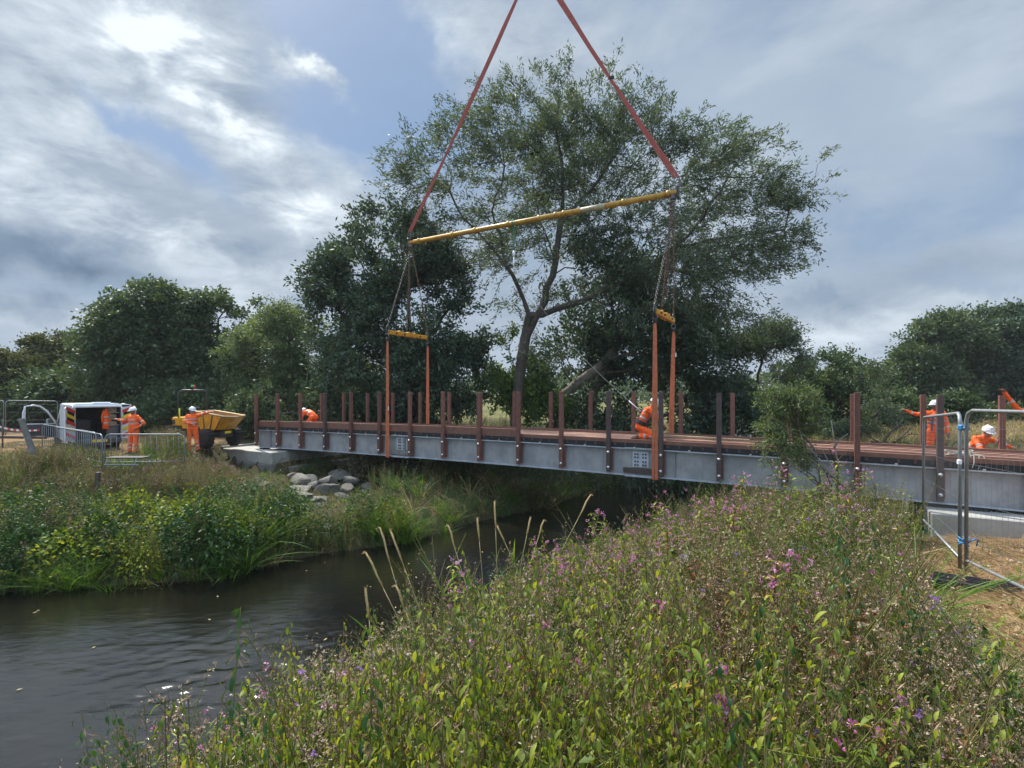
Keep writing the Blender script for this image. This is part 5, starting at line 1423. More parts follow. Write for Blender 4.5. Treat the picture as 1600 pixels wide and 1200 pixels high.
# right-hand side
tree('sallow_tree', 'airy dark-leaved tree just right of the willow crown', 29,
     [(1205, 530, 42, 26), (1165, 560, 42, 40), (1225, 565, 30, 35), (1140, 610, 50, 45), (1200, 620, 50, 45)], [[(1180, 690), (1180, 620), (1195, 550)], [(1180, 620), (1150, 560)], [(1180, 620), (1230, 570)]], L_willow, 950, 26, (.19, .055), .6, .12, 14, hang=.3, shell=.1)
tree('round_tree', 'round dense green tree low behind the bridge, right of centre', 33, [(1300, 595, 52, 44), (1330, 630, 55, 50), (1275, 640, 50, 50), (1310, 670, 80, 34)], [[(1305, 700), (1305, 620), (1300, 580)]], L_mid, 1700, 28, (.24, .11), .65, .2, 15, shell=.35)
tree('sallow_tree', 'loose small tree with thin upper twigs beside the pointing worker', 27, [(1360, 610, 32, 40, .5), (1375, 650, 30, 36), (1340, 680, 45, 24), (1400, 630, 14, 20, .3)], [[(1365, 705), (1362, 650), (1350, 590)], [(1362, 660), (1395, 610)]], L_willow, 520, 24, (.18, .06), .55, .08, 16, hang=.2, shell=.1)
tree('ash_tree', 'hazy green tree forming the left edge of the distant wood on the right', 50, [(1440, 540, 34, 32), (1425, 580, 25, 36), (1475, 520, 34, 28), (1460, 590, 50, 50), (1500, 570, 40, 50)], [[(1460, 695), (1460, 620), (1450, 550)]], L_mid, 1700, 26, (.36, .18), 1.1, .3, 17, shell=.35)
tree('ash_tree', 'tall tree in the middle of the distant wood behind the fence panels', 52, [(1525, 520, 44, 30), (1545, 570, 60, 50), (1500, 620, 60, 40), (1560, 630, 70, 40)], [[(1535, 695), (1535, 620), (1530, 540)]], L_mid, 1900, 26, (.36, .18), 1.1, .3, 18, shell=.35)
tree('ash_tree', 'broad dark tree at the right edge of the distant wood', 48, [(1600, 515, 50, 34), (1625, 570, 70, 60), (1590, 620, 60, 45), (1660, 530, 50, 60)], [[(1610, 700), (1610, 620), (1605, 540)]], L_dark, 1900, 26, (.36, .18), 1.1, .3, 19, shell=.35)
tree('hedge_shrub', 'green thicket low behind the pointing worker', 30, [(1420, 640, 34, 28), (1450, 655, 40, 20), (1480, 640, 30, 20)], [[(1430, 690), (1430, 645)]], L_mid, 900, 24, (.22, .1), .6, .08, 20, shell=.1)
tree('hedge_shrub', 'low olive bushes beyond the field at the right edge', 34, [(1500, 655, 50, 16), (1560, 660, 60, 16), (1620, 655, 60, 20)], [[(1550, 690), (1550, 655)]], L_olive, 900, 24, (.24, .11), .6, .08, 25, shell=.0)
# sapling on the near bank in front of the bridge, with dead stems
tree('willow_sapling', 'light green leafy sapling standing in front of the bridge, right of centre', 9.6,
     [(1215, 630, 28, 30), (1245, 640, 36, 36), (1225, 680, 40, 30, .8), (1270, 690, 24, 30, .5), (1240, 720, 45, 30, .45)], [[(1318, 830), (1290, 760), (1262, 700), (1240, 650), (1235, 615)], [(1290, 760), (1255, 730), (1215, 690), (1205, 650)], [(1300, 790), (1270, 740), (1265, 690)]],
     L_pale, 480, 20, (.066, .022), .2, .022, 21, hang=.2, shell=.0, clump=.3, bark=M_bark_l)
ds = empty('dead_branches', at(1325, 790, 9.2)); tag(ds, 'bare pale dead stems leaning up across the girder beside the sapling', 'dead branch')
mb = MB(); rr = random.Random(2)
for k, (x0, y0, x1, y1) in enumerate([(1320, 780, 1250, 680), (1312, 790, 1299, 658), (1303, 700, 1325, 678), (1330, 790, 1283, 700), (1335, 775, 1265, 720), (1300, 760, 1270, 715), (1340, 790, 1240, 730), (1310, 740, 1296, 700)]):
    a_, b_ = at(x0, y0, 9.2 + k * .04), at(x1, y1, 9.1 + rr.uniform(-.3, .3)); mid_ = a_.lerp(b_, .5) + Vector((rr.uniform(-.05, .05), 0, rr.uniform(0, .06)))
    mb.tube([a_ - ds.location, mid_ - ds.location, b_ - ds.location], [.014, .011, .006], M_timber_old if k < 4 else M_bark, 5)
mb.build('stem', ds)
# dead fallen boughs beyond the bridge
fb_ = empty('fallen_bough', at(1400, 700, 20)); tag(fb_, 'bare dark fallen boughs in the grass left of the pointing worker', 'dead branch')
mb = MB(); rr = random.Random(12)
for (x0, y0, x1, y1, r_) in [(1370, 705, 1412, 655, .05), (1385, 700, 1425, 668, .04), (1360, 690, 1435, 700, .05), (1395, 690, 1440, 705, .03), (1400, 670, 1385, 640, .025), (1412, 655, 1420, 630, .02), (1380, 695, 1350, 680, .03), (1400, 690, 1445, 680, .02)]:
    a_, b_ = at(x0, y0, 20) - fb_.location, at(x1, y1, 20 + rr.uniform(-.8, .8)) - fb_.location
    mb.tube([a_, a_.lerp(b_, .5) + Vector((0, 0, rr.uniform(-.1, .2))), b_], [r_, r_ * .8, r_ * .4], M_bark, 6)
mb.build('bough', fb_)
# drooping willow skirts over the water behind the bridge
tree('weeping_willow', 'dark weeping willow boughs hanging to the water under the middle of the bridge', 21,
     [(770, 745, 60, 34), (850, 750, 60, 40), (930, 740, 60, 34), (720, 760, 40, 30), (1000, 735, 50, 26), (830, 785, 45, 20, .6), (900, 700, 150, 24), (760, 690, 80, 20), (1060, 730, 50, 30)], [[(900, 740), (890, 720), (860, 700)], [(890, 720), (960, 705), (1020, 715)], [(880, 715), (780, 715)]],
     L_willow, 1700, 30, (.17, .045), .7, .12, 22, hang=1.2, shell=.0, aim_up=-.6)
tree('bramble_bush', 'dull brownish scrub under the bridge right of the rock heap', 20.5,
     [(600, 745, 50, 30), (660, 740, 60, 34), (640, 780, 40, 24), (570, 735, 40, 16), (700, 760, 40, 34), (620, 720, 70, 14)], [[(640, 790), (640, 750)], [(640, 750), (580, 740)], [(640, 750), (690, 750)]],
     foliage('brown_scrub', [(.035, .028, .018), (.06, .05, .03), (.085, .075, .04), (.05, .06, .025)], .2), 1000, 26, (.14, .04), .5, .04, 23, hang=.2, shell=.0)
tree('bank_bush', 'dark bush overhanging the far river bend beneath the bridge', 25, [(1000, 760, 60, 26), (1070, 755, 50, 34), (1130, 745, 50, 40), (940, 765, 60, 20), (1190, 730, 60, 40)], [[(1050, 775), (1050, 740)], [(1050, 750), (1130, 730)]], L_dark, 1000, 26, (.2, .09), .6, .06, 24, hang=.6, shell=.0)
# distant treeline all round the horizon
tm = TM(); rng = np.random.default_rng(77)
az = rng.uniform(-1.25, 1.25, 26000); dist = rng.uniform(120, 170, 26000) ; hgt = 3 + 7 * vnoise(az * 40, az * 0, 2.2, 31) * (.6 + .8 * vnoise(az * 90, az * 0, 1.3, 32))
Pz = 1.7 + rng.random(26000) ** .8 * hgt
P = np.stack([np.sin(az) * dist, np.cos(az) * dist, Pz], 1)
cards(tm, P, rng.normal(size=(26000, 3)), rng.uniform(.9, 1.9, 26000), rng.uniform(.6, 1.2, 26000), 0, rng.random(26000), rng)
o = tm.build('distant_woods', [L_mid]); tag(o, 'low line of distant woodland along the horizon', 'woodland', kind='stuff')
# ------------------------------------------------------------------ bank vegetation
PM = [foliage('weed_leaves', [(.045, .085, .010), (.10, .155, .016), (.17, .225, .025), (.30, .34, .05)], .42, mottle=.5),      # 0
      foliage('weed_stems', [(.08, .075, .025), (.14, .17, .04), (.13, .085, .04)], 0),                                   # 1
      foliage('seed_fluff', [(.17, .10, .06), (.32, .21, .13), (.48, .36, .24), (.64, .53, .40)], .3, tint=(1, 1, 1)),    # 2
      foliage('pink_petals', [(.42, .10, .25), (.58, .22, .42), (.66, .40, .55)], .4, tint=(1, 1, 1)),                     # 3
      foliage('purple_petals', [(.26, .10, .38), (.40, .20, .52), (.5, .3, .6)], .3, tint=(1, 1, 1)),                      # 4
      foliage('yellow_leaves', [(.32, .24, .02), (.42, .34, .03), (.36, .16, .02)], .4, tint=(1, 1, .8)),                  # 5
      foliage('dry_grass_blades', [(.22, .14, .06), (.36, .25, .12), (.48, .36, .19)], .25, tint=(1, 1, 1)),              # 6
      foliage('white_petals', [(.75, .75, .75)], .3, tint=(1, 1, 1)),                                                    # 7
      foliage('grass_blades', [(.03, .085, .010), (.06, .15, .015), (.10, .21, .02), (.18, .28, .05)], .45),               # 8
      foliage('rust_seeds', [(.10, .035, .015), (.18, .065, .025), (.24, .11, .05)], .2),                                # 9
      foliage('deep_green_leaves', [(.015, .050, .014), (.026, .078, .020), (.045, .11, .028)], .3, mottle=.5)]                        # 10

def curled(tm, P, D, L, W, mi, tone, rng, curl=1.0, fold=.4):
    """broad near leaves: five cross rows, folded along the rib and curling down to the tip"""
    P = np.asarray(P, float); D = rnorm(np.asarray(D, float)); k = len(P)
    L = np.broadcast_to(L, k)[:, None]; W = np.broadcast_to(W, k)[:, None]; curl = np.broadcast_to(curl, k)[:, None]
    up = np.array([[0, 0, 1.]]) + rng.normal(size=(k, 3)) * .3
    S = rnorm(np.cross(D, up)); Nn = np.cross(S, D); rows = []; c = P.copy(); d = D.copy()
    prof = [.0, .75, 1.0, .72, .0]
    for i, w_ in enumerate(prof):
        if i in (0, 4): rows.append(c.copy())
        else:
            n_ = np.cross(S, d); rows += [c + S * W * w_ * .5 + n_ * W * fold * w_ * .4, c.copy(), c - S * W * w_ * .5 + n_ * W * fold * w_ * .4]
        d = rnorm(d + np.array([0, 0, -1.]) * curl * .32); c = c + d * L * .25
    V = np.stack(rows, 1).reshape(-1, 3)
    f = [[0, 1, 2], [0, 2, 3], [1, 4, 5], [1, 5, 2], [2, 5, 6], [2, 6, 3], [4, 7, 8], [4, 8, 5], [5, 8, 9], [5, 9, 6], [7, 10, 8], [8, 10, 9]]
    o = (np.arange(k) * 11)[:, None, None]; F = (np.array(f)[None] + o).reshape(-1, 3)
    tm.add(V, F, mi, np.repeat(np.broadcast_to(tone, k), 11))

def stem_path(rng, H, lean=.12, n=7):
    d = rng.normal(size=2) * lean; c = rng.normal(size=2) * lean * .6
    t = np.linspace(0, 1, n); return np.stack([d[0] * t + c[0] * t * t, d[1] * t + c[1] * t * t, H * t], 1)
def on(path, t):
    k = t * (len(path) - 1); i = np.minimum(k.astype(int), len(path) - 2); f = (k - i)[:, None]
    return path[i] * (1 - f) + path[i + 1] * f
def put_stem(tm, path, r0, r1, tone=.5, mi=1, n=4):
    r = np.linspace(r0, r1, len(path)); sticks(tm, path[:-1], path[1:], r[:-1], r[1:], mi, tone, n)
def fluff(tm, C, rng, size=.016, k=9, mi=2):
    k_ = len(C); P = np.repeat(C, k, 0); D = rng.normal(size=(len(P), 3)) + [0, 0, .5]
    cards(tm, P, D, size * rng.uniform(.6, 1.3, len(P)), size * .42, mi, rng.random(len(P)), rng)

def t_nettle(rng, yellow=0.08, deep=False):
    tm = TM(); p = stem_path(rng, 1.0, .10); put_stem(tm, p, .0032, .0012, .35)
    t = np.arange(.12, 1.0, .031); t = t[rng.random(len(t)) > .06]
    for s_ in (0, 1):
        C = on(p, t); a = np.arange(len(t)) * (math.pi / 2) + s_ * math.pi + rng.normal(size=len(t)) * .25
        size = (.056 - .028 * t) * rng.uniform(.75, 1.25, len(t))
        D = np.stack([np.cos(a), np.sin(a), rng.uniform(-.2, .45, len(t))], 1)
        y = rng.random(len(t)) < yellow * (1.3 - t)
        tone = np.clip(rng.normal(.55, .22, len(t)) + t * .15, 0, 1)
        for m_, k in ((5, y), (10 if deep else 0, ~y)):
            if k.any(): curled(tm, C[k] + D[k] * .012, D[k], size[k], size[k] * .36, m_, tone[k], rng, curl=rng.uniform(1.2, 4.2, k.sum()))
    u = rng.uniform(.4, .97, 44); a = rng.uniform(0, 6.28, 44)
    cards(tm, on(p, u), np.stack([np.cos(a), np.sin(a), np.full(44, -.9)], 1), .032, .004, 2, .1, rng)
    return tm.arrays()
def t_thistle(rng, purple=.02, leafy=1.0):
    tm = TM(); p = stem_path(rng, .85, .12); put_stem(tm, p, .0030, .0016, .4)
    t = rng.uniform(.05, .85, int(46 * leafy)); a = rng.uniform(0, 6.28, len(t)); D = np.stack([np.cos(a), np.sin(a), rng.uniform(.1, .8, len(t))], 1)
    leaves(tm, on(p, t), D, .065 * rng.uniform(.6, 1.2, len(t)), .014, 0, rng.random(len(t)) * .7, rng, fold=.5, droop=.25)
    t = rng.uniform(.45, 1, 18); B = on(p, t); a = rng.uniform(0, 6.28, 18); L = rng.uniform(.05, .18, 18)
    E = B + np.stack([np.cos(a) * L * .55, np.sin(a) * L * .55, L * .9], 1); sticks(tm, B, E, .0022, .0015, 1, .4, 3)
    heads = np.concatenate([E + rng.normal(size=E.shape) * .011 for _ in range(3)])
    pk = rng.random(len(heads)) < purple
    fluff(tm, heads[~pk], rng, .0115, 8)
    leaves(tm, heads - [0, 0, .012], rng.normal(size=heads.shape) * .3 + [0, 0, 1], .012, .008, 1, .2, rng)
    if pk.any(): fluff(tm, heads[pk], rng, .015, 14, 4)
    return tm.arrays()
def t_wisp(rng, dry=0):
    """tall fine-branched plant gone to seed"""
    tm = TM(); p = stem_path(rng, 1.0, .13); put_stem(tm, p, .0028, .001, .9)
    t = rng.uniform(.08, .9, 56); a = rng.uniform(0, 6.28, 56); leaves(tm, on(p, t), np.stack([np.cos(a), np.sin(a), rng.uniform(0, .9, 56)], 1), .055 * rng.uniform(.5, 1.2, 56), .010, 6 if dry == 1 else 9 if dry == 2 else 0, rng.random(56) * .8, rng, droop=.3)
    t = rng.uniform(.45, 1, 22); B = on(p, t); a = rng.uniform(0, 6.28, 22); L = rng.uniform(.06, .2, 22)
    E = B + np.stack([np.cos(a) * L * .5, np.sin(a) * L * .5, L * .9], 1); sticks(tm, B, E, .0016, .001, 1, .8, 3)
    u = rng.random((22, 5)); Q = (B[:, None] + (E - B)[:, None] * u[..., None]).reshape(-1, 3) + rng.normal(size=(110, 3)) * .006
    cards(tm, Q, rng.normal(size=Q.shape) + [0, 0, .3], .013, .0045, 2, rng.random(len(Q)) * .8, rng)
    return tm.arrays()
def t_balsam(rng, bloom=1.35):
    tm = TM(); p = stem_path(rng, 1.05, .1); put_stem(tm, p, .0055, .003, .95, n=5)
    for tt in np.arange(.15, 1.0, .036):
        k = 3; a = rng.uniform(0, 6.28) + np.arange(k) * 2.09; C = np.repeat(on(p, np.array([tt])), k, 0)
        curled(tm, C, np.stack([np.cos(a), np.sin(a), np.full(k, .45)], 1), .075 * rng.uniform(.7, 1.1, k), .020, 0 if rng.random() > .12 else 5, np.clip(rng.normal(.55, .2, k), 0, 1), rng, curl=rng.uniform(.4, 1.4, k))
    nb = 14; t = rng.uniform(.68, 1, nb); B = on(p, t); a = rng.uniform(0, 6.28, nb); E = B + np.stack([np.cos(a) * .09, np.sin(a) * .09, rng.uniform(.02, .12, nb)], 1)
    sticks(tm, B, E, .002, .0015, 1, .95, 3)
    for i in range(nb):
        if rng.random() < .55 * bloom:
            k = 9; leaves(tm, E[i] + rng.normal(size=(k, 3)) * .008, rng.normal(size=(k, 3)) + [0, 0, -.2], .015, .012, 3, rng.random(k), rng, fold=.2)
        else: leaves(tm, E[i] + rng.normal(size=(3, 3)) * .01, rng.normal(size=(3, 3)) + [0, 0, -1], .018, .006, 0 if rng.random() < .4 else 3, rng.random(3) * .5, rng)
    return tm.arrays()
def t_grass(rng, n=26, L=.7, mi=8, spread=.35, w=.009, lo=0, hi=1):
    tm = TM(); P = np.concatenate([rng.normal(size=(n, 2)) * .035, np.zeros((n, 1))], 1)
    D = np.concatenate([rng.normal(size=(n, 2)) * spread, np.ones((n, 1))], 1)
    blades(tm, P, D, L * rng.uniform(.45, 1.1, n), w, mi, rng.uniform(lo, hi, n), rng, bend=rng.uniform(.2, .9, n), n=4)
    return tm.arrays()
def t_dock(rng):
    tm = TM(); p = stem_path(rng, .9, .08); put_stem(tm, p, .006, .003, .95)
    t = rng.uniform(.35, 1, 16); B = on(p, t); a = rng.uniform(0, 6.28, 16); E = B + np.stack([np.cos(a) * .05, np.sin(a) * .05, np.full(16, .11)], 1); sticks(tm, B, E, .002, .001, 1, .9, 3)
    u = rng.random((16, 12)); Q = (B[:, None] + (E - B)[:, None] * u[..., None]).reshape(-1, 3) + rng.normal(size=(192, 3)) * .008
    cards(tm, Q, rng.normal(size=Q.shape), .014, .012, 9, rng.random(len(Q)), rng); return tm.arrays()
def t_broad(rng, n=44):
    """scrambling heart-leaved bindweed over other plants"""
    tm = TM(); C = np.concatenate([rng.normal(size=(n, 2)) * .13, rng.uniform(.15, .95, (n, 1))], 1); a = rng.uniform(0, 6.28, n)
    leaves(tm, C, np.stack([np.cos(a), np.sin(a), rng.uniform(-.3, .5, n)], 1), .055 * rng.uniform(.6, 1.2, n), .042, 0, np.clip(rng.normal(.6, .2, n), 0, 1), rng, fold=.25, droop=.4, up=np.array([[0, 0, 1.]]) + rng.normal(size=(n, 3)) * .4)
    o_ = np.argsort(C[:, 2]); sticks(tm, C[o_][:-1], C[o_][1:], .0015, .0015, 1, .5, 3); return tm.arrays()
def t_fern(rng):
    """bushy dark herb with many small leaves"""
    tm = TM(); n = 5
    for _ in range(n):
        p = stem_path(rng, rng.uniform(.6, 1), .25); put_stem(tm, p, .003, .001, .4, n=3); k = 50; t = rng.uniform(.1, 1, k); a = rng.uniform(0, 6.28, k)
        leaves(tm, on(p, t), np.stack([np.cos(a), np.sin(a), rng.uniform(0, .8, k)], 1), .045 * rng.uniform(.6, 1.2, k), .015, 10, rng.random(k), rng, droop=.3)
    return tm.arrays()

def t_bush(rng, mi=10):
    """rounded leafy clump"""
    tm = TM(); n = 420; d = rnorm(rng.normal(size=(n, 3)) + [0, 0, .35]); rr_ = rng.uniform(.35, 1, n) ** .5 * (1 + .25 * np.sin(d[:, 0] * 5 + 1) * np.sin(d[:, 1] * 4))
    C = d * rr_[:, None] * [.5, .5, .55] + [0, 0, .42]; C[:, 2] = np.maximum(C[:, 2], .02)
    leaves(tm, C, d + rng.normal(size=(n, 3)) * .6, .11 * rng.uniform(.5, 1.2, n), .05, mi, rng.random(n), rng, fold=.3, droop=.3)
    sticks(tm, np.zeros((12, 3)), C[:12], .006, .002, 1, .3, 3); return tm.arrays()
rngP = np.random.default_rng(2024)
TPL = {k: [f(rngP) for _ in range(n_)] for k, f, n_ in (
    ('nettle', t_nettle, 7), ('thistle', t_thistle, 6), ('wisp', t_wisp, 6), ('balsam', t_balsam, 5), ('grass', t_grass, 6), ('dock', t_dock, 3), ('broad', t_broad, 4), ('fern', t_fern, 4))}
TPL['nettle_deep'] = [t_nettle(rngP, .03, True) for _ in range(4)]
TPL['purple'] = [t_thistle(rngP, .35, 1.6) for _ in range(4)]
TPL['dry'] = [t_wisp(rngP, 1 + i % 2) for i in range(6)]
TPL['bush'] = [t_bush(rngP) for _ in range(3)] + [t_bush(rngP, 0) for _ in range(2)]
TPL['straw'] = [t_grass(rngP, 22, .55, 6, .45, .007) for _ in range(4)]
TPL['lush'] = [t_grass(rngP, 34, .75, 8, .4, .011, .3, 1) for _ in range(4)]
TPL['yellowing'] = [t_nettle(rngP, .75) for _ in range(3)]
H0 = {'nettle': 1.0, 'nettle_deep': 1.0, 'yellowing': 1.0, 'thistle': 1.05, 'purple': 1.05, 'wisp': 1.1, 'dry': 1.1, 'bush': .95, 'balsam': 1.1, 'grass': .6, 'dock': 1.0, 'broad': .9, 'fern': .9, 'straw': .45, 'lush': .65}

def scatter(name, lab, items, seed, cat=None):
    """items: list of (kind, x, y, z, height); one object for what nobody could count"""
    rng = np.random.default_rng(seed); tm = TM(); by = {}
    for it in items: by.setdefault((it[0], int(rng.integers(len(TPL[it[0]])))), []).append(it[1:])
    for (k, v), L in by.items():
        V, F, M, T = TPL[k][v]; L = np.array(L, float); m = len(L); a = rng.uniform(0, 6.28, m); s = L[:, 3] / H0[k]
        ca, sa = np.cos(a) * s, np.sin(a) * s; tx, ty = rng.normal(size=m) * .10, rng.normal(size=m) * .10
        X = V[None, :, 0] * ca[:, None] - V[None, :, 1] * sa[:, None]; Y = V[None, :, 0] * sa[:, None] + V[None, :, 1] * ca[:, None]; Z = V[None, :, 2] * s[:, None]
        X = X + Z * tx[:, None] + L[:, 0:1]; Y = Y + Z * ty[:, None] + L[:, 1:2]; Z = Z + L[:, 2:3]
        VV = np.stack([X, Y, Z], -1).reshape(-1, 3); FF = (F[None] + (np.arange(m) * len(V))[:, None, None]).reshape(-1, 3)
        TT = np.clip(T[None] + rng.normal(size=m)[:, None] * .16, 0, 1).reshape(-1)
        tm.add(VV, FF, np.tile(M, m), TT)
    o = tm.build(name, PM); tag(o, lab, cat, kind='stuff'); return o

SIL = np.array([(150, 1190), (205, 1150), (230, 1100), (300, 1070), (440, 1070), (470, 1010), (520, 990), (600, 990), (640, 950), (700, 928), (750, 905), (800, 888), (850, 862), (900, 840), (950, 832), (1000, 812), (1050, 795), (1085, 770), (1120, 756), (1200, 752), (1300, 742), (1400, 755), (1430, 800), (1442, 870), (1460, 920), (1500, 955), (1560, 1000), (1600, 1040), (1800, 1120)], float)
def g2(x, y, cx, cy, rx, ry): return np.exp(-(((x - cx) / rx) ** 2 + ((y - cy) / ry) ** 2))

def weigh_right(x, y):
    """how much of each plant grows at a spot of the near bank"""
    px = CX + F_PX * x / y
    w = {'bush': .10 + .25 * g2(x, y, 2.4, 5.6, 1.5, 1.6), 'dry': .15 + .5 * g2(x, y, 3.0, 4.5, 2, 2.5) + 2.2 * g2(x, y, 4.0, 8.6, 2.4, 2.0), 'nettle': 1.0 + .9 * g2(x, y, .6, 2.0, 2.0, 1.4) + 1.2 * g2(x, y, -1, 2.6, 1, 1.5), 'thistle': 2.1 + 2.0 * g2(x, y, 3.4, 4.8, 1.6, 2.0) + 1.0 * g2(x, y, 1.4, 3.4, 1, 1),
         'wisp': 1.3 + 6.0 * g2(x, y, 3.9, 8.8, 2.4, 2.2) + 1.5 * g2(x, y, 2.0, 7, 1.5, 1.5), 'balsam': .06 + 4.0 * g2(x, y, 1.4, 6.6, 1.4, 1.1),
         'grass': 1.9 + 2.2 * g2(x, y, -.4, 4.2, 1.2, 1.6), 'dock': .12 + .5 * g2(x, y, 3, 4, 1.5, 2), 'broad': .5 + 1.2 * g2(x, y, 2.2, 5.4, .9, 1.2),
         'fern': .5 + 1.6 * g2(x, y, 3.2, 2.2, 1.1, 1), 'nettle_deep': .3 + 4.5 * g2(x, y, 5.8, 8.2, 1.2, 1.8) + 1.0 * g2(x, y, 3.3, 2.1, 1.2, .8), 'purple': .03 + .35 * g2(x, y, 3.2, 3.2, 1.2, 1), 'straw': .8, 'yellowing': .12 + .35 * g2(x, y, 2.3, 5.0, 1.2, 1.6), 'lush': .45}
    return w
rng = np.random.default_rng(11)
N_R = 9000
# sampled evenly as seen on the ground, denser close to the camera
yy_ = .95 + (12.6 - .95) * rng.random(N_R * 3) ** 1.35; xx_ = rng.uniform(-1.05, 1.18, len(yy_)) * yy_ + rng.normal(size=len(yy_)) * .15
Pp = np.stack([xx_, yy_], 1); hh_ = ground_h(xx_, yy_); Dd = xx_ * ND.x + yy_ * ND.y
okk = (~side(Pp, RB)) & (hh_ > .05) & (Dd < 13.3) & ~is_dry(xx_ + rng.normal(size=len(xx_)) * .15, yy_) & (xx_ ** 2 + yy_ ** 2 > 1.0)
xx_, yy_, hh_ = xx_[okk], yy_[okk], hh_[okk]
groups = {'nettle_bed': [], 'seeding_thistles': [], 'balsam_patch': [], 'bank_grass': []}
gk = {'nettle': 'nettle_bed', 'nettle_deep': 'nettle_bed', 'broad': 'nettle_bed', 'fern': 'nettle_bed', 'yellowing': 'nettle_bed', 'thistle': 'seeding_thistles', 'purple': 'seeding_thistles', 'wisp': 'seeding_thistles', 'bush': 'nettle_bed', 'dock': 'seeding_thistles', 'dry': 'seeding_thistles', 'balsam': 'balsam_patch', 'grass': 'bank_grass', 'straw': 'bank_grass', 'lush': 'bank_grass'}
patch = {k: vnoise(xx_, yy_, .95, 100 + i) * .8 + vnoise(xx_, yy_, .4, 160 + i) * .2 for i, k in enumerate(H0)}
W_ = weigh_right(xx_, yy_); ks = list(W_)
Wm = np.stack([np.broadcast_to(W_[k], xx_.shape) * (.018 + patch[k] ** 6 * 10) for k in ks], 1)
Wm /= Wm.sum(1, keepdims=True); pick = (np.cumsum(Wm, 1) > rng.random(len(xx_))[:, None]).argmax(1)
lim = EYE - (np.interp(CX + F_PX * xx_ / yy_, SIL[:, 0], SIL[:, 1]) - HY) / F_PX * yy_
dens = np.minimum(1, 3600 / np.maximum(len(xx_), 1))
cnt_ = 0; tall = vnoise(xx_, yy_, .9, 300) * .6 + vnoise(xx_, yy_, .4, 301) * .4
for i in range(len(xx_)):
    k = ks[pick[i]]; hmax = lim[i] - hh_[i]
    base_h = {'nettle': 1.0, 'nettle_deep': 1.05, 'yellowing': .9, 'thistle': .95, 'purple': .85, 'wisp': 1.1, 'dry': 1.0, 'bush': .55, 'balsam': 1.0, 'grass': .62, 'dock': .9, 'broad': .7, 'fern': .65, 'straw': .5, 'lush': .6}[k]
    h_ = base_h * rng.uniform(.7, 1.12) * (.75 + .8 * tall[i]) * (1.2 + .25 * (yy_[i] > 5))
    if h_ > hmax: h_ = hmax * rng.uniform(.72, 1.0) if rng.random() > .07 else min(h_, hmax + rng.uniform(0, .28))
    if h_ < .12: continue
    if yy_[i] < 1.5 and h_ > .75: h_ *= .8
    groups[gk[k]].append((k, xx_[i], yy_[i], hh_[i] - .02, h_)); cnt_ += 1
    if cnt_ >= 4700: break
print('right bank plants', cnt_, len(xx_))
scatter('nettle_bed', 'nettles, bindweed and leafy herbs covering the near bank', groups['nettle_bed'], 1)
scatter('seeding_thistles', 'thistles and willowherb gone to pale seed all over the near bank', groups['seeding_thistles'], 2)
scatter('balsam_patch', 'pink-flowered balsam in the middle of the near bank', groups['balsam_patch'], 3)
scatter('bank_grass', 'rank grass between the weeds of the near bank', groups['bank_grass'], 4)

# low ground cover under the tall plants
tm = TM(); n_ = 26000; y_ = .8 + 12 * rng.random(n_) ** 1.5; x_ = rng.uniform(-1.1, 1.25, n_) * y_; P2 = np.stack([x_, y_], 1); h_ = ground_h(x_, y_)
k = (~side(P2, RB)) & (h_ > -.02) & ~is_dry(x_ - .2, y_); x_, y_, h_ = x_[k], y_[k], h_[k]; n_ = len(x_)
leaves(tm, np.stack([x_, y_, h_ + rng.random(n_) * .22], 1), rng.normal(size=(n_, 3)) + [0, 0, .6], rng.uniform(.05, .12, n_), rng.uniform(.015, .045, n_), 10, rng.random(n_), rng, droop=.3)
n3 = 9000; i_ = rng.integers(0, n_, n3); blades(tm, np.stack([x_, y_, h_], 1)[i_] + rng.normal(size=(n3, 3)) * [.1, .1, 0], rng.normal(size=(n3, 3)) * .5 + [0, 0, 1], rng.uniform(.15, .5, n3), .008, 6, rng.random(n3), rng)
o = tm.build('ground_cover', PM); tag(o, 'low leaves and dead grass under the near bank weeds', kind='stuff')

# dry straw on the worn ground by the fence
tm = TM(); n_ = 90000; x_ = rng.uniform(3.6, 13, n_); y_ = rng.uniform(3.4, 11.6, n_); k = is_dry(x_ + rng.normal(size=n_) * .2, y_ + rng.normal(size=n_) * .2) & (x_ / y_ < 1.25); x_, y_ = x_[k], y_[k]
dn = vnoise(x_, y_, .7, 44); k = dn + rng.random(len(x_)) * .5 > .52; x_, y_ = x_[k], y_[k]; h_ = ground_h(x_, y_); n_ = len(x_)
fl = vnoise(x_, y_, 1.1, 45)[:, None] * 6.28; D_ = np.concatenate([np.cos(fl), np.sin(fl), np.full((n_, 1), .35)], 1) + rng.normal(size=(n_, 3)) * [.5, .5, .25]
blades(tm, np.stack([x_, y_, h_], 1), D_, rng.uniform(.07, .24, n_), .006, 6, rng.random(n_), rng, bend=.6, n=2)
o = tm.build('dry_grass', PM); tag(o, 'flattened straw-coloured dry grass round the fence foot', kind='stuff')
lt = TM(); n4 = 5000; x4 = rng.uniform(3.4, 8, n4); y4 = rng.uniform(3.0, 7.5, n4); k = is_dry(x4 + .35 + rng.normal(size=n4) * .3, y4) & (vnoise(x4, y4, .8, 61) + .35 * rng.random(n4) > .62); x4, y4 = x4[k], y4[k]
leaves(lt, np.stack([x4, y4, ground_h(x4, y4) + .015], 1), rng.normal(size=(len(x4), 3)) * [1, 1, .25], rng.uniform(.02, .08, len(x4)), rng.uniform(.012, .04, len(x4)), rng.choice([6, 9, 2], len(x4)).repeat(4), rng.random(len(x4)), rng)
o = lt.build('leaf_litter', PM); tag(o, 'scattered dead leaves and bark chips on the worn ground by the weeds', kind='stuff')
it = []
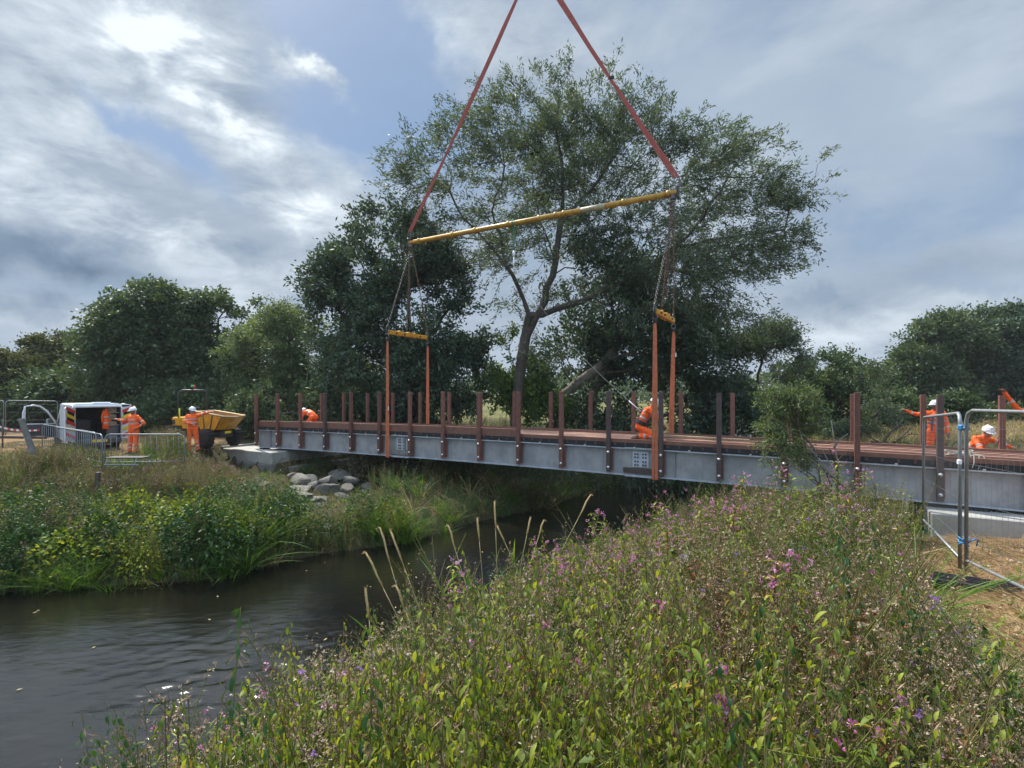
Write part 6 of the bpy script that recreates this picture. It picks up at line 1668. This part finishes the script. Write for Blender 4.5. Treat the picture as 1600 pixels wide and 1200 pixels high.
for _ in range(170):
    x = rng.uniform(3.6, 7); y = rng.uniform(3.6, 8.6)
    if is_dry(np.array([x]), np.array([y]))[0] and x / y < 1.15: it.append((('grass', 'straw', 'fern', 'dock')[rng.integers(4)], x, y, gh(x, y), rng.uniform(.08, .28)))
scatter('sprouting_weeds', 'small weeds sprouting through the dry grass by the fence', it, 9)

# ---- far bank
def left_lim(px):
    return np.interp(px, [-50, 0, 60, 110, 160, 215, 240, 285, 300, 330, 352, 430, 455, 470, 520, 545, 570, 600, 640, 670, 700], [705, 702, 698, 690, 700, 706, 655, 668, 706, 708, 722, 742, 742, 800, 800, 790, 762, 762, 790, 815, 840])
rng = np.random.default_rng(21); n_ = 26000
x_ = rng.uniform(-26, -1.2, n_); y_ = rng.uniform(9.6, 21, n_); P2 = np.stack([x_, y_], 1); h_ = ground_h(x_, y_); px = CX + F_PX * x_ / y_; Dd = x_ * ND.x + y_ * ND.y
k = side(P2, LB) & (h_ > -.05) & (px > -280) & (Dd < 13.6) & (px < 760)
x_, y_, h_, px = x_[k], y_[k], h_[k], px[k]; dl_ = seg_dist(np.stack([x_, y_], 1), LB)
lw = {'dry': .3 + 4.5 * (dl_ > 3.2) + 2 * g2(px, y_, 430, 15, 40, 3), 'nettle': .9 + 0 * x_, 'thistle': .9 + 1.2 * (dl_ > 3), 'wisp': 1.0 + 1.5 * (dl_ > 3), 'balsam': .03 + 3.5 * g2(px, y_, 400, 18.5, 55, 2.0) + .8 * g2(px, y_, 330, 19, 40, 2), 'grass': .5 + .5 * (dl_ < 3), 'dock': .3 + 1.6 * g2(px, dl_, 500, 1, 50, 2) + 1.0 * g2(px, y_, 410, 15, 30, 2), 'fern': 1.2 + 1.4 * (dl_ < 4), 'nettle_deep': 1.2 + 1.6 * (dl_ < 3),
      'yellowing': .3 + 1.4 * g2(px, y_, 400, 16, 60, 2.5), 'straw': .4 + 1.0 * (dl_ > 5), 'lush': .2 + 5 * g2(px, dl_, 370, 1.5, 34, 1.8) + 6 * g2(px, dl_, 600, 1.5, 50, 3) + 1.5 * g2(px, dl_, 30, 1, 60, 2), 'purple': .02 + 0 * x_, 'broad': .25 + 1.2 * g2(px, dl_, 560, 1, 60, 2)}
ks = list(lw); patch = {q: vnoise(x_, y_, 1.2, 200 + i) for i, q in enumerate(ks)}
Wm = np.stack([lw[q] * (.05 + patch[q] ** 5 * 8) for q in ks], 1); Wm /= Wm.sum(1, keepdims=True); pick = (np.cumsum(Wm, 1) > rng.random(len(x_))[:, None]).argmax(1)
tl = vnoise(x_, y_, 1.3, 410) * .6 + vnoise(x_, y_, .6, 411) * .4; lim = EYE - (left_lim(px) - HY) / F_PX * y_; it = []; it2 = []; itg = []
for i in range(len(x_)):
    q = ks[pick[i]]; bh = {'nettle': .9, 'nettle_deep': .9, 'yellowing': .8, 'thistle': .95, 'purple': .9, 'wisp': 1.15, 'dry': 1.05, 'balsam': .9, 'grass': .65, 'dock': .9, 'broad': .8, 'fern': 1.0, 'straw': .5, 'lush': .95}[q] * rng.uniform(.7, 1.2) * (.75 + .9 * tl[i])
    bh = min(bh, (lim[i] - h_[i]) * rng.uniform(.8, 1.0))
    if 452 < px[i] < 566 and y_[i] > 15.9: continue
    if 380 < px[i] < 460 and y_[i] > 17.2: bh = min(bh, .3)
    if bh < .1: continue
    (itg if q in ('grass', 'straw', 'lush') else it2 if q == 'balsam' else it).append((q, x_[i], y_[i], h_[i] - .02, bh))
    if len(it) + len(it2) + len(itg) > 6300: break
for seg_a, seg_b in zip(LB[1:10], LB[2:11]):
    m_ = int(np.linalg.norm(seg_b - seg_a) / .035)
    for t_ in rng.random(m_):
        nrm = np.array([-(seg_b - seg_a)[1], (seg_b - seg_a)[0]]); nrm /= np.linalg.norm(nrm); P_ = seg_a + (seg_b - seg_a) * t_ + nrm * rng.uniform(-.12, .7)
        if P_[0] / P_[1] < -1.4: continue
        itg.append((('lush', 'fern', 'nettle_deep', 'grass', 'broad', 'straw')[rng.choice(6, p=[.07, .38, .34, .05, .12, .04])], P_[0], P_[1], gh(P_[0], P_[1]) - .03, rng.uniform(.25, .75)))  # mostly dark-leaved kinds: shade under the overhang put into leaf colour
print('left bank plants', len(it), len(it2), len(itg), 'of', len(x_))
for _ in range(260):
    p_ = rng.uniform(218, 290); z_ = rng.uniform(14.8, 17.2); X_ = (p_ - CX) / F_PX * z_; top_ = EYE - (np.interp(p_, [218, 235, 258, 275, 290], [705, 672, 650, 672, 705]) + rng.uniform(0, 34) - HY) / F_PX * z_; g_ = gh(X_, z_)
    if top_ - g_ > .25: it.append((('dry', 'wisp', 'thistle', 'dock')[rng.choice(4, p=[.45, .2, .25, .1])], X_, z_, g_ - .02, min(1.25, top_ - g_)))
for _ in range(1000):
    p_ = rng.uniform(40, 305); z_ = rng.uniform(14.4, 15.85); X_ = (p_ - CX) / F_PX * z_; top_ = EYE - (rng.uniform(684, 722) + (14 if 165 < p_ < 225 else 0) - HY) / F_PX * z_; g_ = gh(X_, z_)
    if top_ - g_ > .25: it.append((('dry', 'wisp', 'thistle', 'nettle')[rng.choice(4, p=[.35, .25, .25, .15])], X_, z_, g_ - .02, min(1.4, top_ - g_)))
for _ in range(700):
    p_ = rng.uniform(340, 580); z_ = rng.uniform(15.5, 21.3); X_ = (p_ - CX) / F_PX * z_; g_ = gh(X_, z_); D_ = X_ * ND.x + z_ * ND.y
    if D_ > 13.5: continue
    it.append((('grass', 'straw', 'fern', 'lush', 'balsam', 'wisp')[rng.choice(6, p=[.2, .25, .2, .1, .15, .1])], X_, z_, g_ - .02, rng.uniform(.12, .34)))
for _ in range(240):
    P_ = LB[1:9][rng.integers(8)]; X_ = rng.uniform(-14, -2.5); Y_ = np.interp(X_, LB[:, 0], LB[:, 1]) + rng.uniform(.1, 4.2); g_ = gh(X_, Y_); p_ = CX + F_PX * X_ / Y_
    if p_ < -60 or g_ < .05 or (430 < p_ < 640 and Y_ > 14.6): continue
    it.append(('bush', X_, Y_, g_ - .05, max(.3, min(rng.uniform(.5, 1.25), EYE - (float(left_lim(p_)) + 6 - HY) / F_PX * Y_ - g_))))
for _ in range(30):
    it.append(('dock', *(lambda v: (v[0], v[1], gh(v[0], v[1])))((rng.normal(-4.95, .22), rng.normal(12.95, .25))), rng.uniform(.4, .8)))
scatter('far_bank_weeds', 'tangled weeds and seeding plants on the far bank', it, 5)
scatter('far_bank_balsam', 'pink balsam below the far concrete block', it2, 6)
scatter('far_bank_grass', 'lush and dry grass on the far bank down to the waterline', itg, 7)
tm = TM(); n_ = 26000; x_ = rng.uniform(-28, -1, n_); y_ = rng.uniform(9.8, 24, n_); P2 = np.stack([x_, y_], 1); h_ = ground_h(x_, y_); k = side(P2, LB) & (h_ > -.02) & (x_ / y_ > -1.45); x_, y_, h_ = x_[k], y_[k], h_[k]; n_ = len(x_)
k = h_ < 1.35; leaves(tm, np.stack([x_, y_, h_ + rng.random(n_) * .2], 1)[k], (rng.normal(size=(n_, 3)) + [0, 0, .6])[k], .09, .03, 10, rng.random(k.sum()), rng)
blades(tm, np.stack([x_, y_, h_], 1)[~k], (rng.normal(size=(n_, 3)) * .6 + [0, 0, 1])[~k], rng.uniform(.1, .3, (~k).sum()), .012, 6, rng.random((~k).sum()), rng)
o = tm.build('far_bank_cover', PM); tag(o, 'low leaves and short dry grass over the far bank', kind='stuff')
# shaded banks under and behind the bridge
rng = np.random.default_rng(31); n_ = 9000; x_ = rng.uniform(-10, 16, n_); y_ = rng.uniform(12, 34, n_); P2 = np.stack([x_, y_], 1); h_ = ground_h(x_, y_); Dd = x_ * ND.x + y_ * ND.y; s_ = x_ * DD.x + y_ * DD.y
lf = side(P2, LB); px = CX + F_PX * x_ / y_; rt = (~side(P2, RB)) & (Dd > 12.8) & ~((Dd < 17.5) & (s_ < -1.2)); k = ((lf & (Dd > 11) & (s_ < 19.2)) | (rt & (Dd < 23))) & (h_ > -.04) & (px > 430) & (px < 1480) & ~((px < 575) & (y_ < 21)); it = []
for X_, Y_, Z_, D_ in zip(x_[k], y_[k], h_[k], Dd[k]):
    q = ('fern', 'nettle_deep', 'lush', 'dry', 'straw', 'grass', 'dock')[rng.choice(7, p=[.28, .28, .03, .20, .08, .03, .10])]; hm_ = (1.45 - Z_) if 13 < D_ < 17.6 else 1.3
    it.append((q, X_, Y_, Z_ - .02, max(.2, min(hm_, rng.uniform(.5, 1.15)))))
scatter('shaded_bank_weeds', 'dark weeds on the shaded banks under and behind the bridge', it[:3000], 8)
# field beyond the bridge on the right
tm = TM(); n_ = 16000; y_ = rng.uniform(14.5, 34, n_); x_ = y_ * rng.uniform(.55, 1.15, n_); P2 = np.stack([x_, y_], 1); Dd = x_ * ND.x + y_ * ND.y; k = (~side(P2, RB)) & (Dd > 18); x_, y_ = x_[k], y_[k]; h_ = ground_h(x_, y_); n_ = len(x_)
blades(tm, np.stack([x_, y_, h_], 1), rng.normal(size=(n_, 3)) * .5 + [0, 0, 1], rng.uniform(.2, .75, n_), .02, np.where(rng.random(n_) < .6, 6, 8).repeat(4) if False else 6, rng.random(n_), rng, n=2)
n2 = n_ // 2; blades(tm, np.stack([x_, y_, h_], 1)[:n2] + [.1, .1, 0], rng.normal(size=(n2, 3)) * .5 + [0, 0, 1], rng.uniform(.2, .6, n2), .02, 8, rng.random(n2), rng, n=2)
o = tm.build('field_grass', PM); tag(o, 'rough dry grass in the field beyond the bridge', kind='stuff')

# ---- single plants that stand out
def plant(name, lab, tpl, loc, h, cat, group=None, rz=0, k0=None):
    V, F, M, T = tpl; s = h / (np.max(V[:, 2]))
    tm = TM(); tm.add(V * s, F, M, T); o = tm.build(name, PM); o.location = loc; o.rotation_euler = (0, 0, rz); tag(o, lab, cat, group); return o
def base_for(px, py, z): v = at(px, py, z); return (v.x, v.y, gh(v.x, v.y) - .02), v.z - gh(v.x, v.y)
rngS = np.random.default_rng(5)
for px, py, z, f, nm, lab, cat in [
    (508, 945, 2.75, lambda r: t_nettle(r, .1), 'nettle', 'tall nettle with drooping yellow-green leaves standing over the dark water', 'nettle'),
    (560, 985, 2.6, lambda r: t_nettle(r, .1), 'nettle', 'leaning nettle just right of the tallest one over the water', 'nettle'),
    (478, 1000, 2.65, lambda r: t_nettle(r, .1), 'nettle', 'nettle just left of the tallest one over the water', 'nettle'),
    (596, 950, 3.4, lambda r: t_nettle(r, .1), 'nettle', 'arching nettle among the reed grass stalks', 'nettle'),
    (640, 900, 4.3, lambda r: t_nettle(r, .1), 'nettle', 'slim nettle behind the reed grass, against dark water', 'nettle'),
    (300, 1042, 2.4, lambda r: t_thistle(r, 0, .5), 'seed_stalk', 'thin dark stalk with a small seed head leaning over the river at lower left', 'plant'),
    (405, 1062, 2.35, lambda r: t_balsam(r, 1.2), 'balsam_plant', 'pink balsam at the lower left of the near bank, in front of the river', 'balsam'),
    (358, 1078, 2.3, lambda r: t_balsam(r, 1.0), 'balsam_plant', 'smaller pink balsam left of the lower left clump', 'balsam'),
    (255, 1095, 2.35, lambda r: t_wisp(r), 'willowherb', 'brownish seeding willowherb at the lower left edge of the weeds', 'plant'),
    (225, 1120, 2.3, lambda r: t_wisp(r), 'willowherb', 'small seeding willowherb farthest left on the near bank', 'plant'),
    (955, 798, 6.6, lambda r: t_balsam(r, 1.4), 'balsam_plant', 'tall pink balsam standing up against the dark water in the centre', 'balsam'),
    (893, 858, 6.3, lambda r: t_balsam(r, 1.4), 'balsam_plant', 'pink balsam on the crest left of the tall one', 'balsam'),
    (1088, 756, 7.6, lambda r: t_nettle(r, .7), 'nettle', 'tall yellowing stem rising above the crest below the bridge girder', 'nettle'),
    (772, 850, 5.4, lambda r: t_nettle(r, .2), 'nettle', 'thin nettle stem above the crest between reed grass stalks', 'nettle')]:
    b0, hh0 = base_for(px, py, z); b1 = b0
    plant(nm, lab, f(rngS), b0, max(.4, hh0), cat, 'tall plants along the near bank')
for i in range(46):
    px = rngS.uniform(480, 1430); py = np.interp(px, SIL[:, 0], SIL[:, 1]) - rngS.uniform(4, 34); z = np.interp(px, [480, 700, 900, 1100, 1430], [3.2, 5.0, 6.8, 8.6, 8.4]) * rngS.uniform(.93, 1.03)
    b0, hh0 = base_for(px, py, z)
    if b0[2] < .1 or hh0 < .5 or hh0 > 2.0: continue
    groups['tall'] = groups.get('tall', []) + [(('nettle', 'wisp', 'thistle', 'balsam', 'dry')[rngS.choice(5, p=[.3, .25, .2, .15, .1])], b0[0], b0[1], b0[2], hh0)]
scatter('outline_stems', 'scattered taller stems breaking the outline of the near bank', groups['tall'], 12)
# bindweed flower
fl = empty('bindweed_flower', at(1073, 872, 5.2)); tag(fl, 'single white trumpet bindweed flower in the middle of the near bank', 'flower')
mb = MB(); mb.lathe([(.003, -.035), (.006, -.018), (.018, -.004), (.027, .004), (.026, .001), (.012, -.010)], mat('white_petal', (.8, .8, .8), .5), 12, Matrix.Rotation(R(62), 4, 'X') ); mb.build('trumpet', fl)
MB().tube([(0, .03, -.04), (0, .05, -.2), (.02, .06, -.4)], .002, mat('green_stem', (.05, .09, .02), .7), 4).build('stem', fl)
# reed grass with its nodding seed heads
M_reed = mat('reed_stem', (.42, .36, .16), .7); M_reedh = mat('reed_seed_head', (.62, .44, .20), .85, 0, .4, 60, .6, 120); M_reedl = foliage('reed_leaf', [(.10, .17, .06), (.16, .24, .10)], .4)
reeds = [(571, 863, 644, 1010, 4.6), (593, 824, 640, 985, 4.9), (610, 828, 668, 985, 5.0), (571, 919, 586, 1050, 4.0), (618, 915, 655, 1010, 4.3), (595, 1007, 640, 1080, 3.4), (700, 821, 731, 925, 5.4), (746, 810, 754, 905, 5.6), (773, 783, 777, 905, 5.6),
         (777, 822, 808, 890, 5.8), (829, 809, 814, 880, 6.0), (850, 813, 828, 880, 6.0), (923, 773, 872, 870, 6.2), (721, 951, 728, 985, 4.7)]
rlab = ['leftmost of the nodding reed grass heads over the river', 'tallest reed grass of the left-hand group', 'reed grass head just right of the tallest in the left-hand group', 'upright short reed grass left of all others', 'small curled reed grass head low in the left-hand group', 'lowest curled reed grass head near the nettles',
        'hooked reed grass head between the left and middle groups', 'straight double reed grass head of the middle group', 'tallest straight reed grass of the middle group', 'reed grass head leaning left in the middle group', 'straight reed grass head right of the middle group', 'hooked reed grass head right of the middle group', 'bent reed grass head farthest right, against dark water', 'tiny reed grass head low in front of the middle group']
rr = random.Random(6)
for i, (tx, ty, bx, by, z) in enumerate(reeds):
    tip, low = at(tx, ty, z), at(bx, by, z - .1); g_ = gh(low.x, low.y); d = low - tip
    base_ = Vector((low.x + d.x * .3, low.y + .1, g_ - .05)); e = empty('reed_grass', base_); tag(e, rlab[i], 'reed grass', 'nodding reed grass stalks on the near bank')
    hookd = 1 if i in (0, 1, 4, 5, 6) else -1; hk = .035 if i in (0, 1, 4, 5, 6, 11, 12) else .008
    side_ = -1 if i in (0, 1, 4, 5, 6) else 1
    p0, p1, p2 = Vector((0, 0, 0)), low - base_, tip - base_
    neck = p1.lerp(p2, .62); pts = [p0, p0.lerp(p1, .5) + Vector((.0, 0, 0)), p1, p1.lerp(p2, .35), neck]
    mb = MB(); mb.tube(pts, [.0042, .004, .0035, .003, .0026], M_reed, 5); mb.build('stem', e)
    hp = [neck, neck.lerp(p2, .35), neck.lerp(p2, .7) - Vector((side_ * .25 * hk, 0, 0)), p2 - Vector((0, 0, .002)), p2 + Vector((side_ * hk * .9, 0, -hk * .35))]
    mb = MB(); mb.tube(hp, [.003, .0085, .010, .008, .003], M_reedh, 7)
    for _ in range(90):
        t_ = rr.random() * 3.6; a_ = int(t_); p_ = hp[a_].lerp(hp[a_ + 1], t_ - a_); q_ = p_ + Vector((rr.uniform(-.015, .015), rr.uniform(-.015, .015), rr.uniform(.004, .018)))
        mb.tube([p_, q_], [.0022, .0006], M_reedh, 3, cap=False)
    mb.build('seed_head', e)
    tm = TM(); n_ = 3; bl = np.array([list(p1.lerp(p2, rr.uniform(-.3, .25))) for _ in range(n_)]); blades(tm, bl, np.array([[rr.uniform(-.6, .6), rr.uniform(-.3, .3), .8] for _ in range(n_)]), .22, .010, 0, .5, rngS, n=4); tm.build('leaf_blade', [M_reedl], e)
# broad reed leaves standing in the gap
for (px, py, bx, by, z) in [(668, 872, 690, 925, 4.6), (712, 895, 690, 930, 4.7), (684, 870, 690, 935, 4.6), (735, 880, 738, 925, 5.0), (800, 835, 802, 880, 5.5), (560, 930, 600, 1020, 3.9), (655, 960, 648, 1010, 4.0), (600, 1040, 612, 1085, 3.2), (1298 - 360, 815, 936, 850, 6.0)]:
    a_, b_ = at(bx, by, z), at(px, py, z); tm = TM(); d = np.array(b_ - a_)
    g_ = gh(a_.x, a_.y); root_ = np.array([a_.x - d[0] * .4, a_.y, g_]); k_ = 3
    blades(tm, np.repeat((np.array(a_) - root_)[None], k_, 0) * 1.0, np.array([d + rngS.normal(size=3) * .06 for _ in range(k_)]), np.linalg.norm(d) * rngS.uniform(.7, 1.3, k_), .022, 8, rngS.uniform(.5, 1, k_), rngS, bend=.25, n=5)
    sticks(tm, np.array([[0, 0, 0.]]), np.array([np.array(a_) - root_]), .004, .003, 1, .5, 4)
    o = tm.build('reed_tuft', PM); o.location = tuple(root_)
    tag(o, 'green reed leaves fanning out above the near bank edge', 'reed', 'green reed leaf fans at the bank edge')
# floating leaves and flecks on the river
tm = TM(); n_ = 60; x_ = rngS.uniform(-9, 3, n_); y_ = rngS.uniform(6.5, 14, n_); P2 = np.stack([x_, y_], 1); k = (~side(P2, LB)) & side(P2, RB); x_, y_ = x_[k], y_[k]; n_ = len(x_)
leaves(tm, np.stack([x_, y_, np.full(n_, .022)], 1), rngS.normal(size=(n_, 3)) * [1, 1, .1], rngS.uniform(.03, .09, n_), .03, 6, .9, rngS, fold=.1, up=np.array([[0, 0, 1.]]))
o = tm.build('floating_leaves', PM); tag(o, 'pale leaves and flecks drifting on the dark river', kind='stuff')

# ------------------------------------------------------------------ haze
hz = MB().box((0, 600, 12.5), (2100, 1400, 30), bpy.data.materials.new('haze_air')).build('haze'); tag(hz, kind='stuff', label='thin pale haze in the air')
hm_ = hz.data.materials[0]; hm_.use_nodes = True; n = N(hm_.node_tree); hm_.node_tree.nodes.clear()
ho_ = n.add('ShaderNodeOutputMaterial'); pv = n.add('ShaderNodeVolumePrincipled'); pv.inputs['Color'].default_value = (.85, .9, .97, 1); pv.inputs['Density'].default_value = .00035; pv.inputs['Anisotropy'].default_value = .1
n.link(pv.outputs[0], ho_.inputs['Volume'])
